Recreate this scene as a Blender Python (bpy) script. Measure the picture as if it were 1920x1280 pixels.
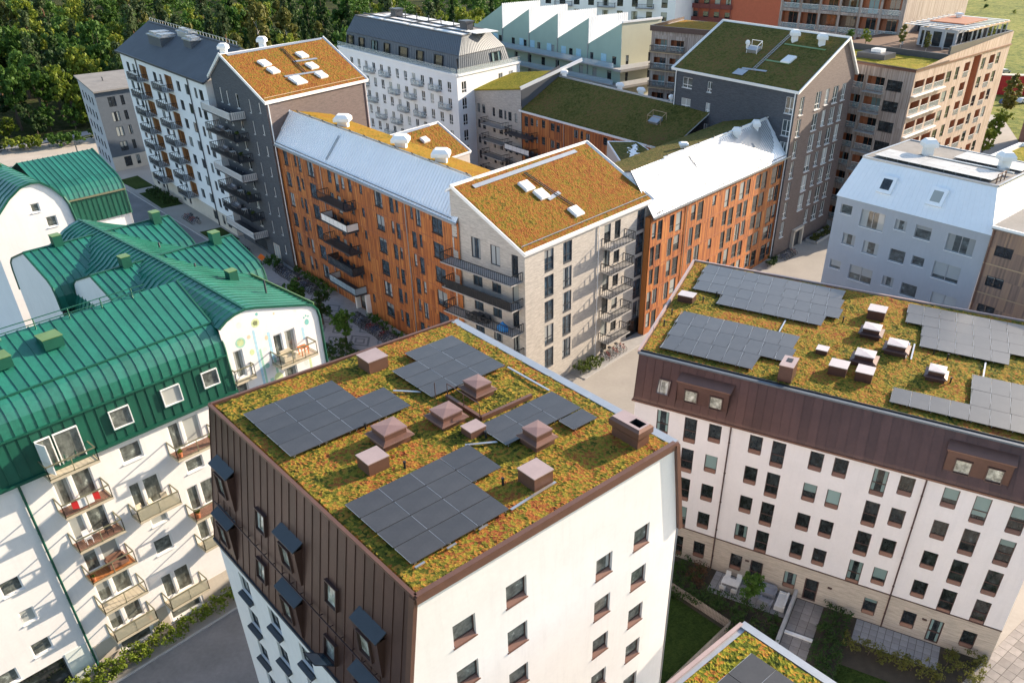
import bpy, math, random
import numpy as np
from mathutils import Vector
random.seed(7); np.random.seed(7)
for o in list(bpy.data.objects): bpy.data.objects.remove(o)
sc = bpy.context.scene
C = sc.collection
R = math.radians
# ------------------------------------------------------------------ camera, light, exposure
cam = bpy.data.cameras.new('camera'); co = bpy.data.objects.new('camera', cam); C.objects.link(co)
cam.sensor_width = 36; cam.lens = 1523/1920*36
cam.shift_x = -96/1920; cam.shift_y = 150/1920
cam.clip_start = .5; cam.clip_end = 5000
co.location = (0, 0, 50)
_p, _r = .5750, .0118
_f = Vector((0, math.cos(_p), -math.sin(_p))); _u0 = Vector((0, math.sin(_p), math.cos(_p))); _r0 = Vector((1, 0, 0))
_x = _r0*math.cos(_r)+_u0*math.sin(_r); _y = _u0*math.cos(_r)-_r0*math.sin(_r)
from mathutils import Matrix
_m = Matrix((_x, _y, -_f)).transposed().to_4x4(); _m.translation = co.location; co.matrix_world = _m
sc.camera = co
SUN_EL, SUN_AZ = 20.0, 33.5            # azimuth counted from +X towards +Y
w = bpy.data.worlds.new('World'); sc.world = w; w.use_nodes = True
nt = w.node_tree; bg = nt.nodes['Background']
sky = nt.nodes.new('ShaderNodeTexSky'); sky.sky_type = 'NISHITA'; sky.sun_disc = False
sky.sun_elevation = R(SUN_EL); sky.sun_rotation = R(90-SUN_AZ); sky.air_density = 1.0; sky.dust_density = 1.0; sky.ozone_density = 1.0
nt.links.new(sky.outputs[0], bg.inputs[0]); bg.inputs[1].default_value = .15
sl = bpy.data.lights.new('sun', 'SUN'); sl.energy = 5.0; sl.angle = R(.53); sl.color = (1, .84, .65)
so = bpy.data.objects.new('sun', sl); C.objects.link(so)
sd = Vector((math.cos(R(SUN_AZ))*math.cos(R(SUN_EL)), math.sin(R(SUN_AZ))*math.cos(R(SUN_EL)), math.sin(R(SUN_EL))))
so.rotation_euler = sd.to_track_quat('Z', 'Y').to_euler(); so.location = (60, 60, 90)
sc.view_settings.view_transform = 'Standard'; sc.view_settings.look = 'None'
sc.view_settings.gamma = 1; sc.view_settings.exposure = 1.1
sc.render.engine = 'CYCLES'

# ------------------------------------------------------------------ materials
MATS = {}
def nodes(name):
    m = bpy.data.materials.new(name); m.use_nodes = True
    t = m.node_tree; b = t.nodes['Principled BSDF']
    MATS[name] = m
    return m, t, b
def N(t, typ, **kw):
    n = t.nodes.new(typ)
    for k, v in kw.items():
        if k.startswith('i_'):
            n.inputs[k[2:].replace('_', ' ')].default_value = v
        else: setattr(n, k, v)
    return n
def L(t, a, b): t.links.new(a, b)
def math_(t, op, a, b=None, c=None):
    n = N(t, 'ShaderNodeMath', operation=op)
    for i, x in enumerate((a, b, c)):
        if x is None: continue
        if isinstance(x, (int, float)): n.inputs[i].default_value = x
        else: L(t, x, n.inputs[i])
    return n.outputs[0]
def mixc(t, fac, a, b, typ='MIX'):
    n = N(t, 'ShaderNodeMix', data_type='RGBA', blend_type=typ)
    for s, x in ((0, fac), (6, a), (7, b)):
        if isinstance(x, (int, float)): n.inputs[s].default_value = x
        elif isinstance(x, tuple): n.inputs[s].default_value = x if len(x) == 4 else x+(1,)
        else: L(t, x, n.inputs[s])
    return n.outputs[2]
def ramp(t, fac, stops, interp='LINEAR'):
    n = N(t, 'ShaderNodeValToRGB'); n.color_ramp.interpolation = interp
    e = n.color_ramp.elements
    while len(e) < len(stops): e.new(.5)
    for q, (p, c) in zip(e, stops): q.position = p; q.color = c if len(c) == 4 else c+(1,)
    L(t, fac, n.inputs[0]); return n.outputs[0]
def noise(t, vec, scale, detail=3, rough=.55):
    n = N(t, 'ShaderNodeTexNoise'); n.inputs['Scale'].default_value = scale; n.inputs['Detail'].default_value = detail
    n.inputs['Roughness'].default_value = rough
    if vec is not None: L(t, vec, n.inputs['Vector'])
    return n.outputs[0]
def obj_co(t): return N(t, 'ShaderNodeTexCoord').outputs['Object']
def bump(t, b, h, strength=.3, dist=.02):
    n = N(t, 'ShaderNodeBump'); n.inputs['Strength'].default_value = strength; n.inputs['Distance'].default_value = dist
    L(t, h, n.inputs['Height']); L(t, n.outputs[0], b.inputs['Normal'])
def plain(name, col, rough=.6, metal=0, var=.12, scale=1.5, bmp=0, rnd=0, dirt=0, spec=None, coat=0, can=0):
    """a paint, metal or plaster: a base colour with soft blotches, fine grain and some per-piece difference"""
    m, t, b = nodes(name)
    co_ = obj_co(t)
    n1 = noise(t, co_, scale, 4); n2 = noise(t, co_, scale*9, 3)
    f = math_(t, 'ADD', math_(t, 'MULTIPLY', n1, .65), math_(t, 'MULTIPLY', n2, .35))
    lo = tuple(c*(1-var) for c in col); hi = tuple(min(1, c*(1+var)) for c in col)
    c = ramp(t, f, [(.3, lo), (.7, hi)])
    if rnd:
        r = N(t, 'ShaderNodeObjectInfo').outputs['Random']
        c = mixc(t, 1.0, c, ramp(t, r, [(0, (1-rnd,)*3), (1, (1+rnd*.4,)*3)]), 'MULTIPLY')
    if dirt:
        mp = N(t, 'ShaderNodeMapping'); mp.inputs['Scale'].default_value = (3, 3, .25); L(t, co_, mp.inputs[0])
        d = noise(t, mp.outputs[0], 1.0, 5, .65)
        c = mixc(t, ramp(t, d, [(.5, (0, 0, 0)), (.75, (dirt,)*3)]), c, tuple(x*.55 for x in col))
    L(t, c, b.inputs['Base Color'])
    b.inputs['Roughness'].default_value = rough; b.inputs['Metallic'].default_value = metal
    if spec is not None: b.inputs['Specular IOR Level'].default_value = spec
    if coat: b.inputs['Coat Weight'].default_value = coat; b.inputs['Coat Roughness'].default_value = .22; b.inputs['Coat IOR'].default_value = 1.6
    if bmp: bump(t, b, n2, bmp, .02)
    elif can: bump(t, b, noise(t, co_, 1.6, 2), can, .03)
    return m
def brick(name, cols, mortar, bw=.3, bh=.085, rough=.85):
    m, t, b = nodes(name)
    uv = N(t, 'ShaderNodeUVMap').outputs[0]
    bt = N(t, 'ShaderNodeTexBrick'); bt.inputs['Scale'].default_value = 1; bt.inputs['Brick Width'].default_value = bw; bt.inputs['Row Height'].default_value = bh
    bt.inputs['Mortar Size'].default_value = .008; bt.inputs['Color1'].default_value = cols[0]+(1,); bt.inputs['Color2'].default_value = cols[1]+(1,); bt.inputs['Mortar'].default_value = mortar+(1,)
    L(t, uv, bt.inputs['Vector'])
    mp = N(t, 'ShaderNodeMapping'); mp.inputs['Scale'].default_value = (.6, 6, 1); L(t, uv, mp.inputs[0])
    n1 = noise(t, mp.outputs[0], 1.2, 5, .7)
    c = mixc(t, 1.0, bt.outputs[0], ramp(t, n1, [(.3, (.72,)*3), (.7, (1.2,)*3)]), 'MULTIPLY')
    L(t, c, b.inputs['Base Color']); b.inputs['Roughness'].default_value = rough
    bump(t, b, bt.outputs['Fac'], -.4, .01)
    return m
def boards(name, stops, bw=.15, storey=3.0, rough=.65, streak=.5):
    """upright timber boards: a tone per board and storey, grain and weather streaks"""
    m, t, b = nodes(name)
    uv = N(t, 'ShaderNodeUVMap').outputs[0]
    sx = N(t, 'ShaderNodeSeparateXYZ'); L(t, uv, sx.inputs[0])
    bx = math_(t, 'DIVIDE', sx.outputs[0], bw); bi = math_(t, 'FLOOR', bx); si = math_(t, 'FLOOR', math_(t, 'DIVIDE', sx.outputs[1], storey))
    cx = N(t, 'ShaderNodeCombineXYZ'); L(t, bi, cx.inputs[0]); L(t, si, cx.inputs[1])
    wn = N(t, 'ShaderNodeTexWhiteNoise'); wn.noise_dimensions = '2D'; L(t, cx.outputs[0], wn.inputs['Vector'])
    mp = N(t, 'ShaderNodeMapping'); mp.inputs['Scale'].default_value = (5, .35, 1); L(t, uv, mp.inputs[0])
    g = noise(t, mp.outputs[0], 1.5, 5, .65)
    big = noise(t, uv, .22, 3)
    f = math_(t, 'ADD', math_(t, 'ADD', math_(t, 'MULTIPLY', wn.outputs[0], .42), math_(t, 'MULTIPLY', g, streak)), math_(t, 'MULTIPLY', big, .3))
    c = ramp(t, f, stops)
    L(t, c, b.inputs['Base Color']); b.inputs['Roughness'].default_value = rough
    fr = math_(t, 'FRACT', bx); e = math_(t, 'LESS_THAN', fr, .12)
    bump(t, b, e, -.5, .015)
    return m
def sedum(name, stops, cell=.16, big=.25, amp=.75):
    m, t, b = nodes(name)
    co_ = obj_co(t)
    v = N(t, 'ShaderNodeTexVoronoi'); v.inputs['Scale'].default_value = 1/cell; L(t, co_, v.inputs['Vector'])
    sep = N(t, 'ShaderNodeSeparateColor'); L(t, v.outputs['Color'], sep.inputs[0])
    n1 = noise(t, co_, 1.1, 4, .6); n2 = noise(t, co_, big, 3); n3 = noise(t, co_, 22, 3, .7)
    f = math_(t, 'ADD', math_(t, 'MULTIPLY', sep.outputs[0], .38), math_(t, 'MULTIPLY', n1, .48))
    f = math_(t, 'ADD', f, math_(t, 'MULTIPLY', math_(t, 'SUBTRACT', n2, .5), amp))
    f = math_(t, 'ADD', f, math_(t, 'MULTIPLY', n3, .14))
    c = ramp(t, f, stops)
    c = mixc(t, 1.0, c, ramp(t, n3, [(.3, (.62,)*3), (.7, (1.25,)*3)]), 'MULTIPLY')
    L(t, c, b.inputs['Base Color']); b.inputs['Roughness'].default_value = .95; b.inputs['Specular IOR Level'].default_value = .1
    bump(t, b, math_(t, 'ADD', v.outputs['Distance'], n3), .8, .06)
    return m
def leaf(name, c1, c2):
    m, t, b = nodes(name)
    r = N(t, 'ShaderNodeObjectInfo').outputs['Random']
    n1 = noise(t, obj_co(t), .6, 2); n2 = noise(t, obj_co(t), 5, 2)
    f = math_(t, 'ADD', math_(t, 'MULTIPLY', n1, .5), math_(t, 'ADD', math_(t, 'MULTIPLY', n2, .35), math_(t, 'MULTIPLY', r, .3)))
    c = ramp(t, f, [(.3, c1), (.8, c2)])
    L(t, c, b.inputs['Base Color']); b.inputs['Roughness'].default_value = .6; b.inputs['Specular IOR Level'].default_value = .2
    tr = N(t, 'ShaderNodeBsdfTranslucent'); L(t, c, tr.inputs[0])
    mx = N(t, 'ShaderNodeMixShader'); mx.inputs[0].default_value = .3
    L(t, b.outputs[0], mx.inputs[1]); L(t, tr.outputs[0], mx.inputs[2]); L(t, mx.outputs[0], t.nodes['Material Output'].inputs[0])
    return m
def pane(name, dark, blind, share=.35, rough=.03, spec=.5):
    """window glass over a dark room; some rooms have a blind or curtain let down"""
    m, t, b = nodes(name)
    r = N(t, 'ShaderNodeObjectInfo').outputs['Random']
    g = N(t, 'ShaderNodeTexCoord').outputs['Generated']
    sx = N(t, 'ShaderNodeSeparateXYZ'); L(t, g, sx.inputs[0])
    r2 = math_(t, 'FRACT', math_(t, 'MULTIPLY', r, 17.31)); r3 = math_(t, 'FRACT', math_(t, 'MULTIPLY', r, 91.7))
    has = math_(t, 'LESS_THAN', r, share)
    drop = math_(t, 'GREATER_THAN', sx.outputs[2], math_(t, 'SUBTRACT', math_(t, 'MULTIPLY', r2, 1.4), .5))
    side = math_(t, 'GREATER_THAN', math_(t, 'ABSOLUTE', math_(t, 'SUBTRACT', sx.outputs[0], .5)), math_(t, 'ADD', math_(t, 'MULTIPLY', r3, .25), .2))
    sw = math_(t, 'GREATER_THAN', r3, .5)
    cur = math_(t, 'ADD', math_(t, 'MULTIPLY', drop, sw), math_(t, 'MULTIPLY', side, math_(t, 'SUBTRACT', 1, sw)))
    fac = math_(t, 'MULTIPLY', has, cur)
    cx = N(t, 'ShaderNodeCombineXYZ'); L(t, sx.outputs[0], cx.inputs[0]); L(t, sx.outputs[2], cx.inputs[1]); L(t, math_(t, 'MULTIPLY', r, 40), cx.inputs[2])
    room = noise(t, cx.outputs[0], 2.6, 3, .6)
    rc = ramp(t, room, [(.35, tuple(x*.35 for x in dark)), (.62, dark), (.78, tuple(min(1, x*3.2) for x in dark))])
    bc = mixc(t, r2, blind, tuple(x*.6 for x in blind))
    L(t, mixc(t, fac, rc, bc), b.inputs['Base Color'])
    b.inputs['Roughness'].default_value = rough; b.inputs['Specular IOR Level'].default_value = spec
    b.inputs['Coat Weight'].default_value = .35; b.inputs['Coat Roughness'].default_value = .02
    wv = noise(t, obj_co(t), .9, 1); bump(t, b, wv, .05, .05)
    return m
def glass(name, col, alpha=.35, rough=.05):
    m, t, b = nodes(name)
    b.inputs['Base Color'].default_value = col+(1,); b.inputs['Roughness'].default_value = rough; b.inputs['Alpha'].default_value = alpha
    return m

plain('white_plaster', (.80, .770, .750), .8, var=.05, scale=.5, bmp=.12, dirt=.13)
plain('lilac_plaster', (.74, .69, .69), .8, var=.05, scale=.5, bmp=.12, dirt=.10)
plain('cool_white_plaster', (.78, .78, .78), .8, var=.04, scale=.5, bmp=.12, dirt=.10)
plain('beige_plaster', (.55, .48, .40), .85, var=.08, scale=.8, bmp=.15, dirt=.2)
plain('grey_render', (.39, .405, .43), .75, var=.05, scale=.5, bmp=.1, dirt=.1)
plain('mint_render', (.36, .47, .39), .7, var=.05, scale=.5, dirt=.1)
plain('lime_render', (.55, .54, .40), .7, var=.05, scale=.5, dirt=.1)
plain('concrete', (.36, .345, .33), .85, var=.15, scale=1.2, bmp=.2)
plain('white_trim', (.82, .81, .79), .45, var=.04)
plain('white_metal', (.86, .875, .89), .42, metal=.1, var=.04, scale=.4, rnd=.05, dirt=.08, can=.03)
plain('white_panel', (.80, .79, .76), .5, var=.05)
plain('brown_metal', (.095, .046, .037), .42, metal=.3, var=.2, scale=.7, rnd=.2, dirt=.3, can=.2)
plain('brown_trim', (.17, .085, .06), .45, metal=.3, var=.15, rnd=.1)
plain('brown_lid', (.27, .165, .145), .45, metal=.2, var=.12, rnd=.1, dirt=.2)
plain('pale_lid', (.60, .53, .51), .42, metal=.15, var=.08, rnd=.06, dirt=.15)
plain('brown_light', (.46, .34, .31), .42, metal=.3, var=.10, rnd=.05)
plain('dark_brown_frame', (.07, .035, .03), .45, var=.15)
plain('black_metal', (.022, .024, .027), .45, metal=.3, var=.2)
plain('charcoal_metal', (.055, .06, .07), .45, metal=.2, var=.15)
plain('slate_hood', (.05, .056, .066), .5, metal=.1, var=.12)
plain('blue_grey_metal', (.10, .12, .145), .55, metal=.1, var=.1, rnd=.06)
plain('slate_roof', (.075, .085, .10), .7, var=.15, scale=.4, bmp=.2)
plain('grey_roof_felt', (.23, .215, .20), .9, var=.2, scale=.5, bmp=.3, dirt=.3)
plain('zinc', (.40, .42, .44), .4, metal=.6, var=.1)
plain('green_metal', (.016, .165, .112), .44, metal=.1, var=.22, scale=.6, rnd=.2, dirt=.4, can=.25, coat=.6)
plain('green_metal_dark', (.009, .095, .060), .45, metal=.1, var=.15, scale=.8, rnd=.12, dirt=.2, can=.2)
plain('green_hood', (.16, .26, .10), .5, metal=.2, var=.15)
plain('solar', (.045, .043, .042), .45, var=.25, scale=.8, rnd=.18, spec=.4, coat=.55)
plain('glare_panel_pale_post', (.50, .49, .47), .5, var=.12, scale=.6, rnd=.12, dirt=.3)  # solar panel glare painted in as pale colour; pergola posts are simply pale
plain('alu', (.55, .55, .56), .35, metal=.8, var=.06)
plain('asphalt', (.19, .183, .182), .92, var=.22, scale=.35, bmp=.3, dirt=0)
plain('light_asphalt', (.34, .31, .275), .92, var=.12, scale=.3, bmp=.2)
plain('sand', (.46, .40, .33), .95, var=.15, scale=.25, bmp=.3)
plain('paving', (.30, .295, .30), .88, var=.15, scale=1.5, bmp=.2, rnd=.14)
plain('dark_paving', (.16, .165, .18), .88, var=.15, scale=1.5, bmp=.2, rnd=.14)
plain('stone_path', (.27, .245, .23), .9, var=.2, scale=1.5, bmp=.3, rnd=.25)
plain('kerb_stone', (.42, .40, .38), .85, var=.12, scale=2)
plain('soil', (.05, .04, .028), .95, var=.3, scale=1.5, bmp=.5)
plain('bark', (.10, .075, .055), .9, var=.3, scale=4, bmp=.6)
plain('pine_bark', (.21, .11, .06), .9, var=.3, scale=4, bmp=.6)
plain('birch_bark', (.50, .48, .45), .8, var=.3, scale=4)
plain('picket_wood', (.40, .33, .28), .8, var=.2, scale=3, rnd=.2)
plain('red_paint', (.50, .02, .02), .5); plain('orange_paint', (.75, .17, .02), .5); plain('terracotta', (.45, .15, .06), .7)
plain('blue_cloth', (.03, .22, .55), .7); plain('white_plastic', (.72, .71, .69), .4); plain('grey_fabric', (.30, .30, .33), .85)
plain('rubber', (.015, .015, .016), .7); plain('chrome', (.5, .5, .52), .25, metal=.9)
plain('bike_blue', (.06, .10, .20), .4); plain('bike_black', (.02, .02, .022), .4); plain('bike_red', (.30, .03, .03), .4); plain('bike_silver', (.4, .4, .42), .35, metal=.5)
plain('red_render', (.46, .12, .06), .75, var=.1, dirt=.15); plain('dark_red', (.16, .03, .025), .6)
plain('timber_light', (.50, .34, .20), .7, var=.15, scale=3, rnd=.15); plain('rust_panel', (.36, .13, .06), .65, var=.15, rnd=.1)
plain('balcony_beige', (.52, .45, .33), .6, var=.08); plain('balcony_brown', (.21, .11, .075), .6, var=.25, scale=5); plain('balcony_orange', (.40, .15, .045), .6, var=.25, scale=5)
plain('olive_metal', (.20, .19, .12), .5, metal=.3)
plain('timber_deck', (.16, .09, .055), .75, var=.25, scale=3)
plain('mint_paint', (.36, .62, .48), .8, var=.15, scale=3); plain('blue_paint', (.40, .62, .72), .8, var=.15, scale=3)
plain('peach_paint', (.75, .55, .38), .8, var=.15, scale=3); plain('lime_paint', (.60, .68, .36), .8, var=.15, scale=3); plain('teal_paint', (.20, .50, .46), .8, var=.15, scale=3)
plain('pale_grey_paint', (.66, .70, .66), .8, var=.1, scale=3)
brick('grey_brick', ((.50, .46, .41), (.40, .36, .32)), (.52, .48, .43))
brick('beige_brick', ((.50, .42, .35), (.44, .37, .31)), (.52, .45, .38))
brick('dark_brick', ((.078, .085, .098), (.055, .060, .072)), (.10, .105, .115))
brick('umber_brick', ((.155, .115, .105), (.115, .085, .08)), (.17, .14, .13))
boards('orange_boards', [(.36, (.17, .048, .018)), (.52, (.32, .092, .023)), (.68, (.44, .145, .033)), (.88, (.58, .26, .075))], streak=.42)
boards('grey_boards', [(.30, (.17, .125, .105)), (.55, (.29, .23, .195)), (.80, (.40, .33, .29))], bw=.16)
boards('pale_boards', [(.30, (.28, .19, .14)), (.55, (.40, .29, .22)), (.80, (.50, .38, .31))], bw=.16)
boards('brown_boards', [(.30, (.15, .10, .075)), (.55, (.26, .165, .12)), (.80, (.36, .22, .14))], bw=.18)
boards('loggia_boards', [(.30, (.22, .10, .04)), (.55, (.40, .20, .08)), (.80, (.52, .29, .13))], bw=.15)
sedum('sedum_mixed', [(.22, (.035, .045, .010)), (.38, (.12, .125, .018)), (.49, (.27, .215, .030)), (.57, (.33, .19, .034)), (.68, (.30, .115, .030)), (.82, (.24, .065, .028)), (.95, (.15, .04, .02))])
sedum('sedum_fresh', [(.22, (.035, .050, .010)), (.38, (.13, .155, .018)), (.50, (.30, .255, .028)), (.60, (.36, .18, .032)), (.74, (.32, .10, .028)), (.92, (.18, .05, .025))])
sedum('sedum_rust', [(.22, (.085, .075, .014)), (.36, (.20, .145, .022)), (.47, (.26, .130, .028)), (.58, (.25, .095, .024)), (.76, (.19, .065, .021)), (.95, (.12, .045, .018))], cell=.22, big=.22, amp=.55)
sedum('sedum_gold', [(.20, (.10, .085, .012)), (.40, (.27, .18, .02)), (.60, (.34, .18, .024)), (.85, (.26, .11, .022))], cell=.22)
sedum('sedum_green', [(.20, (.05, .055, .012)), (.42, (.10, .10, .024)), (.58, (.145, .12, .035)), (.74, (.17, .105, .042)), (.95, (.14, .075, .036))], cell=.25, big=.12)
sedum('sedum_lime', [(.20, (.10, .11, .012)), (.42, (.23, .22, .02)), (.60, (.33, .26, .03)), (.85, (.28, .17, .03))], cell=.25, big=.15)
sedum('grass', [(.20, (.015, .028, .006)), (.50, (.035, .060, .012)), (.80, (.055, .080, .018))], cell=.12, big=.2)
sedum('meadow', [(.20, (.06, .09, .02)), (.45, (.14, .17, .03)), (.65, (.24, .24, .05)), (.9, (.30, .24, .08))], cell=1.5, big=.03)
sedum('forest_ground', [(.20, (.020, .030, .008)), (.50, (.04, .055, .014)), (.80, (.10, .08, .045))], cell=.6, big=.06)
leaf('leaf_green', (.032, .092, .016), (.095, .175, .03)); leaf('leaf_bright', (.11, .17, .018), (.27, .30, .04)); leaf('leaf_dark', (.020, .048, .014), (.055, .098, .024))
leaf('leaf_olive', (.07, .085, .02), (.17, .165, .04)); leaf('needle', (.03, .058, .02), (.08, .11, .04)); leaf('leaf_hedge', (.03, .06, .010), (.11, .145, .022)); leaf('leaf_red', (.06, .03, .02), (.14, .08, .04))
pane('glass_dark', (.030, .036, .040), (.36, .38, .36), share=.42); pane('glass_teal', (.028, .034, .036), (.24, .34, .33), share=.3); pane('glass_light', (.10, .12, .12), (.46, .48, .47), share=.6)
pane('glass_blue', (.06, .09, .12), (.40, .42, .42), share=.4)
pane('glass_sage', (.17, .185, .165), (.42, .43, .40), share=.3)
pane('glass_pale', (.58, .57, .48), (.66, .65, .58), share=.4)
glass('clear_glass', (.55, .62, .62), .28); glass('smoked_glass', (.05, .06, .07), .72); glass('sage_glass', (.42, .40, .30), .55, .15)
glass('pale_blue_glass', (.45, .58, .66), .55)

# ------------------------------------------------------------------ mesh helpers
class Fr:
    """upright plane seen from outside: u runs left to right, w sticks out, z up"""
    def __init__(s, o, ang, z=0):
        s.o = o; s.a = ang; s.d = (math.cos(R(ang)), math.sin(R(ang))); s.n = (s.d[1], -s.d[0]); s.z = z
    def p(s, u, w, z): return (s.o[0]+s.d[0]*u+s.n[0]*w, s.o[1]+s.d[1]*u+s.n[1]*w, s.z+z)
    def at(s, u, w=0, ang=0): q = s.p(u, w, 0); return Fr((q[0], q[1]), s.a+ang, s.z)
class MB:
    def __init__(s): s.v = []; s.f = []; s.uv = []
    def poly(s, pts, uv=None):
        k = len(s.v); s.v += [tuple(p) for p in pts]; s.f.append(list(range(k, k+len(pts)))); s.uv.append(uv or [(0, 0)]*len(pts))
    def hexa(s, b, t):
        """b, t: four points each, same order"""
        k = len(s.v); s.v += [tuple(p) for p in b]+[tuple(p) for p in t]
        for f in ((3, 2, 1, 0), (4, 5, 6, 7), (0, 1, 5, 4), (1, 2, 6, 5), (2, 3, 7, 6), (3, 0, 4, 7)):
            s.f.append([k+i for i in f]); s.uv.append([(0, 0)]*4)
    def box(s, F, u0, u1, w0, w1, z0, z1):
        s.hexa([F.p(u0, w1, z0), F.p(u1, w1, z0), F.p(u1, w0, z0), F.p(u0, w0, z0)], [F.p(u0, w1, z1), F.p(u1, w1, z1), F.p(u1, w0, z1), F.p(u0, w0, z1)])
    def lbox(s, x0, x1, y0, y1, z0, z1):
        s.hexa([(x0, y0, z0), (x1, y0, z0), (x1, y1, z0), (x0, y1, z0)], [(x0, y0, z1), (x1, y0, z1), (x1, y1, z1), (x0, y1, z1)])
    def bar(s, p, q, r=.03, r2=None):
        p = Vector(p); q = Vector(q); d = q-p
        if d.length < 1e-6: return
        d.normalize(); a = Vector((0, 0, 1)) if abs(d.z) < .9 else Vector((1, 0, 0))
        x = d.cross(a).normalized()*r; y = d.cross(x).normalized()*(r2 or r)
        s.hexa([p-x-y, p+x-y, p+x+y, p-x+y], [q-x-y, q+x-y, q+x+y, q-x+y])
    def tube(s, p, q, r0, r1, n=7, cap=True):
        p = Vector(p); q = Vector(q); d = (q-p).normalized(); a = Vector((0, 0, 1)) if abs(d.z) < .9 else Vector((1, 0, 0))
        x = d.cross(a).normalized(); y = d.cross(x); k = len(s.v)
        for c, r in ((p, r0), (q, r1)):
            for i in range(n): t = 2*math.pi*i/n; s.v.append(tuple(c+x*math.cos(t)*r+y*math.sin(t)*r))
        for i in range(n): j = (i+1) % n; s.f.append([k+i, k+j, k+n+j, k+n+i]); s.uv.append([(0, 0)]*4)
        if cap: s.f.append([k+n+i for i in range(n)]); s.uv.append([(0, 0)]*n); s.f.append([k+n-1-i for i in range(n)]); s.uv.append([(0, 0)]*n)
    def prism(s, pts, dv):
        """closed outline pushed along dv"""
        n = len(pts); q = [tuple(np.add(p, dv)) for p in pts]
        s.poly(pts[::-1]); s.poly(q)
        for i in range(n): j = (i+1) % n; s.poly([pts[i], pts[j], q[j], q[i]])
    def mesh(s, name, mat, smooth=False):
        me = bpy.data.meshes.new(name); me.from_pydata(s.v, [], s.f)
        ul = me.uv_layers.new(name='uv'); flat = np.array([c for f in s.uv for p in f for c in p], dtype=np.float32); ul.data.foreach_set('uv', flat)
        me.materials.append(MATS[mat])
        if smooth: me.polygons.foreach_set('use_smooth', [True]*len(me.polygons))
        return me
    def build(s, name, mat, parent=None, kind=None, smooth=False):
        if parent is not None:
            off = Vector((0, 0, 0)); q = parent
            while q: off += q.location; q = q.parent
            s.v = [(a-off.x, b-off.y, c-off.z) for a, b, c in s.v]
        o = bpy.data.objects.new(name, s.mesh(name, mat, smooth)); C.objects.link(o)
        if parent is not None: o.parent = parent
        if kind: o['kind'] = kind
        return o
def root(name, label, cat, loc, group=None, rz=0):
    o = bpy.data.objects.new(name, None); C.objects.link(o); o.location = loc; o.rotation_euler = (0, 0, rz); o.empty_display_size = .3
    o['label'] = label; o['category'] = cat
    if group: o['group'] = group
    return o
def tag(o, label, cat, group=None):
    o['label'] = label; o['category'] = cat
    if group: o['group'] = group
    return o
def inst(name, me, parent, loc, rot=(0, 0, 0)):
    o = bpy.data.objects.new(name, me); C.objects.link(o); o.parent = parent; o.location = loc; o.rotation_euler = rot; return o
def copy_tree(o, parent=None):
    c = o.copy(); C.objects.link(c); c.parent = parent
    for ch in list(o.children): copy_tree(ch, c)
    return c
def clip(poly, outline):
    """Sutherland-Hodgman against a convex counter-clockwise outline"""
    for i in range(len(outline)):
        a, b = outline[i], outline[(i+1) % len(outline)]
        def side(p): return (b[0]-a[0])*(p[1]-a[1])-(b[1]-a[1])*(p[0]-a[0])
        out = []
        for j in range(len(poly)):
            p, q = poly[j], poly[(j+1) % len(poly)]; sp, sq = side(p), side(q)
            if sp >= -1e-9: out.append(p)
            if (sp > 1e-9 and sq < -1e-9) or (sp < -1e-9 and sq > 1e-9):
                t = sp/(sp-sq); out.append((p[0]+(q[0]-p[0])*t, p[1]+(q[1]-p[1])*t))
        poly = out
        if len(poly) < 3: return []
    return poly
def wall(mb, F, outline, holes=(), depth=.2, w=0):
    zs = sorted({z for _, z in outline}|{h[1] for h in holes}|{h[3] for h in holes})
    umin = min(u for u, _ in outline)-1; umax = max(u for u, _ in outline)+1
    for za, zb in zip(zs, zs[1:]):
        if zb-za < 1e-4: continue
        hs = sorted([(h[0], h[2]) for h in holes if h[1] < zb-1e-4 and h[3] > za+1e-4]); u = umin
        for a, b in hs+[(umax, umax)]:
            if a > u+1e-4:
                q = clip([(u, za), (a, za), (a, zb), (u, zb)], outline)
                if q: mb.poly([F.p(x, w, z) for x, z in q], [(x, z) for x, z in q])
            u = max(u, b)
    for a, c, b, d in [h[:4] for h in holes]:
        for p, q in (((a, c), (b, c)), ((b, c), (b, d)), ((b, d), (a, d)), ((a, d), (a, c))):
            mb.poly([F.p(q[0], w, q[1]), F.p(p[0], w, p[1]), F.p(p[0], w-depth, p[1]), F.p(q[0], w-depth, q[1])], [(q[0], q[1]), (p[0], p[1]), (p[0]+.2, p[1]+.2), (q[0]+.2, q[1]+.2)])
ST = {}
def style(name, frame, pane_='glass_dark', ft=.06, dep=.15, mull=(), trans=(), apron=0, apm=None, sill=None, sm=None, rail=False, proud=0):
    ST[name] = dict(frame=frame, pane=pane_, ft=ft, dep=dep, mull=mull, trans=trans, apron=apron, apm=apm or frame, sill=sill, sm=sm or frame, rail=rail, proud=proud)
CACHE = {}
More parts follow.
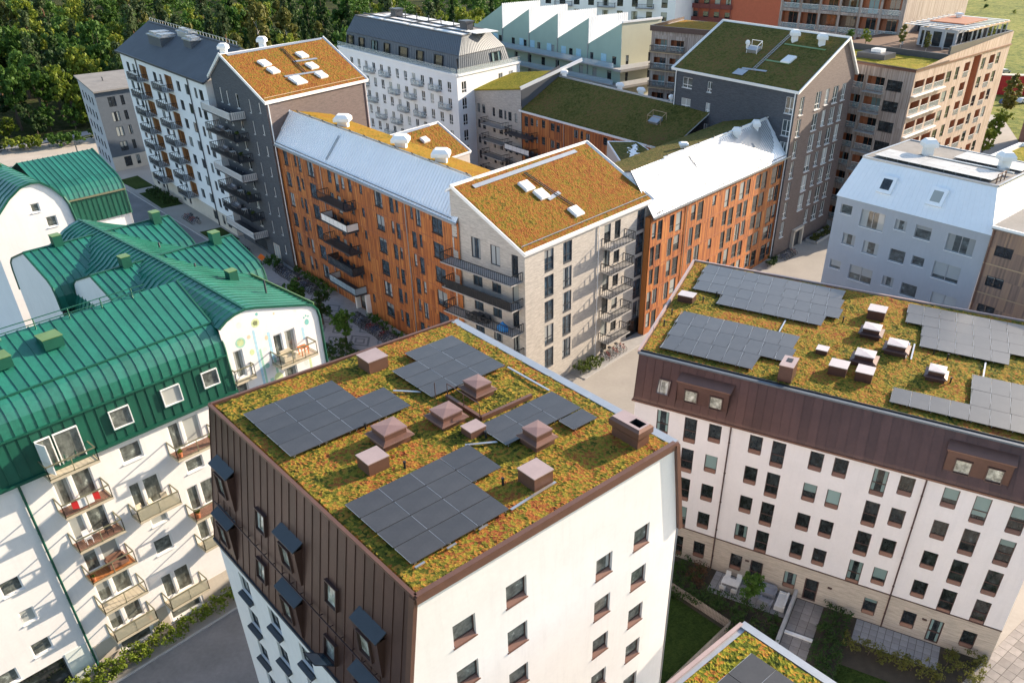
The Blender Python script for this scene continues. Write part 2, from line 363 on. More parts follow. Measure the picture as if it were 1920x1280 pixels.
def window(rt, F, u0, z0, u1, z1, st, w=0, tilt=0, name='window'):
    s = ST[st]; W = round(u1-u0, 2); H = round(z1-z0, 2); k = (st, W, H)
    if k not in CACHE:
        d = s['dep']; t = s['ft']; h = W/2; y0 = d-.07-s['proud']; y1 = d
        f = MB()
        a = s['apron']
        f.lbox(-h, -h+t, y0, y1, 0, H); f.lbox(h-t, h, y0, y1, 0, H); f.lbox(-h+t, h-t, y0, y1, H-t, H); f.lbox(-h+t, h-t, y0, y1, a, a+t)
        for x in s['mull']: f.lbox(-h+W*x-t*.6, -h+W*x+t*.6, y0+.004, y1, a+t, H-t)
        for z in s['trans']: f.lbox(-h+t, h-t, y0+.006, y1, a+(H-a)*z-t*.6, a+(H-a)*z+t*.6)
        p = MB(); p.poly([(-h+t, d-.02, a+t), (h-t, d-.02, a+t), (h-t, d-.02, H-t), (-h+t, d-.02, H-t)])
        e = {}
        if a:
            q = MB(); q.hexa([(-h+t, -.03, -.02), (h-t, -.03, -.02), (h-t, d, -.02), (-h+t, d, -.02)], [(-h+t, -.03, .03), (h-t, -.03, .03), (h-t, d-.03, a), (-h+t, d-.03, a)]); e['apron'] = q.mesh('apron', s['apm'])
        if s['sill']:
            q = MB(); q.lbox(-h-.05, h+.05, -s['sill'], d-.05, -.06, -.005); e['sill'] = q.mesh('sill', s['sm'])
        if s['rail']:
            q = MB(); q.lbox(-h, h, -.03, 0, .95, 1.0); q.lbox(-h, h, -.03, 0, .08, .12)
            n = max(3, int(W/.14))
            for i in range(n+1): x = -h+W*i/n; q.lbox(x-.012, x+.012, -.025, -.005, .1, .96)
            e['guard_rail'] = q.mesh('guard_rail', s['frame'])
        CACHE[k] = (f.mesh('window', s['frame']), p.mesh('pane', s['pane']), e)
    f, p, e = CACHE[k]
    loc = Vector(F.p((u0+u1)/2, w, z0))-rt.location
    o = inst(name, f, rt, loc, (-tilt, 0, R(F.a)))
    inst('pane', p, o, (0, 0, 0))
    for n, m in e.items(): inst(n, m, o, (0, 0, 0))
    return o
def facade(rt, F, outline, wins, mat, depth=.15, name='wall', extra=(), w=0):
    mb = MB(); wall(mb, F, outline, [x[:4] for x in wins]+list(extra), depth, w); o = mb.build(name, mat, rt)
    for x in wins: window(rt, F, *x[:4], x[4], w)
    return o
def slab(rt, name, pts, t, mat):
    """roof slab: four or more corner points, thickness t below"""
    mb = MB(); q = [(x, y, z-t) for x, y, z in pts]; n = len(pts)
    mb.poly(pts); mb.poly(q[::-1])
    for i in range(n): j = (i+1) % n; mb.poly([pts[i], q[i], q[j], pts[j]])
    return mb.build(name, mat, rt)
def vnoise(X, Y, s, seed):
    rs = np.random.RandomState(seed); g = rs.rand(257, 257)
    x = X/s; y = Y/s; xi = np.floor(x).astype(int); yi = np.floor(y).astype(int); fx = x-xi; fy = y-yi
    fx = fx*fx*(3-2*fx); fy = fy*fy*(3-2*fy); a = g[xi % 256, yi % 256]; b = g[(xi+1) % 256, yi % 256]; c = g[xi % 256, (yi+1) % 256]; d = g[(xi+1) % 256, (yi+1) % 256]
    return a*(1-fx)*(1-fy)+b*fx*(1-fy)+c*(1-fx)*fy+d*fx*fy
def planting(rt, name, q, res, hgt, mat, seed=1, jag=1.0, kind='stuff'):
    """sedum mat or turf on a four-cornered surface: a fine uneven sheet with small tufts"""
    q = [np.array(p, float) for p in q]; off = np.array(rt.location) if rt else np.zeros(3)
    lu = max(np.linalg.norm(q[1]-q[0]), np.linalg.norm(q[2]-q[3])); lv = max(np.linalg.norm(q[3]-q[0]), np.linalg.norm(q[2]-q[1]))
    nu = max(2, int(lu/res)); nv = max(2, int(lv/res))
    U, V = np.meshgrid(np.linspace(0, 1, nu+1), np.linspace(0, 1, nv+1), indexing='ij')
    Pn = (q[0][None, None]*((1-U)*(1-V))[..., None]+q[1][None, None]*(U*(1-V))[..., None]+q[2][None, None]*(U*V)[..., None]+q[3][None, None]*((1-U)*V)[..., None])
    nrm = np.cross(q[1]-q[0], q[3]-q[0]); nrm /= np.linalg.norm(nrm)
    if nrm[2] < 0: nrm = -nrm
    X = U*lu; Y = V*lv
    h = .45*vnoise(X, Y, 1.1, seed)+.35*vnoise(X, Y, .33, seed+1)+.5*jag*np.random.rand(*X.shape)*vnoise(X, Y, .5, seed+3)
    h = h*hgt; h[0, :] = h[-1, :] = h[:, 0] = h[:, -1] = -.02
    Pn = Pn+nrm*h[..., None]-off
    if res < .3:
        jit = (np.random.rand(*Pn.shape)-.5)*res*.6; jit[..., 2] = 0; jit[0] = jit[-1] = 0; jit[:, 0] = jit[:, -1] = 0; Pn = Pn+jit
    idx = np.arange((nu+1)*(nv+1)).reshape(nu+1, nv+1)
    fc = np.stack([idx[:-1, :-1], idx[1:, :-1], idx[1:, 1:], idx[:-1, 1:]], -1).reshape(-1, 4)
    me = bpy.data.meshes.new(name); me.from_pydata(Pn.reshape(-1, 3).tolist(), [], fc.tolist()); me.materials.append(MATS[mat])
    o = bpy.data.objects.new(name, me); C.objects.link(o)
    if rt: o.parent = rt
    if kind: o['kind'] = kind
    return o
def strips(rt, n, fn, mat, name='roof_panel', rib=(.05, .06), join=False, gap=0):
    """standing-seam sheet metal: fn(s) gives the line of one seam for s in 0..1; each strip is a panel with its own seam"""
    tot = MB()
    for i in range(n):
        a = [Vector(p) for p in fn(i/n)]; b = [Vector(p) for p in fn((i+1)/n)]
        mb = tot if join else MB()
        for j in range(len(a)-1):
            mb.poly([a[j], b[j], b[j+1], a[j+1]])
            ac = (b[j]-a[j]); 
            if ac.length < 1e-6: ac = b[j+1]-a[j+1]
            ac.normalize(); al = (a[j+1]-a[j]); nn = ac.cross(al)
            if nn.length < 1e-9: continue
            nn.normalize()
            if nn.z < -.05: nn = -nn
            hw = ac*rib[0]/2; up = nn*rib[1]
            p0, p1 = a[j], a[j+1]
            mb.poly([p0-hw, p0-hw+up, p1-hw+up, p1-hw]); mb.poly([p0-hw+up, p0+hw+up, p1+hw+up, p1-hw+up]); mb.poly([p0+hw+up, p0+hw, p1+hw, p1+hw+up])
        if not join: mb.build(name, mat, rt)
    if join: return tot.build(name, mat, rt)
def pipe(rt, F, u, z0, z1, mat, r=.06, w=.12, name='downpipe'):
    mb = MB(); mb.tube(F.p(u, w, z0), F.p(u, w, z1), r, r, 8); 
    z = z0+1.5
    while z < z1: mb.box(F, u-.08, u+.08, 0, w, z-.03, z+.03); z += 3
    mb.lbox(0, 0, 0, 0, 0, 0) if 0 else None
    return mb.build(name, mat, rt)
def balcony(rt, F, u0, u1, z, dep, railm='black_metal', slabm='concrete', front='bars', panelm=None, h=1.05, gap=.13, th=.16, w=0, sides='bars', deck=None):
    mb = MB(); mb.box(F, u0, u1, w, w+dep, z-th, z); b = mb.build('balcony', slabm, rt)
    r = MB(); t = .025
    c = [F.p(u0+.04, w+.02, z), F.p(u0+.04, w+dep-.04, z), F.p(u1-.04, w+dep-.04, z), F.p(u1-.04, w+.02, z)]
    V3 = [Vector(x) for x in c]; up = Vector((0, 0, 1))
    for i, (p, q) in enumerate(zip(V3, V3[1:])):
        r.bar(p+up*h, q+up*h, .035, .04); r.bar(p+up*.08, q+up*.08, .02)
        kind = front if i == 1 else sides
        if kind == 'bars':
            n = max(2, int((q-p).length/gap))
            for k in range(n+1): x = p+(q-p)*(k/n); r.bar(x+up*.06, x+up*h, .026)
        else:
            n = max(1, int((q-p).length/1.1))
            for k in range(n+1): x = p+(q-p)*(k/n); r.bar(x, x+up*h, .022)
    r.build('railing', railm, b)
    if panelm:
        pn = MB()
        for i, (p, q) in enumerate(zip(V3, V3[1:])):
            kind = front if i == 1 else sides
            if kind == 'panel':
                d = (q-p).normalized(); n_ = Vector((d.y, -d.x, 0))*.02; e = d*.05
                pn.hexa([p+e+up*.1-n_, q-e+up*.1-n_, q-e+up*.1+n_, p+e+up*.1+n_], [p+e+up*(h-.05)-n_, q-e+up*(h-.05)-n_, q-e+up*(h-.05)+n_, p+e+up*(h-.05)+n_])
        pn.build('guard_panel', panelm, b)
    if deck:
        k = MB(); n = max(2, int((u1-u0)/.3))
        for i in range(n): a = u0+.05+(u1-u0-.1)*i/n; k.box(F, a, a+(u1-u0-.1)/n-.02, w+.05, w+dep-.08, z+.001, z+.025)
        k.build('decking', deck, b)
    return b
def gutter_trim(rt, name, pts, mat, r=.1, r2=.08):
    mb = MB()
    for p, q in zip(pts, pts[1:]): mb.bar(p, q, r, r2)
    return mb.build(name, mat, rt)
def ladder(rt, a, b, wd, mat, name='roof_ladder', n=14):
    a = Vector(a); b = Vector(b); d = (b-a); x = d.cross(Vector((0, 0, 1))).normalized()*wd/2; mb = MB()
    mb.bar(a-x, b-x, .035); mb.bar(a+x, b+x, .035)
    for i in range(n+1): c = a+d*i/n; mb.bar(c-x, c+x, .025)
    return mb.build(name, mat, rt)
def hatch(rt, c, du, dv, up, su, sv, h, mat, top=None, name='roof_hatch', cap=.0):
    """roof box: kerb and a slightly wider lid; du, dv, up are unit vectors of the roof plane"""
    c = Vector(c); du = Vector(du)*su/2; dv = Vector(dv)*sv/2; up = Vector(up)
    mb = MB(); b = [c-du-dv, c+du-dv, c+du+dv, c-du+dv]; hh = up*h
    mb.hexa(b, [p+hh for p in b]); o = mb.build(name, mat, rt)
    k = MB(); e = 1.06
    b2 = [c-du*e-dv*e+hh, c+du*e-dv*e+hh, c+du*e+dv*e+hh, c-du*e+dv*e+hh]; t = up*(.05+cap)
    i = 1-.55*min(1, cap*2)
    k.hexa(b2, [(c+hh)+(p-(c+hh))*i+t for p in b2]); k.build('lid', top or mat, o)
    return o

# ------------------------------------------------------------------ ground and streets
def sheet(name, pts, z, mat, kind='structure'):
    mb = MB(); mb.poly([(x, y, z) for x, y in pts]); return mb.build(name, mat, None, kind)
sheet('ground', [(-1500, -600), (1500, -600), (1500, 2400), (-1500, 2400)], -.05, 'meadow')
sheet('forest_floor', [(-420, 150), (-128, 186), (-113, 206), (-96, 212), (-60, 214), (-20, 225), (10, 250), (10, 700), (-520, 700)], -.03, 'forest_ground')
sheet('district_pavement', [(-110, 12), (70, 12), (95, 150), (120, 235), (60, 262), (-8, 232), (-96, 206), (-128, 190), (-128, 60)], -.012, 'light_asphalt')
FR = Fr((-35.28, 41.75), 50.3)          # front of the green-roofed block
FB = Fr((13.49, 53.44), -27)            # garden front of the lilac block
FE = Fr((-42.67, 121.43), -47.4)        # timber block facing the plaza
FD = Fr((-4.32, 82.05), 51)             # grey brick block, street front
FH = Fr((-83.3, 163.5), -47)
sheet('street', [FR.p(-30, 2.45, 0)[:2], FR.p(34, 2.45, 0)[:2], FR.p(34, 12, 0)[:2], FR.p(-30, 14, 0)[:2]], -.006, 'asphalt')
sheet('back_street', [FH.p(-10, 18, 0)[:2], FH.p(46, 16, 0)[:2], FH.p(46, 4.6, 0)[:2], FH.p(-3, 5.5, 0)[:2], FH.p(-14, 4, 0)[:2]], -.006, 'asphalt')
sheet('far_road', [(-190, 150), (-128.5, 187.2), (-114, 204.6), (-92, 230), (-95, 233), (-117, 207.5), (-131, 190.5), (-193, 153)], -.004, 'paving')
sheet('sand_strip', [(-150, 168), (-127, 185), (-112, 202.5), (-88, 192), (-98, 176), (-128, 150)], -.008, 'sand')
def kerb(pts, name='kerb', h=.12, wd=.14, mat='kerb_stone'):
    mb = MB()
    for a, b in zip(pts, pts[1:]):
        a = Vector((*a[:2], 0)); b = Vector((*b[:2], 0)); d = (b-a).normalized(); n_ = Vector((-d.y, d.x, 0))*wd/2
        mb.hexa([a-n_, b-n_, b+n_, a+n_], [p+Vector((0, 0, h)) for p in (a-n_, b-n_, b+n_, a+n_)])
    return mb.build(name, mat, None, 'structure')
kerb([FR.p(-30, 2.4, 0), FR.p(34, 2.4, 0)]); kerb([FH.p(-3, 5.5, 0), FH.p(46, 4.6, 0)])
kerb([(-127.5, 186.2), (-112.6, 203.6)])
# plaza in front of the timber block: diamond pattern of pale and dark setts
sheet('plaza', [FE.p(-6, .2, 0)[:2], FE.p(46, .2, 0)[:2], FE.p(46, 12, 0)[:2], FE.p(-8, 13, 0)[:2]], -.003, 'paving')
pl = bpy.data.objects['plaza']
def diamond(cu, cw, r0, r1, mat):
    mb = MB(); o = [(0, 1), (1.35, 0), (0, -1), (-1.35, 0)]
    for i in range(4):
        a, b = o[i], o[(i+1) % 4]
        mb.poly([FE.p(cu+a[0]*r1, cw+a[1]*r1, .003), FE.p(cu+b[0]*r1, cw+b[1]*r1, .003), FE.p(cu+b[0]*r0, cw+b[1]*r0, .003), FE.p(cu+a[0]*r0, cw+a[1]*r0, .003)])
    return mb.build('sett_band', mat, pl)
for k in range(9):
    cu = 6+k*4.6; cw = 5.6
    diamond(cu, cw, 1.25, 1.6, 'dark_paving'); diamond(cu, cw, .55, .85, 'dark_paving')
    diamond(cu+2.3, cw+2.4, .9, 1.2, 'dark_paving'); diamond(cu+2.3, cw-2.4, .9, 1.2, 'dark_paving')
for u, w_ in ((2, 5.0), (9, 7.2), (-4, 8)):
    mb = MB(); c_ = FR.p(u, w_, 0); mb.tube((c_[0], c_[1], -.02), (c_[0], c_[1], .004), .33, .33, 16); mb.build('manhole_cover', 'charcoal_metal', bpy.data.objects['street'])
# pavement by the grey brick block, path, walls and patios of the garden
sheet('pavement', [FD.p(8, .05, 0)[:2], FD.p(34, .05, 0)[:2], FD.p(34, 2.4, 0)[:2], FD.p(8, 2.4, 0)[:2]], .06, 'concrete')
kerb([FD.p(8, 2.45, 0), FD.p(34, 2.45, 0)])
def tiles(name, F, u0, u1, w0, w1, tu, tw, mat, piece='paving_slab', z=.02, jit=.0, thick=.05):
    """paved area: a joint bed and single slabs"""
    mb = MB(); mb.box(F, u0, u1, w0, w1, -.05, z-.012); base = mb.build(name, 'soil', None, 'structure')
    nu = max(1, round((u1-u0)/tu)); nw = max(1, round((w1-w0)/tw)); du = (u1-u0)/nu; dw = (w1-w0)/nw
    m = MB(); m.hexa([(-du/2+.012, -dw/2+.012, -thick), (du/2-.012, -dw/2+.012, -thick), (du/2-.012, dw/2-.012, -thick), (-du/2+.012, dw/2-.012, -thick)], [(-du/2+.016, -dw/2+.016, 0), (du/2-.016, -dw/2+.016, 0), (du/2-.016, dw/2-.016, 0), (-du/2+.016, dw/2-.016, 0)])
    me = m.mesh(piece, mat)
    for i in range(nu):
        for j in range(nw):
            p = F.p(u0+(i+.5)*du, w0+(j+.5)*dw, z+random.uniform(0, .008)); inst(piece, me, base, p, (random.uniform(-jit, jit), random.uniform(-jit, jit), R(F.a)+random.uniform(-jit, jit)))
    return base
tiles('patio', FB, .3, 7.0, .1, 2.9, .6, .6, 'paving')
tiles('patio', FB, 12.4, 18.9, .1, 2.75, .6, .6, 'paving')
tiles('garden_path', FB, 7.45, 9.7, .1, 8.6, .75, .8, 'stone_path')
tiles('stone_walk', Fr(FB.p(23.3, 6, 0)[:2], 40), -8, 12, -3.5, 1.2, .9, .8, 'stone_path', 'stone_slab', jit=.02)
sheet('garden_soil', [FB.p(-12, .02, 0)[:2], FB.p(22.3, .02, 0)[:2], FB.p(21.5, 14, 0)[:2], FB.p(-14, 14, 0)[:2]], -.002, 'soil')
mb = MB(); mb.box(FB, 7.12, 7.4, .1, 7.6, 0, .95); tag(mb.build('garden_wall', 'concrete'), 'low pale concrete wall between patio and garden path', 'wall')
mb = MB(); mb.box(FB, 7.45, 9.7, 4.2, 4.5, .03, .16); tag(mb.build('garden_step', 'white_trim'), 'white step across the stone garden path', 'step')
lawn = planting(None, 'lawn', [(-1.0, 55.0, .02), (9.0, 50.6, .02), (13.3, 46.3, .02), (4, 36, .02)], .3, .06, 'grass', 5)
lawn2 = planting(None, 'lawn', [FB.p(12.0, 5.6, .02), FB.p(20.5, 5.6, .02), FB.p(20.5, 13, .02), FB.p(12, 13, .02)], .3, .06, 'grass', 6)
planting(None, 'lawn', [FH.p(-7.5, 4.6, .03), FH.p(1.0, 4.0, .03), FH.p(.8, .4, .03), FH.p(-8.5, .4, .03)], .35, .08, 'grass', 7)
planting(None, 'lawn', [FH.p(4, 4.4, .03), FH.p(16, 4.4, .03), FH.p(16, .4, .03), FH.p(4, .4, .03)], .35, .08, 'grass', 8)
planting(None, 'lawn', [FH.p(33, 4.2, .03), FH.p(41, 4.2, .03), FH.p(41, .4, .03), FH.p(33, .4, .03)], .35, .08, 'grass', 9)
def picket(a, b, name, label):
    a = Vector((*a, 0)); b = Vector((*b, 0)); d = b-a; n = int(d.length/.14); rt = root(name, label, 'fence', a)
    m = MB(); m.hexa([(-.05, -.012, 0), (.05, -.012, 0), (.05, .012, 0), (-.05, .012, 0)], [(-.05, -.012, .95), (.05, -.012, .95), (.05, .012, .95), (-.05, .012, .95)])
    m.poly([(-.05, -.012, .95), (.05, -.012, .95), (0, 0, 1.02)]); m.poly([(.05, .012, .95), (-.05, .012, .95), (0, 0, 1.02)]); me = m.mesh('picket', 'picket_wood'); an = math.atan2(d.y, d.x)
    for i in range(n): inst('picket', me, rt, d*(i/n), (0, 0, an))
    mb = MB(); mb.bar(a+Vector((0, 0, .3)), b+Vector((0, 0, .3)), .02, .03); mb.bar(a+Vector((0, 0, .75)), b+Vector((0, 0, .75)), .02, .03); mb.build('rail', 'picket_wood', rt)
picket((9.2, 50.9), (13.7, 46.4), 'picket_fence', 'wooden picket fence between lawn and dark planting bed')
picket((13.7, 46.4), (7.0, 39.3), 'picket_fence', 'wooden picket fence running along the lawn under the corner roof')

# ------------------------------------------------------------------ styles of windows
style('A_gable', 'dark_brown_frame', 'glass_sage', .05, .22, apron=.22, apm='brown_trim', sill=.05, sm='brown_trim')
style('A_mans', 'dark_brown_frame', 'glass_pale', .07, .06, proud=.10)
style('A_white', 'charcoal_metal', 'glass_dark', .06, .2, mull=(.5,), sill=.1, sm='charcoal_metal')
style('B_small', 'dark_brown_frame', 'glass_teal', .06, .14, apron=.3, apm='brown_trim')
style('B_tall', 'dark_brown_frame', 'glass_teal', .06, .14, trans=(.38,), apron=.3, apm='brown_trim')
style('B_door', 'dark_brown_frame', 'glass_teal', .10, .14, trans=(.45,))
style('D_win', 'charcoal_metal', 'glass_blue', .09, .14, mull=(.42,), trans=(.34,), apron=.1, apm='charcoal_metal')
style('D_gab', 'charcoal_metal', 'glass_blue', .09, .14, mull=(.5,))
style('D_door', 'charcoal_metal', 'glass_dark', .09, .14)
style('E_win', 'charcoal_metal', 'glass_blue', .08, .12, mull=(.5,), trans=(.3,), sill=.12, sm='black_metal')
style('E_nar', 'charcoal_metal', 'glass_blue', .07, .12, trans=(.3,), sill=.05)
style('F_win', 'charcoal_metal', 'glass_dark', .07, .12, trans=(.33,))
style('G_win', 'white_trim', 'glass_dark', .08, .15, sill=.08, sm='white_trim')
style('J_win', 'white_trim', 'glass_light', .065, .16, mull=(.5,), trans=(.3,), sill=.16, sm='white_trim')
style('H_win', 'charcoal_metal', 'glass_dark', .07, .12, mull=(.5,))
style('I_win', 'black_metal', 'glass_dark', .07, .12, mull=(.5,))
style('L_win', 'zinc', 'glass_light', .07, .18, sill=.06, sm='white_trim')
style('L_big', 'zinc', 'glass_light', .06, .18, mull=(.5,), sill=.06, sm='white_trim')
style('N_win', 'white_trim', 'glass_dark', .08, .12, mull=(.5,), trans=(.3,), sill=.06, sm='white_trim')
style('N_mans', 'black_metal', 'glass_teal', .08, .05, proud=.15)
style('K_win', 'black_metal', 'glass_dark', .08, .12, mull=(.33, .66), sill=.05)
style('K_nar', 'black_metal', 'glass_dark', .07, .12, trans=(.35,))
style('O_win', 'charcoal_metal', 'glass_dark', .07, .12)
style('P_win', 'charcoal_metal', 'glass_dark', .07, .12, trans=(.3,))
style('R_win', 'white_trim', 'glass_sage', .09, .16, sill=.10, sm='white_trim')
style('R_door', 'white_trim', 'glass_sage', .10, .14)
style('R_dorm', 'white_trim', 'glass_sage', .055, .04, proud=.08, sill=.10, sm='green_metal')

# ------------------------------------------------------------------ A: the tower with brown mansard in front
A = root('apartment_tower', 'white apartment tower with brown metal mansard and flat sedum roof in the foreground', 'building', (-6, 36, 0))
FA = Fr((-5.91, 23.73), 43.8); FAl = Fr((-19.64, 38.19), -46.4)
AC = [(-19.64, 38.19), (-5.91, 23.73), (5.83, 34.98), (-7.38, 49.13)]
ZA = 26.0
rows = [20.20, 17.23, 14.26, 11.29, 8.3]
wins = []
for u in (10.66, 13.55):
    for i, z in enumerate(rows): wins.append((u, z-(.3 if u < 12 else 0), u+1.22, z-(.3 if u < 12 else 0)+1.42, 'A_gable'))
for u, z0 in ((1.63, 21.78), (4.68, 22.1)):
    for i in range(6): wins.append((u, z0-2.97*i, u+1.25, z0-2.97*i+1.37, 'A_gable'))
facade(A, FA, [(-1.41, 0), (17.22, 0), (17.22, 19.8), (16.27, 26), (0, 26), (-1.41, 16.8)], wins, 'white_plaster', .22)
# white left wall below the mansard with inset windows and dark metal sills
FAw = Fr(FAl.p(0, 1.33, 0)[:2], -46.4)
wl = []
for i, z in enumerate((14.0, 11.1, 8.15, 5.2)):
    for u in (1.5, 5.3, 9.0, 12.7, 16.4): wl.append((u, z, u+1.35, z+1.5, 'A_white'))
facade(A, FAw, [(-.9, 0), (19.95, 0), (19.95, 16.9), (-.9, 16.9)], wl, 'white_plaster', .2, 'side_wall')
for (u0, z0, u1, z1, s) in wl:      # slanted dark hoods beside the windows
    mb = MB(); mb.hexa([FAw.p(u0-.1, .02, z0-.25), FAw.p(u1+.1, .02, z0-.25), FAw.p(u1+.1, .02, z0-.02), FAw.p(u0-.1, .02, z0-.02)], [FAw.p(u0-.1, .30, z0-.3), FAw.p(u1+.1, .30, z0-.3), FAw.p(u1+.1, .32, z0-.12), FAw.p(u0-.1, .32, z0-.12)]); mb.build('sill_tray', 'charcoal_metal', A)
# back faces
mb = MB(); Fb = Fr((6.65, 35.77), 133.6); wall(mb, Fb, [(0, 0), (20, 0), (20, 19.8), (0, 19.8)]); mb.build('back_wall', 'white_plaster', A)
mb = MB(); wall(mb, Fr(FAl.p(-.9, -18.5, 0)[:2], -136.2), [(-2, 0), (18, 0), (18, 17), (-2, 17)]) if 0 else None
mb = MB(); mb.poly([FAw.p(-.9, 0, 0), FAw.p(-.9, 0, 16.9), (-8.2, 49.9, 16.9), (-8.2, 49.9, 0)]); mb.build('rear_wall', 'white_plaster', A)
# mansard on the left face: upright metal panels
def fA(s):
    u = s*19.93
    return [FAl.p(-.94*(1-s)+u-.02*s, 1.45, 16.7), FAl.p(u, .02, 26.0)]
strips(A, 26, fA, 'brown_metal', 'mansard_panel', (.035, .035))
def fA2(s):
    a = Vector((6.54, 35.68, 19.8)); b = Vector((-7.0, 50.0, 19.8)); c = Vector((5.84, 34.99, 26)); d = Vector((-7.38, 49.13, 26)); return [a+(b-a)*s, c+(d-c)*s]
strips(A, 20, fA2, 'brown_metal', 'mansard_panel', (.045, .055))
mb = MB(); mb.poly([FAl.p(-.94, 1.45, 16.7), FAl.p(0, 0, 26), (-7.38, 49.13, 26), (-8.2, 50.2, 16.7)]); mb.build('mansard_rear', 'brown_metal', A)
mb = MB(); mb.box(FAl, -.95, 19.9, 1.30, 1.55, 16.52, 16.72); mb.build('mansard_drip_edge', 'charcoal_metal', A)
# fin of the mansard beside the gable wall, right and left
mb = MB(); mb.hexa([FA.p(17.27, .2, 19.75), FA.p(17.55, .2, 19.75), FA.p(17.55, -.3, 19.75), FA.p(17.27, -.3, 19.75)], [FA.p(16.22, .2, 26.0), FA.p(16.5, .2, 26.0), FA.p(16.5, -.3, 26.0), FA.p(16.22, -.3, 26.0)]); mb.build('gable_fin', 'brown_trim', A)
mb = MB(); mb.hexa([FA.p(-1.55, .06, 16.7), FA.p(-1.35, .06, 16.7), FA.p(-1.35, -.3, 16.7), FA.p(-1.55, -.3, 16.7)], [FA.p(-.12, .06, 26), FA.p(.08, .06, 26), FA.p(.08, -.3, 26), FA.p(-.12, -.3, 26)]); mb.build('gable_edge', 'brown_trim', A)
# roof deck, sedum, edge metal
slab(A, 'roof_deck', [(x, y, ZA-.02) for x, y in AC], .3, 'brown_metal')
cx, cy = np.mean([p[0] for p in AC]), np.mean([p[1] for p in AC])
sh = [(cx+(x-cx)*.985, cy+(y-cy)*.985, ZA+.03) for x, y in AC]
planting(A, 'sedum', sh, .085, .13, 'sedum_mixed', 11)
mb = MB()
for i, wd in ((0, .09), (1, .13), (3, .09)):
    a = Vector((*AC[i], ZA+.07)); b = Vector((*AC[(i+1) % 4], ZA+.07)); mb.bar(a, b, wd, .09)
mb.build('roof_edge', 'brown_trim', A)
mb = MB(); mb.bar((*AC[2], ZA+.06), (*AC[3], ZA+.06), .28, .06); mb.build('roof_edge_flashing', 'zinc', A)
mb = MB(); mb.box(FA, -.05, 16.45, .0, .14, 25.72, 26.1); mb.build('gable_fascia', 'brown_trim', A)
dA = FA.d; eA = (math.cos(R(133.6)), math.sin(R(133.6)))
def lA(u, v, z): return (FA.o[0]+dA[0]*u+eA[0]*v, FA.o[1]+dA[1]*u+eA[1]*v, z)
def panels(rt, lf, cells, z0, su, sv, mat='solar', tilt=0, z1=None, name='solar_panel'):
    z0 -= .1
    m = MB(); g = .012; m.lbox(-su/2+g, su/2-g, -sv/2+g, sv/2-g, -.02, .02); me = m.mesh(name, mat)
    an = math.atan2(lf(1, 0, 0)[1]-lf(0, 0, 0)[1], lf(1, 0, 0)[0]-lf(0, 0, 0)[0])
    fr = MB()
    for (u, v) in cells:
        p = Vector(lf(u+su/2, v+sv/2, z0)); o = inst(name, me, rt, p-rt.location, (random.uniform(-.006, .006), random.uniform(-.006, .006), an))
        for s in (.12, .88): fr.bar(lf(u+su*s, v, z0-.05), lf(u+su*s, v+sv, z0-.05), .02)
        for a, b in ((.12, .1), (.88, .9)): fr.bar(lf(u+su*a, v+sv*b, z0-.4), lf(u+su*a, v+sv*b, z0-.04), .02)
        # light clamp strip between neighbouring columns
        fr.bar(lf(u, v+.05, z0+.012), lf(u, v+sv-.05, z0+.012), .008, .01)
    fr.build('panel_rack', 'zinc', rt)
su, sv = 1.79, 1.345
panels(A, lA, [(.85+i*su, 12.0+j*sv) for i in range(3) for j in range(4)]+[(.85+3*su, 12.0+j*sv) for j in range(2)], 26.42, su, sv)
panels(A, lA, [(9.4+i*su, 11.95+j*sv) for i in range(3) for j in range(3) if not (i == 0 and j == 3)]+[(11.2, 15.98+0*sv), (12.98, 15.98)], 26.42, su, sv)
panels(A, lA, [(9.45+i*su, 5.5+j*1.2) for i in range(3) for j in range(2)]+[(13.0, 4.2)], 26.40, su, 1.22)
panels(A, lA, [(.85+i*su, 1.45+j*1.355) for i in range(3) for j in range(4)]+[(6.25, 4.2), (6.25, 5.55)], 26.42, su, 1.345)
def roofbox(rt, lf, u, v, su_, sv_, z, h, flange=False, m1='brown_trim', m2='brown_light', name='vent_box', lid='brown_lid'):
    d_ = Vector(lf(1, 0, 0))-Vector(lf(0, 0, 0)); e_ = Vector(lf(0, 1, 0))-Vector(lf(0, 0, 0))
    c = lf(u+su_/2, v+sv_/2, z)
    if not flange: return hatch(rt, c, d_, e_, (0, 0, 1), su_, sv_, h, m1, m2, name, 0)
    mb = MB(); c = Vector(c); k = []
    for s, zz in ((.5, 0), (.5, h*.42), (.62, h*.46), (.60, h*.52), (.42, h*.62), (.42, h)):
        k.append([c+d_*a*su_*s+e_*b*sv_*s+Vector((0, 0, zz)) for a, b in ((-1, -1), (1, -1), (1, 1), (-1, 1))])
    for a, b in zip(k, k[1:]):
        for i in range(4): j = (i+1) % 4; mb.poly([a[i], a[j], b[j], b[i]])
    o = mb.build(name, m1, rt)
    t = MB(); q = [c+d_*a*su_*.45+e_*b*sv_*.45+Vector((0, 0, h)) for a, b in ((-1, -1), (1, -1), (1, 1), (-1, 1))]; top = c+Vector((0, 0, h+.07))
    for i in range(4): t.poly([q[i], q[(i+1) % 4], top])
    for i in range(4): j = (i+1) % 4; t.poly([q[i]-Vector((0, 0, .08)), q[j]-Vector((0, 0, .08)), q[j], q[i]])
    t.build('lid', lid, o); return o
roofbox(A, lA, 8.42, 16.85, 1.3, 1.3, 26.05, .8)
roofbox(A, lA, 4.7, 9.45, 1.55, 1.45, 26.05, .95, True)
roofbox(A, lA, 3.0, 8.2, 1.15, 1.1, 26.05, .72)
roofbox(A, lA, 8.0, 8.98, 1.45, 1.4, 26.05, .8, True)
roofbox(A, lA, 8.58, 7.35, 1.0, .85, 26.05, .48)
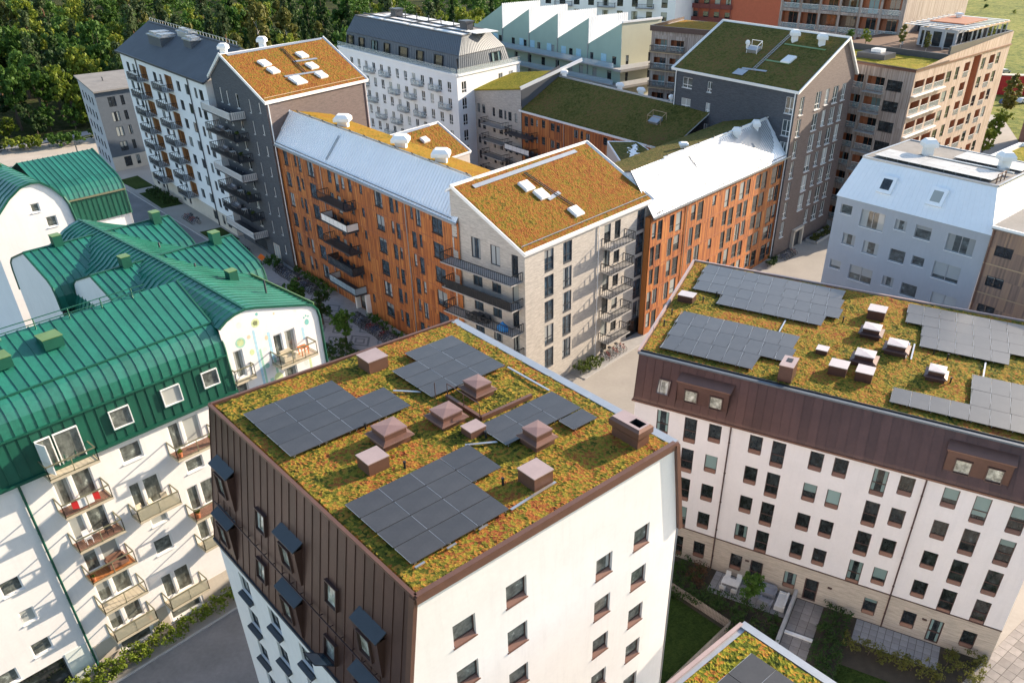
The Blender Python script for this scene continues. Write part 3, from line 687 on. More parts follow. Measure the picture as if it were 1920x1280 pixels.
roofbox(A, lA, 11.15, 10.15, 1.25, 1.4, 26.05, .85, True)
roofbox(A, lA, 10.35, 4.2, 1.25, 1.3, 26.05, .95, True)
roofbox(A, lA, 8.08, 1.8, 1.2, 1.22, 26.05, .8)
# chimney with a flared open head
mb = MB(); k = []
for a, b, z in ((0, 0, 26.05), (0, 0, 26.62), (.14, .14, 26.78), (.14, .14, 27.12), (-.02, .02, 27.28)):
    k.append([lA(14.38-a, .92-b, z), lA(15.25+a, .92-b, z), lA(15.25+a, 2.75+b, z), lA(14.38-a, 2.75+b, z)])
for a, b in zip(k, k[1:]):
    for i in range(4): j = (i+1) % 4; mb.poly([a[i], a[j], b[j], b[i]])
ch = mb.build('chimney', 'brown_trim', A)
mb = MB(); z = 27.28
T = lambda u, v: lA(u, v, z)
for u0, u1, v0, v1 in ((14.36, 15.27, 1.75, 2.77), (14.36, 14.55, .9, 1.75), (15.1, 15.27, .9, 1.75), (14.55, 15.1, .9, 1.02)): mb.poly([T(u0, v0), T(u1, v0), T(u1, v1), T(u0, v1)])
mb.build('cap', 'brown_light', ch)
mb = MB(); mb.poly([lA(14.55, 1.02, 26.8), lA(15.1, 1.02, 26.8), lA(15.1, 1.75, 26.8), lA(14.55, 1.75, 26.8)])
for p, q in (((14.55, 1.02), (15.1, 1.02)), ((15.1, 1.02), (15.1, 1.75)), ((15.1, 1.75), (14.55, 1.75)), ((14.55, 1.75), (14.55, 1.02))): mb.poly([lA(*p, 26.8), lA(*q, 26.8), lA(*q, z), lA(*p, z)])
mb.build('flue', 'black_metal', ch)
# low parapets round the vent, guard rail, cable trays, vent stacks
mb = MB(); mb.bar(lA(10.15, 11.6, 26.2), lA(10.15, 8.5, 26.2), .1, .15); mb.bar(lA(10.15, 8.5, 26.2), lA(13.7, 8.4, 26.2), .1, .15); mb.build('roof_upstand', 'brown_trim', A)
mb = MB()
for v in (11.5, 10.0, 8.6): mb.bar(lA(10.15, v, 26.2), lA(10.15, v, 27.1), .02)
mb.bar(lA(10.15, 11.5, 27.1), lA(10.15, 8.6, 27.1), .02); mb.bar(lA(9.6, 11.9, 26.1), lA(9.6, 11.9, 27.2), .02); mb.build('guard_rail', 'dark_brown_frame', A)
for pts in (((6.35, 1.5), (8.0, 1.6), (9.3, 1.65)), ((8.0, 7.1), (9.4, 6.2)), ((8.3, 14.2), (9.4, 13.0)), ((14.9, 11.9), (14.9, 8.2))):
    for a, b in zip(pts, pts[1:]): mb = MB(); mb.bar(lA(*a, 26.2), lA(*b, 26.2), .07, .02); mb.build('cable_tray', 'alu', A)
for u, v in ((4.66, 7.63), (5.07, 11.92), (7.37, 3.31), (9.3, 7.02)):
    mb = MB(); mb.tube(lA(u, v, 26.05), lA(u, v, 26.42), .06, .06, 8); mb.tube(lA(u, v, 26.42), lA(u, v, 26.5), .08, .08, 8); mb.build('vent_stack', 'black_metal', A)
for u, v in ((.9, 1.3), (2.6, 1.35), (4.4, 1.4)):
    mb = MB(); mb.bar(lA(u, v, 26.2), lA(u+.5, v+.02, 26.2), .05, .03); mb.build('rail_end', 'alu', A)
# windows and hooded dormers in the left mansard
tl = math.atan2(1.43, 9.3)
def wm(z): return 1.45-(z-16.7)/9.3*1.43
for u, z in ((5.4, 21.1), (5.15, 17.75), (12.75, 21.1)): window(A, FAl, u, z, u+1.12, z+1.35, 'A_mans', wm(z)+.06, tl)
window(A, FAl, 12.6, 17.6, 13.75, 18.95, 'A_mans', wm(17.6)+.06, tl)
# the open casement
q = FAl; wc = wm(17.7)+.12
def cas(u, t, o_=0): return q.p(u, wc+1.0*t+o_*.6, 17.65+.85*t+o_*.8)
mb = MB(); mb.hexa([cas(12.6, 0), cas(13.75, 0), cas(13.75, 1), cas(12.6, 1)], [cas(12.6, 0, .06), cas(13.75, 0, .06), cas(13.75, 1, .06), cas(12.6, 1, .06)]); cs = mb.build('open_casement', 'charcoal_metal', A)
mb = MB(); mb.poly([cas(12.68, .06, .07), cas(13.67, .06, .07), cas(13.67, .94, .07), cas(12.68, .94, .07)]); mb.build('pane', 'glass_blue', cs)
for u, z in ((.6, 23.2), (.3, 19.7), (8.25, 23.0), (8.2, 19.55), (15.75, 22.7), (15.6, 19.5), (1.0, 16.6+.0)):
    if z < 17: continue
    wd = 2.1; zb = z-2.6; w1 = wm(zb)+.10; w0 = wm(z+.1)
    mb = MB(); mb.poly([FAl.p(u, w1, z-.35), FAl.p(u, wm(z-.35)-.02, z-.35), FAl.p(u, wm(zb), zb), FAl.p(u, w1, zb)]); mb.poly([FAl.p(u+wd, w1, z-.35), FAl.p(u+wd, w1, zb), FAl.p(u+wd, wm(zb), zb), FAl.p(u+wd, wm(z-.35)-.02, z-.35)])
    wall(mb, FAl, [(u, zb), (u+wd, zb), (u+wd, z-.3), (u, z-.3)], [(u+.4, zb+.5, u+1.5, z-.65)], .2, w1); dm = mb.build('dormer', 'brown_metal', A)
    mb = MB(); mb.hexa([FAl.p(u-.06, w0-.08, z+.02), FAl.p(u+wd+.06, w0-.08, z+.02), FAl.p(u+wd+.06, w1+.10, z-.36), FAl.p(u-.06, w1+.10, z-.36)], [FAl.p(u-.06, w0-.08, z+.09), FAl.p(u+wd+.06, w0-.08, z+.09), FAl.p(u+wd+.06, w1+.10, z-.29), FAl.p(u-.06, w1+.10, z-.29)]); mb.build('hood', 'slate_hood', dm)
    window(A, FAl, u+.4, zb+.5, u+1.5, z-.65, 'A_mans', w1, 0)
mb = MB(); mb.bar(FAl.p(0, wm(20)+.2, 19.9), FAl.p(19.6, wm(20)+.2, 19.9), .03)
for i in range(20): mb.bar(FAl.p(.3+i, wm(20), 19.9), FAl.p(.3+i, wm(20)+.2, 19.9), .02)
mb.build('snow_rail', 'dark_brown_frame', A)

# ------------------------------------------------------------------ C: corner of the next roof, bottom right
Cc = root('apartment_house', 'apartment house corner with sedum roof and solar panel, cut off by the bottom edge', 'building', (9, 24, 0))
FC = Fr((8.87, 28.12), -46.2); FCl = Fr((8.87-.732*14, 28.12-.681*14), 42.93)
ZC = 20.0
def lC(u, v, z): return (8.87+FC.d[0]*u-.732*v, 28.12+FC.d[1]*u-.681*v, z)
slab(Cc, 'roof_deck', [lC(0, 0, ZC), lC(16, 0, ZC), lC(16, 14, ZC), lC(0, 14, ZC)], .4, 'zinc')
planting(Cc, 'sedum', [lC(.35, .2, ZC+.03), lC(15.8, .2, ZC+.03), lC(15.8, 13.8, ZC+.03), lC(.35, 13.8, ZC+.03)], .085, .14, 'sedum_fresh', 21)
mb = MB(); mb.bar(lC(0, 0, ZC+.06), lC(0, 14, ZC+.06), .10, .08); mb.build('roof_edge', 'brown_light', Cc)
mb = MB(); mb.bar(lC(0, -.02, ZC+.05), lC(16, -.02, ZC+.05), .22, .06); mb.build('roof_edge_flashing', 'zinc', Cc)
for a, b in (((0, 0), (16, 0)), ((0, 14), (0, 0)), ((16, 0), (16, 14)), ((16, 14), (0, 14))):
    mb = MB(); mb.poly([lC(*a, 0), lC(*b, 0), lC(*b, ZC-.3), lC(*a, ZC-.3)]); mb.build('wall', 'white_plaster', Cc)
panels(Cc, lC, [(1.55+i*1.35, 1.35+j*1.8) for i in range(6) for j in range(4)], ZC+.42, 1.345, 1.79)

# ------------------------------------------------------------------ B: lilac white block with brown mansard on the right
B = root('apartment_block', 'long pale lilac apartment block with brown mansard and sedum roof, right side', 'building', (22, 58, 0))
rowz = [13.1, 10.11, 7.13, 4.13]
wins = []
for u in (-2.05, 1.29, 6.01, 7.83, 12.57, 15.57):
    for z in rowz: wins.append((u, z, u+1.05, z+1.66, 'B_small'))
for u in (-6.5, -4.1, 3.1, 10.71, 17.66, 20.05):
    for z in rowz: wins.append((u, z-.67, u+1.06, z+1.66, 'B_tall'))
up = [x for x in wins]
facade(B, FB, [(-8.5, 3.55), (22.4, 3.55), (22.4, 15.2), (-8.5, 15.2)], up, 'lilac_plaster', .14)
gr = [(u, .78, u+1.04, 2.45, 'B_small') for u in (-2.08, 1.29, 5.98, 12.52, 15.54, 19.97)]+[(-4.1, .3, -3.05, 2.45, 'B_tall'), (3.08, .1, 4.15, 2.43, 'B_door'), (7.75, .1, 8.87, 2.43, 'B_door'), (17.58, .1, 18.6, 2.5, 'B_door')]
facade(B, FB, [(-8.5, 0), (22.4, 0), (22.4, 3.47), (-8.5, 3.47)], gr, 'beige_brick', .14, 'brick_base')
mb = MB(); mb.box(FB, -8.5, 22.42, -.1, .06, 3.47, 3.55); mb.build('belt_course', 'dark_brown_frame', B)
for u in (-.25, 14.3): pipe(B, FB, u, 0, 15.1, 'dark_brown_frame', .06)
for u in (2.6, 9.6, 17.0): mb = MB(); mb.box(FB, u, u+.34, 0, .12, 2.15, 2.27); mb.build('wall_lamp', 'dark_brown_frame', B)
mb = MB(); mb.poly([FB.p(22.4, 0, 0), FB.p(24.5, -21, 0), FB.p(24.5, -21, 15.2), FB.p(22.4, 0, 15.2)]); mb.poly([FB.p(-8.5, 0, 0), FB.p(-8.5, 0, 15.2), FB.p(-11, -22.5, 15.2), FB.p(-11, -22.5, 0)]); mb.poly([FB.p(-11, -22.5, 0), FB.p(-11, -22.5, 18.6), FB.p(24.5, -23, 18.6), FB.p(24.5, -23, 0)]); mb.build('end_wall', 'lilac_plaster', B)
def fB(s):
    u = -8.6+s*31.1; ut = -9.0+s*31.4
    return [FB.p(u, .22, 15.22), FB.p(u, .10, 15.5), FB.p(ut, -1.6, 18.62)]
strips(B, 44, fB, 'brown_metal', 'mansard_panel', (.035, .035))
mb = MB(); mb.bar(FB.p(-8.7, .2, 15.2), FB.p(22.5, .2, 15.2), .10, .08); mb.build('eaves_gutter', 'brown_trim', B)
mb = MB(); mb.bar(FB.p(-8.5, -.2, 15.75), FB.p(22.4, -.2, 15.75), .025)
for i in range(31): mb.bar(FB.p(-8.3+i, -.15, 15.62), FB.p(-8.3+i, -.2, 15.8), .02)
mb.build('snow_rail', 'dark_brown_frame', B)
mb = MB(); mb.poly([FB.p(-8.6, .22, 15.2), FB.p(-9.0, -1.6, 18.62), FB.p(-11.7, -22.4, 18.62), FB.p(-11.5, -22.5, 15.2)]); mb.poly([FB.p(22.5, .22, 15.2), FB.p(24.5, -21, 15.2), FB.p(24, -22, 18.62), FB.p(22.4, -1.6, 18.62)]); mb.build('mansard_end', 'brown_metal', B)
ZB = 18.62
def lB(u, v, z): return FB.p(u, -v, z)
slab(B, 'roof_deck', [lB(-9.05, 1.6, ZB), lB(22.5, 1.6, ZB), lB(24.3, 23.2, ZB), lB(-11.75, 22.5, ZB)], .3, 'brown_metal')
planting(B, 'sedum', [lB(-8.95, 1.95, ZB+.02), lB(22.5, 1.95, ZB+.02), lB(24.2, 23.0, ZB+.02), lB(-11.6, 22.35, ZB+.02)], .095, .15, 'sedum_mixed', 31)
mb = MB(); mb.bar(lB(-9.1, 1.58, ZB+.0), lB(22.6, 1.58, ZB), .16, .07); mb.build('roof_edge_flashing', 'blue_grey_metal', B)
mb = MB(); mb.bar(lB(-9.1, 1.88, ZB+.05), lB(22.6, 1.88, ZB+.05), .05, .09); mb.build('edge_shadow_gap', 'black_metal', B)
mb = MB(); mb.bar(lB(-9.1, 1.6, ZB+.1), lB(-11.8, 22.5, ZB+.1), .1, .1); mb.bar(lB(-11.8, 22.5, ZB+.1), lB(24.4, 23.2, ZB+.1), .1, .1); mb.build('roof_edge', 'brown_light', B)
pu, pv = 1.20, 1.90
c1 = [(-9.3+i*1.37, 15.7+j*1.9) for i in range(10) for j in range(3)]+[(-6.55+i*1.37, 13.3-.0) for i in range(7)]
def arr(rt, lf, u0, v0, nu, nv, du, dv, z, skip=(), shear=0, mat='solar'):
    panels(rt, lambda u, v, zz: lf(u+shear*(v-v0), v, zz), [(u0+i*du, v0+j*dv) for i in range(nu) for j in range(nv) if (i, j) not in skip], z, du, dv, mat)
arr(B, lB, -8.95, 13.05, 10, 4, 1.36, 2.15, ZB+.42, {(0, 0), (1, 0), (9, 0)}, -.14)
arr(B, lB, -7.6, 2.65, 8, 3, 1.3, 2.5, ZB+.42, {(6, 0), (7, 0)}, -.12)
arr(B, lB, 9.9, 13.1, 9, 4, 1.36, 2.12, ZB+.42, {(0, 0), (0, 1), (6, 0), (7, 0), (8, 0)}, -.08)
arr(B, lB, 10.45, 2.7, 9, 1, 1.35, 2.4, ZB+.42, (), -.05)
arr(B, lB, 15.75, 5.1, 5, 2, 1.35, 2.5, ZB+.42, (), -.05)
for u, v, a, b, h, fl in ((6.3, 16.9, 1.45, 1.4, .9, 0), (6.45, 12.9, 1.6, 1.5, .95, 1), (8.75, 10.8, 1.7, 1.5, .95, 1), (6.75, 7.6, 1.7, 1.5, 1.0, 1), (5.4, 5.2, 1.35, 1.3, .8, 0), (7.45, 5.1, 1.25, 1.3, .85, 0), (12.3, 7.8, 1.4, 1.4, .95, 1), (3.8, 8.1, .9, .9, .45, 0), (-9.75, 12.3, 1.4, 1.1, .7, 0)):
    roofbox(B, lB, u, v, a, b, ZB+.03, h, bool(fl), 'brown_metal', 'pale_lid', lid='pale_lid')
for u, v in ((2.2, 2.2),):
    o = roofbox(B, lB, u, v, 1.05, 1.7, ZB+.03, 1.45, False, 'brown_metal', 'brown_light', 'chimney')
    mb = MB(); mb.lbox(0, 0, 0, 0, 0, 0); mb = MB(); mb.hexa([lB(u+.3, v+.75, ZB+1.54), lB(u+.75, v+.75, ZB+1.54), lB(u+.75, v+1.35, ZB+1.54), lB(u+.3, v+1.35, ZB+1.54)], [lB(u+.3, v+.75, ZB+1.56), lB(u+.75, v+.75, ZB+1.56), lB(u+.75, v+1.35, ZB+1.56), lB(u+.3, v+1.35, ZB+1.56)]); mb.build('flue', 'black_metal', o)
for a, b in (((.2, 10.4), (.1, 13.0)), ((16.3, 10.2), (16.3, 13.0)), ((10.5, 10.6), (10.4, 13.6)), ((10.9, 10.6), (10.8, 13.6))): mb = MB(); mb.bar(lB(*a, ZB+.2), lB(*b, ZB+.2), .06, .02); mb.build('cable_tray', 'alu', B)
for u, v in ((-7.6, 13.2), (-6.9, 15.0), (-9.2, 9.4), (-9.0, 7.0), (4.6, 15.2), (12.4, 12.6), (13.5, 12.2), (14.1, 8.2)):
    mb = MB(); mb.tube(lB(u, v, ZB), lB(u, v, ZB+.5), .06, .06, 8); mb.tube(lB(u, v, ZB+.5), lB(u, v, ZB+.6), .085, .085, 8); mb.build('vent_stack', 'black_metal', B)
tB = math.atan2(1.7, 3.1)
def wB(z): return .10-(z-15.5)/3.12*1.7
window(B, FB, -6.85, 16.1, -5.75, 17.35, 'A_mans', wB(16.1)+.05, tB)
for u in (-5.05, 15.05, 25):
    if u > 22: continue
    w1 = wB(15.9)-.08; mb = MB(); wd = 4.25
    for uu in (u, u+wd): mb.poly([FB.p(uu, w1, 15.75), FB.p(uu, w1, 17.75), FB.p(uu, wB(17.85)-.02, 17.85), FB.p(uu, wB(15.75), 15.75)])
    hs = [(u+.62, 16.0, u+1.75, 17.2), (u+2.7, 16.0, u+3.8, 17.2)]
    wall(mb, FB, [(u, 15.7), (u+wd, 15.7), (u+wd, 17.75), (u, 17.75)], hs, .2, w1); dm = mb.build('dormer', 'brown_metal', B)
    mb = MB(); mb.hexa([FB.p(u-.1, w1+.12, 17.72), FB.p(u+wd+.1, w1+.12, 17.72), FB.p(u+wd+.1, wB(18)-.1, 17.95), FB.p(u-.1, wB(18)-.1, 17.95)], [FB.p(u-.1, w1+.12, 17.8), FB.p(u+wd+.1, w1+.12, 17.8), FB.p(u+wd+.1, wB(18)-.1, 18.03), FB.p(u-.1, wB(18)-.1, 18.03)]); mb.build('hood', 'brown_trim', dm)
    for h in hs: window(B, FB, *h, 'A_mans', w1)

# ------------------------------------------------------------------ shared roof fittings
def unit(v): v = Vector(v); return v.normalized()
def gable_slope(rt, name, q, t, mat):
    return slab(rt, name, q, t, mat)
def plane_pt(q, a, b, lift=0):
    """point on a four-cornered slope: a along 0-1, b along 0-3"""
    q = [Vector(p) for p in q]; p = q[0]*(1-a)*(1-b)+q[1]*a*(1-b)+q[2]*a*b+q[3]*(1-a)*b
    n_ = (q[1]-q[0]).cross(q[3]-q[0]).normalized()
    if n_.z < 0: n_ = -n_
    return p+n_*lift
def slope_axes(q):
    q = [Vector(p) for p in q]; du = (q[1]-q[0]).normalized(); n_ = du.cross(q[3]-q[0]).normalized()
    if n_.z < 0: n_ = -n_
    return du, n_.cross(du), n_
def skylight(rt, q, a, b, su_=1.2, sv_=1.0, h=.28, mat='white_trim', name='skylight'):
    du, dv, n_ = slope_axes(q); return hatch(rt, plane_pt(q, a, b), du, dv, n_, su_, sv_, h, mat, 'white_panel', name, .12)
def walkway(rt, q, a0, b0, a1, b1, wd=.35, mat='zinc', name='roof_walkway'):
    mb = MB(); mb.bar(plane_pt(q, a0, b0, .12), plane_pt(q, a1, b1, .12), .03, wd/2) if 0 else None
    p0 = plane_pt(q, a0, b0, .16); p1 = plane_pt(q, a1, b1, .16); du, dv, n_ = slope_axes(q); d = (p1-p0).normalized(); x = d.cross(n_).normalized()*wd/2; y = n_*.025
    mb.hexa([p0-x-y, p1-x-y, p1+x-y, p0+x-y], [p0-x+y, p1-x+y, p1+x+y, p0+x+y]); return mb.build(name, mat, rt)
def vent_cowl(rt, p, h, mat='white_trim', r=.75, name='vent_cowl'):
    """square white exhaust stack with a stepped cap"""
    r *= .8; h *= .8; p = Vector(p); mb = MB(); k = r*.62
    mb.lbox(p.x-k, p.x+k, p.y-k, p.y+k, p.z, p.z+h*.55); o = mb.build(name, mat, rt)
    mb = MB(); mb.lbox(p.x-r, p.x+r, p.y-r, p.y+r, p.z+h*.55, p.z+h*.78)
    b = [(p.x-r, p.y-r, p.z+h*.78), (p.x+r, p.y-r, p.z+h*.78), (p.x+r, p.y+r, p.z+h*.78), (p.x-r, p.y+r, p.z+h*.78)]; s = .6
    mb.hexa(b, [(p.x-r*s, p.y-r*s, p.z+h), (p.x+r*s, p.y-r*s, p.z+h), (p.x+r*s, p.y+r*s, p.z+h), (p.x-r*s, p.y+r*s, p.z+h)]); mb.build('cap', mat, o); return o
def verge(rt, pts, mat='white_trim', name='verge_trim', r=.06, r2=.11): return gutter_trim(rt, name, pts, mat, r, r2)
def edge_rail(rt, q, b, mat='zinc', lift=.28, name='eaves_rail', n=16, a0=.02, a1=.98):
    mb = MB(); mb.bar(plane_pt(q, a0, b, lift), plane_pt(q, a1, b, lift), .035)
    for i in range(n+1): a = a0+(a1-a0)*i/n; mb.bar(plane_pt(q, a, b, 0), plane_pt(q, a, b, lift), .025)
    return mb.build(name, mat, rt)

# ------------------------------------------------------------------ D: grey brick block with rust sedum roof
D = root('brick_block', 'pale grey brick apartment block with one rust coloured sloping sedum roof, in the centre', 'building', (2, 95, 0))
wins = []
for i in range(6):
    z = 14.75-3.05*i+(.0 if i < 5 else .3)
    wins += [(3.25, z, 4.85, z+2.55, 'D_win'), (6.5, z+.02, 8.1, z+2.57, 'D_win')]
for i in range(5):
    z = 14.75-3.1*i
    wins += [(21.0, z, 22.7, z+2.6, 'D_win')]
for i in range(5):
    z = 14.95-3.1*i
    wins += [(14.2, z, 15.5, z+2.3, 'D_door'), (16.3, z, 17.5, z+2.3, 'D_door')]
wins += [(20.0, .05, 23.0, 2.6, 'D_door'), (14.3, .3, 15.6, 2.0, 'D_door')]
facade(D, FD, [(0, 0), (24, 0), (24, 18.0), (0, 18.0)], [x for x in wins if x[1] >= 0], 'grey_brick', .14)
pipe(D, FD, 13.0, 0, 17.8, 'white_trim', .06)
for i in range(5): balcony(D, FD, 13.75, 18.4, 14.75-3.1*i, 1.7, 'black_metal', 'concrete', gap=.3)
FDg = Fr(FD.p(0, -11, 0)[:2], -39)
wins = [(3.0, 15.6, 4.45, 18.0, 'D_gab'), (5.95, 15.5, 7.4, 17.8, 'D_gab'), (9.1, 14.85, 10.05, 17.45, 'D_door')]
for i in range(1, 5):
    z = 15.3-3.05*i; wins += [(3.05, z, 4.5, z+2.1, 'D_gab'), (6.0, z, 7.4, z+2.1, 'D_gab'), (9.1, z-.4, 10.05, z+2.1, 'D_door')]
facade(D, FDg, [(0, 0), (11, 0), (11, 18.0), (.7, 23.1), (0, 23.1)], wins, 'grey_brick', .14, 'gable_wall')
for i in range(5):
    z = 14.75-3.05*i
    b = balcony(D, FDg, -.3, 10.7, z, 1.9, 'black_metal', 'concrete', gap=.3, th=.12)
    if i in (1,):
        mb = MB()
        p = [Vector(FDg.p(.3, 1.87, z)), Vector(FDg.p(10.5, 1.87, z))]; mb.hexa([p[0], p[1], p[1]+Vector((.01, .01, 0)), p[0]+Vector((.01, .01, 0))], [x+Vector((0, 0, 1.0)) for x in (p[0], p[1], p[1]+Vector((.01, .01, 0)), p[0]+Vector((.01, .01, 0)))]); mb.build('screen_cloth', 'black_metal', b)
mb = MB(); mb.box(FD, .4, 23.9, -10.4, -.16, 0, 17.7); mb.poly([FD.p(24, 0, 0), FD.p(24, -11, 0), FD.p(24, -10.8, 22.9), FD.p(24, 0, 17.9)]) ; mb.build('rear_wall', 'grey_brick', D)
QD = [FD.p(-.35, .3, 17.95), FD.p(24.3, .3, 17.95), FD.p(24.6, -11.0, 23.15), FD.p(-.35, -10.45, 23.15)]
slab(D, 'roof_deck', QD, .22, 'white_trim')
slab(D, 'rear_roof', [FD.p(-.35, -10.45, 23.12), FD.p(24.6, -11.0, 23.12), FD.p(24.6, -12.2, 22.4), FD.p(-.35, -11.4, 22.5)], .22, 'white_trim')
planting(D, 'sedum', [plane_pt(QD, .012, .03, .03), plane_pt(QD, .988, .03, .03), plane_pt(QD, .988, .985, .03), plane_pt(QD, .012, .985, .03)], .14, .10, 'sedum_rust', 41)
verge(D, [plane_pt(QD, 0, 1, .12), plane_pt(QD, 0, 0, .12), plane_pt(QD, 1, 0, .04), plane_pt(QD, 1, 1, .12), plane_pt(QD, 0, 1, .12)])
for a, b in ((.36, .70), (.39, .55), (.47, .22)): skylight(D, QD, a, b, 1.5, 1.5)
ladder(D, plane_pt(QD, .43, .86, .2), plane_pt(QD, .50, .22, .2), .4, 'black_metal', n=22)
walkway(D, QD, .10, .90, .86, .92, .55, 'zinc'); walkway(D, QD, .40, .47, .50, .50, .5, 'zinc')
edge_rail(D, QD, .08, 'zinc')
# ------------------------------------------------------------------ E: timber block left, white metal roof to the plaza, sedum behind
E = root('timber_block', 'orange timber clad apartment block with pale metal roof facing the paved plaza', 'building', (-27, 105, 0))
wins = []
for i in range(6):
    z = 16.6-3.03*i; k = i % 2
    if z < .5: z = .6
    wins += [(2.3, z, 3.6, z+2.0, 'E_win'), (9.5, z, 11.3, z+2.0, 'E_win'), (27.25, z+.1, 29.1, z+2.05, 'E_win'), (40.0, z+.1, 42.1, z+2.0, 'E_win')]
    wins += [(5.65, z+.5, 6.37, z+2.05, 'E_nar'), (6.80, z, 7.62, z+2.1, 'E_nar')] if not k else [(5.50, z, 6.37, z+2.1, 'E_nar'), (7.00, z+.5, 7.67, z+2.05, 'E_nar')]
    wins += [(23.65, z+.8, 24.32, z+1.95, 'E_nar')]
    wins += [(30.75, z+.15, 31.72, z+2.1, 'E_nar'), (32.20, z+.55, 32.82, z+2.05, 'E_nar')] if not k else [(30.75, z+.5, 31.37, z+2.05, 'E_nar'), (31.90, z+.1, 32.82, z+2.1, 'E_nar')]
    wins += [(35.40, z+.55, 36.02, z+2.15, 'E_nar'), (36.65, z, 37.62, z+2.15, 'E_nar')] if not k else [(35.40, z, 36.37, z+2.0, 'E_nar'), (37.00, z+.5, 37.62, z+2.05, 'E_nar')]
    if i < 5: wins += [(15.30, z+.4, 16.32, z+2.0, 'E_nar'), (17.20, z-.4, 18.22, z+2.0, 'E_nar'), (18.90, z+.3, 19.72, z+1.9, 'E_nar'), (20.80, z+.4, 21.62, z+2.0, 'E_nar')]
    if i < 3: wins.append((44.00, z+.7, 44.97, z+2.15, 'E_nar'))
dr = (20.0, .05, 22.6, 2.75)
facade(E, FE, [(0, 0), (45.35, 0), (45.35, 19.15), (0, 19.15)], wins, 'orange_boards', .12, extra=[dr])
for a in (19.7, 22.6): mb = MB(); mb.box(FE, a, a+.3, 0, .7, 0, 2.9); mb.build('door_post', 'white_trim', E)
mb = MB(); mb.box(FE, 20.02, 22.58, -.12, -.05, .06, 2.74); dd_ = mb.build('entrance_door', 'black_metal', E)
mb = MB(); mb.box(FE, 20.3, 21.2, -.04, -.03, .3, 2.5); mb.box(FE, 21.4, 22.3, -.04, -.03, .3, 2.5); mb.build('pane', 'glass_dark', dd_)
for i in range(1, 6):
    mb = MB(); z = 18.9-3.03*i
    for a, b in ((0, 14.9), (22.0, 34.2), (34.7, 45.3)): mb.box(FE, a, b, .002, .035, z-.04, z+.04)
    mb.build('storey_batten', 'rust_panel', E)
pipe(E, FE, 34.5, 0, 19, 'zinc', .06); pipe(E, FE, 13.6, 0, 19, 'zinc', .05); pipe(E, FE, .15, 0, 19, 'white_trim', .06)
for i, (z, pm) in enumerate(((15.0, None), (12.0, 'white_panel'), (8.9, None), (5.9, 'smoked_glass'), (2.95, 'pale_blue_glass'))):
    balcony(E, FE, 14.9+.3*(i % 2), 22.2, z, 1.8, 'black_metal', 'charcoal_metal', 'panel' if pm else 'bars', pm, gap=.28, sides='panel' if pm else 'bars')
QE = [FE.p(-.3, .45, 19.1), FE.p(45.4, .45, 19.1), FE.p(44.2, -3.4, 23.2), FE.p(-.3, -3.4, 23.2)]
QE2 = [FE.p(43.2, -9.8, 21.75), FE.p(-.3, -9.8, 21.75), FE.p(-.3, -3.4, 23.15), FE.p(44.2, -3.4, 23.15)]
slab(E, 'roof_deck', QE, .2, 'zinc'); slab(E, 'rear_deck', QE2, .2, 'zinc')
strips(E, 80, lambda s: [plane_pt(QE, s, 0, .03), plane_pt(QE, s, 1, .03)], 'white_metal', 'metal_roof', (.05, .06), True)
planting(E, 'sedum', [plane_pt(QE2, 0, 0, .04), plane_pt(QE2, 1, 0, .04), plane_pt(QE2, 1, .985, .04), plane_pt(QE2, 0, .985, .04)], .3, .10, 'sedum_gold', 42)
verge(E, [plane_pt(QE, 0, 0, .08), plane_pt(QE, 1, 0, .08)], 'zinc', 'eaves_gutter', .09, .09)
edge_rail(E, QE, .07, 'charcoal_metal', .25, 'snow_rail', 60)
verge(E, [plane_pt(QE, 0, 0, .1), plane_pt(QE, 0, 1, .1)], 'white_metal')
for dz in (.45, .15): gutter_trim(E, 'ridge_rail', [plane_pt(QE, .06, 1.01, dz), plane_pt(QE, .99, 1.01, dz)], 'zinc', .045, .045)
for a in np.linspace(.07, .98, 12): gutter_trim(E, 'ridge_post', [plane_pt(QE, a, 1.01, 0), plane_pt(QE, a, 1.01, .75)], 'charcoal_metal', .06, .06)
ladder(E, plane_pt(QE, .345, .18, .15), plane_pt(QE, .345, .82, .15), .35, 'zinc', n=18)
for a in (.27, .60, .80): vent_cowl(E, plane_pt(QE2, 1-a, .70, -.2), 2.3, 'white_trim', 1.35)
mb = MB(); mb.box(FE, 0, 41.5, -9.7, -.15, 0, 18.9); mb.poly([FE.p(0, 0, 0), FE.p(0, 0, 19), FE.p(0, -3.4, 23.0), FE.p(0, -9.7, 21.6), FE.p(0, -9.7, 0)]); mb.build('rear_wall', 'orange_boards', E)
# small wing behind with its own rust roof and two skylights
Wg = root('courtyard_wing', 'small brick courtyard wing with rust sedum roof and white skylight behind the pale metal roof', 'building', (-16, 125, 0))
QW = [(-19.8, 114.0, 18.0), (-14.1, 122.4, 18.0), (-19.4, 126.7, 21.1), (-25.1, 118.2, 21.1)]
slab(Wg, 'roof_deck', QW, .22, 'white_trim')
planting(Wg, 'sedum', [plane_pt(QW, .02, .03, .03), plane_pt(QW, .98, .03, .03), plane_pt(QW, .98, .97, .03), plane_pt(QW, .02, .97, .03)], .25, .10, 'sedum_rust', 43)
verge(Wg, [plane_pt(QW, 0, 0, .05), plane_pt(QW, 1, 0, .05), plane_pt(QW, 1, 1, .1), plane_pt(QW, 0, 1, .1)], r=.08, r2=.1)
skylight(Wg, QW, .45, .62, 1.2, 1.0); walkway(Wg, QW, .0, .96, .8, .97, .5)
mb = MB()
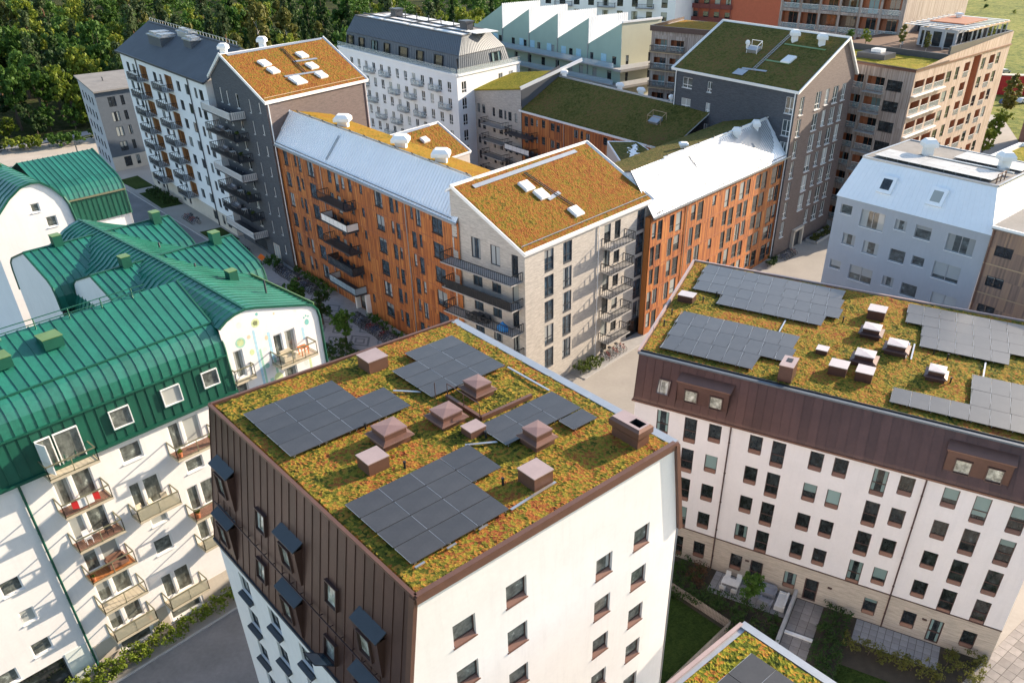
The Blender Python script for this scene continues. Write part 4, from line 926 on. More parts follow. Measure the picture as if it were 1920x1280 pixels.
for a, b in (((-14.3, 122.3), (-19.5, 126.5)), ((-20, 114), (-14.3, 122.3)), ((-19.5, 126.5), (-25, 118.2))):
    mb.poly([(*a, 0), (*b, 0), (*b, 20.6 if b[1] > 125 or b[0] < -24 else 17.8), (*a, 20.6 if a[1] > 125 or a[0] < -24 else 17.8)])
mb.build('wall', 'grey_brick', Wg)
# ------------------------------------------------------------------ F: timber block right
F_ = root('timber_block', 'sunlit orange timber clad apartment block with shining white metal roof, right of the brick block', 'building', (18, 118, 0))
FF = Fr((30.58, 123.68), 51.4)
wins = []
cols = ((-31.5, .9, .5), (-30.2, 1.1, 0), (-27.4, 1.05, .3), (-25.9, 1.4, 0), (-22.1, 1.1, .45), (-20.4, 1.45, 0), (-13.0, 1.2, 0), (-11.2, 1.4, .45), (-8.7, 1.4, 0), (-6.8, 1.25, .3), (-3.9, 1.6, .45), (-1.9, 1.6, 0), (1.3, 1.9, 0), (3.4, 1.2, .4))
for i in range(5):
    z = 12.85-3.1*i
    for k, (u, wd, dz) in enumerate(cols):
        dz2 = dz if i % 2 == 0 else (.45-dz if dz < .45 else 0)
        u2 = u if i % 2 == 0 else u-.15
        wins.append((u2, max(.3, z+dz2), u2+wd, z+2.6, 'F_win'))
    if z > 1: wins.append((-16.5, z+1.1, -15.6, z+2.55, 'F_win'))
facade(F_, FF, [(-31.9, 0), (6.6, 0), (6.6, 16.35), (-31.9, 16.35)], wins, 'orange_boards', .12)
for i in range(1, 5):
    mb = MB(); z = 15.65-3.1*i
    for a, b in ((-30.4, -23.6), (-23.2, -4.6), (-4.2, 6.5)): mb.box(FF, a, b, .002, .035, z-.05, z+.03)
    mb.build('storey_batten', 'rust_panel', F_)
pipe(F_, FF, -23.4, 0, 16.2, 'timber_light', .06)
QF = [FF.p(-31.9, .4, 16.3), FF.p(6.9, .4, 16.3), FF.p(6.4, -4.2, 21.4), FF.p(-29.8, -4.9, 20.75)]
QF2 = [FF.p(6.4, -12, 19.6), FF.p(-29.8, -12, 19.1), FF.p(-29.8, -4.9, 20.7), FF.p(6.4, -4.2, 21.35)]
slab(F_, 'roof_deck', QF, .2, 'zinc'); slab(F_, 'rear_deck', QF2, .2, 'zinc')
strips(F_, 68, lambda s: [plane_pt(QF, s, 0, .03), plane_pt(QF, s, 1, .03)], 'white_metal', 'metal_roof', (.05, .06), True)
planting(F_, 'sedum', [plane_pt(QF2, 0, 0, .04), plane_pt(QF2, 1, 0, .04), plane_pt(QF2, 1, .985, .04), plane_pt(QF2, 0, .985, .04)], .35, .10, 'sedum_green', 44)
verge(F_, [plane_pt(QF, 0, 0, .08), plane_pt(QF, 1, 0, .08)], 'zinc', 'eaves_gutter', .09, .09); verge(F_, [plane_pt(QF, 1, 0, .1), plane_pt(QF, 1, 1, .1)], 'white_metal')
edge_rail(F_, QF, .06, 'charcoal_metal', .22, 'snow_rail', 40)
gutter_trim(F_, 'ridge_rail', [plane_pt(QF, .2, 1.0, .25), plane_pt(QF, .99, 1.0, .25)], 'white_trim', .12, .08)
for a in np.linspace(.22, .97, 8): gutter_trim(F_, 'ridge_post', [plane_pt(QF, a, 1.01, 0), plane_pt(QF, a, 1.01, .5)], 'charcoal_metal', .07, .07)
ladder(F_, plane_pt(QF, .35, .12, .15), plane_pt(QF, .35, .85, .15), .3, 'zinc', n=18); ladder(F_, plane_pt(QF, .77, .10, .15), plane_pt(QF, .77, .6, .15), .3, 'zinc', n=14)
for a in (.70, .86): vent_cowl(F_, plane_pt(QF, a, .84, -.3)-Vector((0, 0, .4)), 2.6, 'white_trim', .75)
vent_cowl(F_, plane_pt(QF2, .6, .8, 0), 1.0, 'white_trim', .8)
mb = MB(); mb.box(FF, -30.3, 6.5, -11.9, -.15, 0, 16.2); mb.poly([FF.p(6.6, 0, 0), FF.p(6.6, -11.9, 0), FF.p(6.6, -11.9, 19.4), FF.p(6.6, -4.2, 21.2), FF.p(6.6, 0, 16.2)]); mb.box(FF, -31.85, -30.4, -.9, -.15, 0, 16.2); mb.build('rear_wall', 'orange_boards', F_)
mb = MB(); mb.poly([FF.p(-31.5, .1, 16.2), FF.p(-29.85, -4.9, 20.6), FF.p(-29.85, -11.9, 19.0), FF.p(-29.85, -11.9, 15), FF.p(-29.85, -1, 15)]); mb.build('roof_end', 'white_metal', F_)
Q_ = root('courtyard_wing', 'low courtyard wing with small dark green roof behind the brick block', 'building', (9, 124, 0))
QQ = [(8.7, 116.5, 16.9), (14.3, 124.5, 16.9), (11.0, 131, 17.6), (6.4, 131.2, 17.6)]
slab(Q_, 'roof_deck', QQ, .25, 'white_trim'); planting(Q_, 'sedum', [plane_pt(QQ, .03, .02, .03), plane_pt(QQ, .97, .02, .03), plane_pt(QQ, .97, .97, .03), plane_pt(QQ, .03, .97, .03)], .3, .08, 'sedum_green', 45)
mb = MB()
for i in range(4): a = QQ[i]; b = QQ[(i+1) % 4]; mb.poly([(a[0], a[1], 0), (b[0], b[1], 0), (b[0], b[1], b[2]-.25), (a[0], a[1], a[2]-.25)])
mb.build('wall', 'grey_brick', Q_)
mb = MB()
for a in ((12.6, 122.6), (13.4, 123.8), (12.2, 126.4)): mb.bar((*a, 17), (*a, 18.3), .03)
mb.bar((12.6, 122.6, 18.3), (13.4, 123.8, 18.3), .03); mb.bar((13.4, 123.8, 18.3), (12.2, 126.4, 18.3), .03); mb.build('guard_rail', 'timber_light', Q_)

# ------------------------------------------------------------------ G: dark brick tower left
G = root('brick_tower', 'charcoal brick tower with rust sedum roof and stacked dark balconies, left of the timber block', 'building', (-42, 132, 0))
FG = Fr((-55.47, 134.32), -47.4); FGr = Fr((-42.61, 120.34), 58.6)
wins = []
for i in range(8):
    z = 22.6-3.03*i
    wins += [(16.6, z+.6, 17.05, z+2.0, 'G_win'), (13.3, z+.1, 13.75, z+2.0, 'G_win'), (8.8, z, 9.8, z+2.1, 'G_win'), (5.4, z, 6.1, z+2.0, 'G_win'), (3.0, z, 3.6, z+2.1, 'G_win')] if i < 7 else [(16.6, z+.6, 17.05, z+2.0, 'G_win'), (5.0, .3, 9.8, 2.2, 'D_door')]
facade(G, FG, [(.6, 0), (19, 0), (19, 25.1), (6.3, 29.7), (.6, 26.1)], wins, 'dark_brick', .15, 'gable_wall', extra=[(12.2, .05, 14.6, 2.6)])
mb = MB(); mb.box(FG, 12.25, 14.55, -.13, -.06, .06, 2.55); dd_ = mb.build('entrance_door', 'beige_plaster', G)
mb = MB(); mb.box(FG, 12.5, 13.3, -.05, -.04, .2, 2.4); mb.box(FG, 13.5, 14.3, -.05, -.04, .2, 2.4); mb.build('pane', 'glass_light', dd_)
for i in range(7):
    z = 21.4-3.05*i; lt = i in (0, 3, 6)
    balcony(G, FG, .2, 11.0, z, 2.3, 'black_metal' if not lt else 'white_trim', 'charcoal_metal', 'bars', None, gap=.32, th=.16)
    if lt:
        b = bpy.data.objects.new('x', None); bpy.data.objects.remove(b)
        bb = [o for o in G.children if o.name.startswith('balcony')][-1]
        mb = MB(); mb.box(FG, .25, 10.95, 2.2, 2.23, z+.02, z+1.0); mb.box(FG, 10.9, 10.94, .1, 2.2, z+.02, z+1.0); mb.build('guard_panel', 'zinc', bb)
facade(G, FGr, [(0, 0), (20.2, 0), (20.2, 25.1), (0, 25.1)], [], 'umber_brick', .15, 'side_wall')
pipe(G, FGr, .35, 0, 25, 'white_trim', .09); pipe(G, FGr, 19.9, 0, 25, 'white_trim', .09)
QG = [FGr.p(-.35, .35, 25.0), FGr.p(20.5, .35, 25.0), tuple(np.add(FGr.p(20.5, 0, 29.8), (-.677*12.7, .736*12.7, 0))), tuple(np.add(FGr.p(-.35, 0, 29.8), (-.677*12.7, .736*12.7, 0)))]
slab(G, 'roof_deck', QG, .25, 'white_trim')
e_ = lambda z, k, u: tuple(np.add(FGr.p(u, 0, z), (-.677*k, .736*k, 0)))
slab(G, 'left_roof', [e_(29.78, 12.7, -.35), e_(29.78, 12.7, 20.5), e_(25.9, 19, 20.5), e_(25.9, 19, -.35)], .25, 'white_trim')
mb = MB(); mb.poly([e_(0, 18.4, 0), e_(0, 18.4, 20), e_(26, 18.4, 20), e_(26, 18.4, 0)]); mb.poly([e_(0, 0, 20.2), e_(0, 18.4, 20.2), e_(26, 18.4, 20.2), e_(29.6, 12.7, 20.2), e_(25, 0, 20.2)]); mb.build('rear_wall', 'dark_brick', G)
planting(G, 'sedum', [plane_pt(QG, .012, .02, .03), plane_pt(QG, .988, .02, .03), plane_pt(QG, .988, .985, .03), plane_pt(QG, .012, .985, .03)], .2, .10, 'sedum_rust', 46)
verge(G, [plane_pt(QG, 0, 1, .12), plane_pt(QG, 0, 0, .12), plane_pt(QG, 1, 0, .05), plane_pt(QG, 1, 1, .12)]); gutter_trim(G, 'verge_trim', [plane_pt(QG, 0, 1, .12), e_(25.9, 19, -.35)], 'white_trim', .06, .11)
walkway(G, QG, .05, .94, .96, .96, .5); edge_rail(G, QG, .06, 'timber_light', .2)
ladder(G, plane_pt(QG, .53, .90, .2), plane_pt(QG, .52, .36, .2), .4, 'black_metal', n=22); walkway(G, QG, .52, .60, .74, .58, .4); walkway(G, QG, .33, .36, .68, .33, .4)
for a, b, s in ((.27, .66, 1.5), (.285, .50, 1.4), (.40, .24, 2.0), (.64, .69, 1.5), (.63, .45, 1.5), (.63, .25, 1.5)): skylight(G, QG, a, b, s, s)
for u, k in ((.9, 13.2), (8.6, 14.0)): vent_cowl(G, e_(29.4, k, u), 2.1, 'white_trim', .85)

# ------------------------------------------------------------------ H: white block with orange loggias
H = root('white_block', 'tall white apartment block with slate roof and timber lined balcony recesses, top left', 'building', (-70, 152, 0))
wins = []; ext = []
for i in range(8):
    z = 21.75-3.0*i
    if i < 7 or True:
        for u, wd in ((2.4, 1.4), (5.4, 1.3), (15.7, 1.5), (18.8, .95), (26.3, 1.5), (30.0, 1.6), (33.8, 1.0), (35.8, 1.5)):
            if i == 7 and u in (26.3,): continue
            wins.append((u, max(.5, z), u+wd, max(.5, z)+1.62, 'H_win'))
    if i < 7: ext += [(9.0, z-.35, 12.7, z+1.95), (21.2, z-.35, 24.5, z+1.95)]
facade(H, FH, [(0, 2.7), (39.2, 2.7), (39.2, 25), (0, 25)], [x for x in wins if x[1] > 2.8], 'cool_white_plaster', .12, extra=ext)
facade(H, FH, [(0, 0), (39.2, 0), (39.2, 2.7), (0, 2.7)], [x for x in wins if x[1] < 2.8 and x[3] < 2.65], 'beige_plaster', .12, 'plinth')
for k, (a, c_, b_, d_) in enumerate(ext):      # timber lined recess with door, and a balcony reaching to its left
    mb = MB(); wall(mb, FH, [(a, c_), (b_, c_), (b_, d_), (a, d_)], [(a+.6, c_+.1, a+1.6, d_-.15), (b_-1.3, c_+.7, b_-.3, d_-.2)], .1, -1.1)
    for p, q in (((a, c_), (b_, c_)), ((b_, c_), (b_, d_)), ((b_, d_), (a, d_)), ((a, d_), (a, c_))): mb.poly([FH.p(q[0], -.115, q[1]), FH.p(p[0], -.115, p[1]), FH.p(p[0], -1.1, p[1]), FH.p(q[0], -1.1, q[1])], [(q[0], q[1]), (p[0], p[1]), (p[0]+.9, p[1]+.3), (q[0]+.9, q[1]+.3)])
    lo = mb.build('loggia', 'loggia_boards', H)
    mb = MB(); mb.box(FH, a+.6, a+1.6, -1.2, -1.16, c_+.1, d_-.15); mb.box(FH, b_-1.3, b_-.3, -1.2, -1.16, c_+.7, d_-.2); mb.build('pane', 'glass_dark', lo)
    if c_ > 2: balcony(H, FH, a-1.6, b_-.3, c_-.02, 1.9, 'black_metal', 'zinc', gap=.3)
for u in (8.2, 31.9): pipe(H, FH, u, 0, 24.8, 'charcoal_metal', .09)
FHr = Fr(FH.p(39.2, 0, 0)[:2], 43)
mb = MB(); wall(mb, FHr, [(0, 0), (13, 0), (13, 25), (6.8, 29.2), (0, 25)]); mb.build('side_wall', 'white_plaster', H)
mb = MB(); wall(mb, Fr(FH.p(0, -13, 0)[:2], -137), [(0, 0), (13, 0), (13, 25), (6.5, 29.2), (0, 25)]); mb.poly([FH.p(0, -13, 0), FH.p(0, -13, 25), FH.p(39.2, -13, 25), FH.p(39.2, -13, 0)]); mb.build('rear_wall', 'cool_white_plaster', H)
QH = [FH.p(-.5, .6, 24.9), FH.p(39.9, .6, 24.9), FH.p(39.9, -6.6, 29.35), FH.p(-.5, -6.6, 29.35)]; QH2 = [FH.p(39.9, -13.5, 24.9), FH.p(-.5, -13.5, 24.9), FH.p(-.5, -6.6, 29.33), FH.p(39.9, -6.6, 29.33)]
slab(H, 'roof', QH, .25, 'slate_roof'); slab(H, 'rear_roof', QH2, .25, 'slate_roof'); verge(H, [plane_pt(QH, 0, 0, 0), plane_pt(QH, 1, 0, 0)], 'charcoal_metal', 'eaves_gutter', .12, .12)
walkway(H, QH, .02, .985, .98, .985, .3, 'charcoal_metal', 'ridge_board')
mb = MB()
for i in range(30): a = FH.p(.5+i*1.3, -6.6, 29.3); mb.bar(a, (a[0], a[1], 30.0), .04)
mb.bar(FH.p(.5, -6.6, 30), FH.p(38.5, -6.6, 30), .03); mb.build('ridge_rail', 'zinc', H)
def plant_box(rt, F, u, w_, z, su_, sv_, h, mat='zinc', name='roof_plant'):
    mb = MB(); mb.box(F, u, u+su_, w_-sv_, w_, z, z+h); o = mb.build(name, mat, rt)
    mb = MB(); mb.box(F, u-.15, u+su_+.15, w_-sv_-.15, w_+.15, z+h, z+h+.2); mb.box(F, u+.3, u+su_*.45, w_-sv_+.3, w_-.3, z+h+.2, z+h+.6); mb.box(F, u+su_*.55, u+su_-.2, w_-sv_+.4, w_-.4, z+h+.2, z+h+.5); mb.build('top', 'zinc', o); return o
plant_box(H, FH, 9.6, -2.6, 25.8, 6.0, 3.4, 2.6, 'slate_roof'); plant_box(H, FH, 22.5, -4.0, 27.0, 3.2, 2.2, 1.9, 'slate_roof'); plant_box(H, FH, 16.5, -5.4, 28.3, 4.5, 1.6, 1.1, 'zinc')
# ------------------------------------------------------------------ I: small grey house behind
I = root('grey_house', 'grey four storey house with low roof behind the tall white block, far left', 'building', (-95, 180, 0))
FI = Fr((-95.02, 172.04), 50)
wins = [(2.3, z, 3.85, z+1.9, 'I_win') for z in (12.6, 9.7, 6.75, 3.8)]+[(4.85, z, 5.6, z+1.85, 'I_win') for z in (12.65, 9.75, 6.8, 3.85)]+[(8.2, z, 9.6, z+1.85, 'I_win') for z in (12.65, 9.75, 6.8, 3.85)]
facade(I, FI, [(0, 2.85), (12, 2.85), (12, 15.8), (0, 15.8)], wins, 'blue_grey_metal', .12)
facade(I, FI, [(0, 0), (12, 0), (12, 2.85), (0, 2.85)], [(2.35, .6, 3.85, 2.6, 'I_win'), (4.85, .65, 5.65, 2.55, 'I_win')], 'beige_plaster', .12, 'plinth')
FI2 = Fr((-104.6, 184.5), -52.4)
facade(I, FI2, [(0, 0), (15.7, 0), (15.7, 15.8), (0, 15.8)], [(2+3*k, z, 3.3+3*k, z+1.6, 'I_win') for k in range(4) for z in (12.6, 9.7, 6.75, 3.8, .9)], 'grey_render', .12, 'side_wall')
slab(I, 'roof', [(-94.7, 171.3, 16.0), (-86.8, 180.7, 16.0), (-96.5, 193.5, 16.7), (-105.2, 184.6, 16.7)], .3, 'grey_roof_felt')
mb = MB(); mb.tube((-97.3, 181, 16.2), (-97.3, 181, 17.1), .12, .12, 8); mb.build('vent_stack', 'charcoal_metal', I)

# ------------------------------------------------------------------ J: dark tower right with green roof
J = root('brick_tower', 'dark brick tower with olive green sedum roof, right of centre at the back', 'building', (32, 138, 0))
FJ = Fr((17.74, 146.15), -49.2); FJr = Fr((34.07, 127.23), 50)
wins = []
for i in range(8):
    z = 23.25-3.25*i
    if z < .3: continue
    wins += [(2.3, z, 4.4, z+1.6, 'J_win'), (7.7, z+.05, 8.65, z+1.65, 'J_win'), (23.1, z-.6, 24.7, z+1.75, 'J_win')]
facade(J, FJ, [(.5, 0), (25, 0), (25, 26), (.5, 26)], wins, 'dark_brick', .16)
wins = []
for i in range(8):
    z = 22.3-3.2*i
    if z < .2: continue
    for u, wd in ((1.4, 1.3), (6.6, 1.9), (10.0, 1.3), (12.8, 1.9), (16.0, 1.6)):
        if i == 7 or (i == 6 and u in (6.6,)): continue
        wins.append((u, z+(.2 if u in (10.0,) else 0), u+wd, z+2.6, 'J_win'))
facade(J, FJr, [(0, 0), (20.2, 0), (20.2, 26.3), (14.9, 31.7), (0, 26)], wins, 'umber_brick', .16, 'gable_wall', extra=[(6.4, .05, 9.2, 2.9)])
mb = MB(); mb.box(FJr, 6.0, 6.4, 0, .5, 0, 3.2); mb.box(FJr, 9.2, 9.6, 0, .5, 0, 3.2); mb.box(FJr, 6.0, 9.6, 0, .5, 2.9, 3.3); mb.build('door_surround', 'beige_plaster', J)
mb = MB(); mb.box(FJr, 6.42, 9.18, -.14, -.08, .06, 2.88); mb.build('entrance_door', 'charcoal_metal', J)
b_ = lambda u, z, v: tuple(np.add(FJr.p(u, 0, z), (math.cos(R(130.8))*v, math.sin(R(130.8))*v, 0)))
QJ = [b_(-.3, 25.9, 25.2), b_(-.3, 25.9, -.4), b_(14.9, 31.8, -.4), b_(14.9, 31.8, 25.2)]
slab(J, 'roof_deck', QJ, .25, 'white_trim'); slab(J, 'rear_roof', [b_(14.9, 31.78, -.4), b_(20.6, 26.0, -.4), b_(20.6, 26.0, 25.2), b_(14.9, 31.78, 25.2)], .25, 'white_trim')
mb = MB(); mb.poly([b_(20.2, 0, 0), b_(20.2, 0, 24.8), b_(20.2, 26.1, 24.8), b_(20.2, 26.1, 0)]); mb.poly([b_(0, 0, 24.6), b_(0, 26, 24.6), b_(14.9, 31.6, 24.6), b_(20.2, 26, 24.6), b_(20.2, 0, 24.6)]); mb.build('rear_wall', 'dark_brick', J)
planting(J, 'sedum', [plane_pt(QJ, .012, .015, .03), plane_pt(QJ, .988, .015, .03), plane_pt(QJ, .988, .985, .03), plane_pt(QJ, .012, .985, .03)], .2, .10, 'sedum_green', 47)
verge(J, [plane_pt(QJ, 0, 1, .12), plane_pt(QJ, 0, 0, .05), plane_pt(QJ, 1, 0, .05), plane_pt(QJ, 1, 1, .12), plane_pt(QJ, 0, 1, .12)]); gutter_trim(J, 'verge_trim', [plane_pt(QJ, 1, 1, .12), b_(20.7, 25.9, -.4)], 'white_trim', .06, .13)
pipe(J, FJ, .8, 0, 25.9, 'white_trim', .09); pipe(J, FJ, 24.7, 0, 25.9, 'white_trim', .09)
for a in (.66, .86): vent_cowl(J, plane_pt(QJ, a, .80, -.2), 2.4, 'white_trim', .9)
ladder(J, plane_pt(QJ, .60, .92, .2), plane_pt(QJ, .585, .20, .2), .45, 'zinc', n=26); walkway(J, QJ, .62, .72, .92, .72, .35, 'green_hood'); walkway(J, QJ, .60, .40, .78, .40, .35, 'green_hood'); walkway(J, QJ, .50, .20, .68, .22, .4)
skylight(J, QJ, .75, .46, 1.6, 2.0); hatch(J, plane_pt(QJ, .515, .13), *slope_axes(QJ), 1.9, 1.5, .18, 'charcoal_metal', 'zinc', 'roof_hatch', 0)
hatch(J, plane_pt(QJ, .46, .52), *slope_axes(QJ), 1.9, 1.3, .6, 'zinc', 'zinc', 'roof_hatch', 0); vent_cowl(J, plane_pt(QJ, .39, .56, 0), 1.5, 'white_trim', .4)
mb = MB()
for a, b in ((.42, .47), (.50, .47), (.50, .57), (.42, .57)): p = plane_pt(QJ, a, b); mb.bar(p, p+Vector((0, 0, 1.3)), .04)
ps = [plane_pt(QJ, a, b)+Vector((0, 0, 1.3)) for a, b in ((.42, .47), (.50, .47), (.50, .57), (.42, .57))]
for p, q in zip(ps, ps[1:]): mb.bar(p, q, .04)
mb.build('guard_rail', 'white_trim', J)
for i in range(3): balcony(J, Fr(FJ.p(.5, -6, 0)[:2], -139.2+0), -2.2, 2.8, 20.3-3.3*i, 1.9, 'black_metal', 'concrete', gap=.34) if 0 else None
FJl = Fr(FJ.p(.5, -9, 0)[:2], -139.2-0.0)
for i in range(3): balcony(J, Fr(FJ.p(.5, -5.5, 0)[:2], -139.2+0), -.3, 4.2, 20.6-3.3*i, 2.2, 'black_metal', 'concrete', gap=.34)

# ------------------------------------------------------------------ P: courtyard block
Pb = root('courtyard_block', 'courtyard block with orange timber and grey brick under a long olive green roof', 'building', (0, 152, 0))
FP = Fr((-8.56, 161.5), -48)
wins = []
for i in range(5):
    z = 13.35-3.05*i
    if z < .3: z = .4
    for u, wd, dz, h in ((.8, 1.0, -.5, 1.85), (2.5, .95, -.1, 1.4), (4.1, .6, 0, 1.25), (5.85, .95, .1, 1.4), (8.4, 1.05, .05, 1.35), (10.0, .9, .1, 1.2), (14.75, 1.05, 0, 1.4), (16.5, .65, .05, 1.4), (17.9, 1.0, 0, 1.3), (22.3, 1.0, .2, 1.3), (24.6, .9, .2, 1.3), (26.6, 1.1, .3, 1.1), (28.6, .9, .1, 1.3), (31.5, 1.0, .1, 1.3)): wins.append((u, z+dz if z+dz > .1 else .1, u+wd, z+dz+h, 'P_win'))
facade(Pb, FP, [(0, 0), (37.5, 0), (37.5, 15.6), (0, 15.6)], wins, 'orange_boards', .12)
wins = []
for i in range(5):
    z = 13.05-3.05*i
    for u, wd in ((-14.0, .85), (-12.4, 1.0), (-9.0, .8), (-7.0, 1.15), (-5.25, .65), (-4.0, 1.0), (-2.0, .8)): wins.append((u, z, u+wd, z+1.65, 'P_win'))
FPb = Fr(FP.p(0, .15, 0)[:2], -48)
facade(Pb, FPb, [(-15.9, 0), (0, 0), (0, 19.4), (-15.9, 16.9)], wins, 'grey_brick', .12, 'brick_wall')
pipe(Pb, FP, 12.15, 0, 15.4, 'zinc', .06)
for i in range(4):
    z = 12.0-3.05*i
    balcony(Pb, FPb, -10.6, -3.9, z-.3, 2.0, 'black_metal', 'concrete', gap=.34); balcony(Pb, FP, -2.9, 4.6, z-.7, 2.2, 'black_metal', 'charcoal_metal', 'panel' if i == 1 else 'bars', 'white_panel' if i == 1 else None, gap=.34)
QP = [FP.p(-.4, .4, 15.55), FP.p(37.6, .4, 15.55), FP.p(37.6, -9.5, 20.3), FP.p(-.4, -9.5, 20.6)]
slab(Pb, 'roof_deck', QP, .22, 'white_trim'); slab(Pb, 'rear_roof', [FP.p(37.6, -18, 16), FP.p(-.4, -18, 16), FP.p(-.4, -9.5, 20.55), FP.p(37.6, -9.5, 20.25)], .22, 'white_trim')
planting(Pb, 'sedum', [plane_pt(QP, .004, .02, .03), plane_pt(QP, 1, .02, .03), plane_pt(QP, 1, .985, .03), plane_pt(QP, .004, .985, .03)], .25, .10, 'sedum_green', 48)
verge(Pb, [plane_pt(QP, 0, 0, .05), plane_pt(QP, 1, 0, .05)], 'white_trim', 'eaves_gutter', .08, .1); verge(Pb, [plane_pt(QP, 0, 1, .1), plane_pt(QP, 1, 1, .1)], 'zinc', 'ridge_trim', .12, .1)
mb = MB(); pa = [FP.p(-.4, -.3, 15.6), FP.p(-.4, -9.6, 20.6)]
for k in range(12): s = k/12; s2 = (k+.8)/12; a = Vector(pa[0]).lerp(Vector(pa[1]), s); b = Vector(pa[0]).lerp(Vector(pa[1]), s2); mb.bar(a+Vector((0, 0, .3+.02*k)), b+Vector((0, 0, .3+.02*k)), .22, .15)
mb.build('stepped_flashing', 'white_trim', Pb)
mb = MB(); mb.poly([FP.p(0, -.05, 15.6), FP.p(0, .15, 19.4), FP.p(0, -9.6, 22.6), FP.p(0, -9.6, 20.5)]); mb.poly([FPb.p(-15.9, 0, 0), FPb.p(-15.9, 0, 16.9), FPb.p(-15.9, -14, 16.9), FPb.p(-15.9, -14, 0)]); mb.build('upper_wall', 'dark_brick', Pb)
slab(Pb, 'brick_roof', [FPb.p(-16, .2, 16.95), FPb.p(0, .2, 19.5), FPb.p(0, -11, 21.6), FPb.p(-16, -11, 19)], .2, 'sedum_lime')
gutter_trim(Pb, 'parapet_trim', [FPb.p(0, .1, 19.5), FPb.p(0, -15.5, 23.0)], 'white_trim', .12, .3)
for a, b in ((.42, 1.0), (.56, 1.0), (.76, 1.0), (.02, 1.0)): vent_cowl(Pb, plane_pt(QP, a, b, -.2)+Vector((.6, .7, 0)), 1.5, 'white_trim', .9)
hatch(Pb, plane_pt(QP, .80, .52), *slope_axes(QP), 2.0, 1.5, .5, 'zinc', 'zinc', 'roof_hatch', 0)
mb = MB(); ps = [plane_pt(QP, a, b)+Vector((0, 0, 1.2)) for a, b in ((.76, .46), (.84, .46), (.84, .60), (.76, .60), (.76, .46))]
for p, q in zip(ps, ps[1:]): mb.bar(p, q, .035); mb.bar(p, p-Vector((0, 0, 1.2)), .035)
mb.build('guard_rail', 'timber_light', Pb)

# ------------------------------------------------------------------ N: white block with dark mansard
Nb = root('mansard_block', 'white apartment block with dark blue grey metal mansard and glass terrace rail, top centre', 'building', (-30, 185, 0))
FN = Fr((-21.4-.6756*46, 168.2+.7373*46), -47.5); FNr = Fr((-21.4, 168.2), 55)
wins = []
for k in range(13):
    u = 4.9+k*3.14
    for i in range(6): wins.append((u, 16.9-3.05*i if 16.9-3.05*i > .3 else .6, u+1.25, (16.9-3.05*i if 16.9-3.05*i > .3 else .6)+2.0, 'N_win'))
facade(Nb, FN, [(0, 0), (46, 0), (46, 20.2), (0, 20.2)], wins, 'cool_white_plaster', .12)
wins = [(u, 16.95-3.05*i, u+1.4, 19.1-3.05*i, 'N_win') for u in (1.25, 12.6, 16.0) for i in range(5)]
facade(Nb, FNr, [(0, 0), (19.8, 0), (19.8, 20.2), (0, 20.2)], wins, 'cool_white_plaster', .12, 'side_wall')
for i in range(5):
    for k in range(6):
        u = 6.4+((k*2+i % 2)*3.14); 
        if u > 42 or (k*7+i*5) % 3 == 0: continue
        balcony(Nb, FN, u-.5, u+2.6, 16.8-3.05*i, 1.1, 'pale_blue_glass' if 0 else 'zinc', 'concrete', 'panel', 'clear_glass', sides='panel')
mb = MB(); mb.box(FN, -.1, 46.15, -.3, .25, 20.2, 20.55); mb.box(FNr, .25, 19.9, -.3, .25, 20.2, 20.55); mb.build('cornice', 'white_trim', Nb)
FM0 = [FN.p(1.2, -1.5, 20.5), FN.p(44.6, -1.5, 20.5), FNr.p(18.4, -1.5, 20.5), FN.p(1.2, -17.8, 20.5)]
MB1 = [FN.p(1.4, -1.9, 23.5), FN.p(44.4, -1.9, 23.5), FNr.p(17.6, -2.2, 23.5), FN.p(1.6, -17.2, 23.5)]
MB2 = [FN.p(2.4, -3.9, 26.75), FN.p(43.0, -3.9, 26.75), FNr.p(14.4, -3.9, 26.75), FN.p(2.4, -14.2, 26.75)]
for i, n_ in ((0, 70), (1, 26), (2, 60), (3, 26)):
    j = (i+1) % 4
    strips(Nb, n_, lambda s: [Vector(FM0[i]).lerp(Vector(FM0[j]), s), Vector(MB1[i]).lerp(Vector(MB1[j]), s)], 'blue_grey_metal', 'mansard_band', (.05, .06), True)
    strips(Nb, n_, lambda s: [Vector(MB1[i]).lerp(Vector(MB1[j]), s)+Vector((0, 0, .03)), Vector(MB2[i]).lerp(Vector(MB2[j]), s)], 'blue_grey_metal', 'mansard_slope', (.05, .06), True)
gutter_trim(Nb, 'mansard_joint', MB1+MB1[:1], 'charcoal_metal', .06, .06); gutter_trim(Nb, 'roof_edge', MB2+MB2[:1], 'charcoal_metal', .12, .1)
slab(Nb, 'flat_roof', [(x, y, z+.02) for x, y, z in MB2], .15, 'grey_roof_felt')
slab(Nb, 'terrace', [FN.p(0, 0, 20.5), FN.p(46, 0, 20.5), FNr.p(19.8, 0, 20.5), FN.p(0, -19.5, 20.5)], .2, 'concrete')
mb = MB(); mb.box(FN, .1, 46, .1, .13, 20.55, 21.5); mb.box(FNr, .1, 19.7, .1, .13, 20.55, 21.5); mb.build('glass_guard', 'clear_glass', Nb)
mb = MB(); mb.box(FN, .1, 46, .09, .14, 21.5, 21.56); mb.box(FNr, .1, 19.7, .09, .14, 21.5, 21.56); mb.build('guard_rail', 'zinc', Nb)
tN = math.atan2(.4, 3)
for u, wd in ((2.0, 2.6), (7.0, 2.2), (12.5, 2.2), (17.5, 2.2), (23.5, 3.2), (30.0, 2.4), (36.5, 2.8)): window(Nb, FN, u, 20.8, u+wd, 23.0, 'N_mans', -1.4, tN)
for u in (1.9, 12.4): window(Nb, FNr, u, 21.1, u+3.0, 23.0, 'N_mans', -1.35, tN)
mem = MB(); gN = Fr(FN.p(2.6, -4.2, 0)[:2], -47.5)
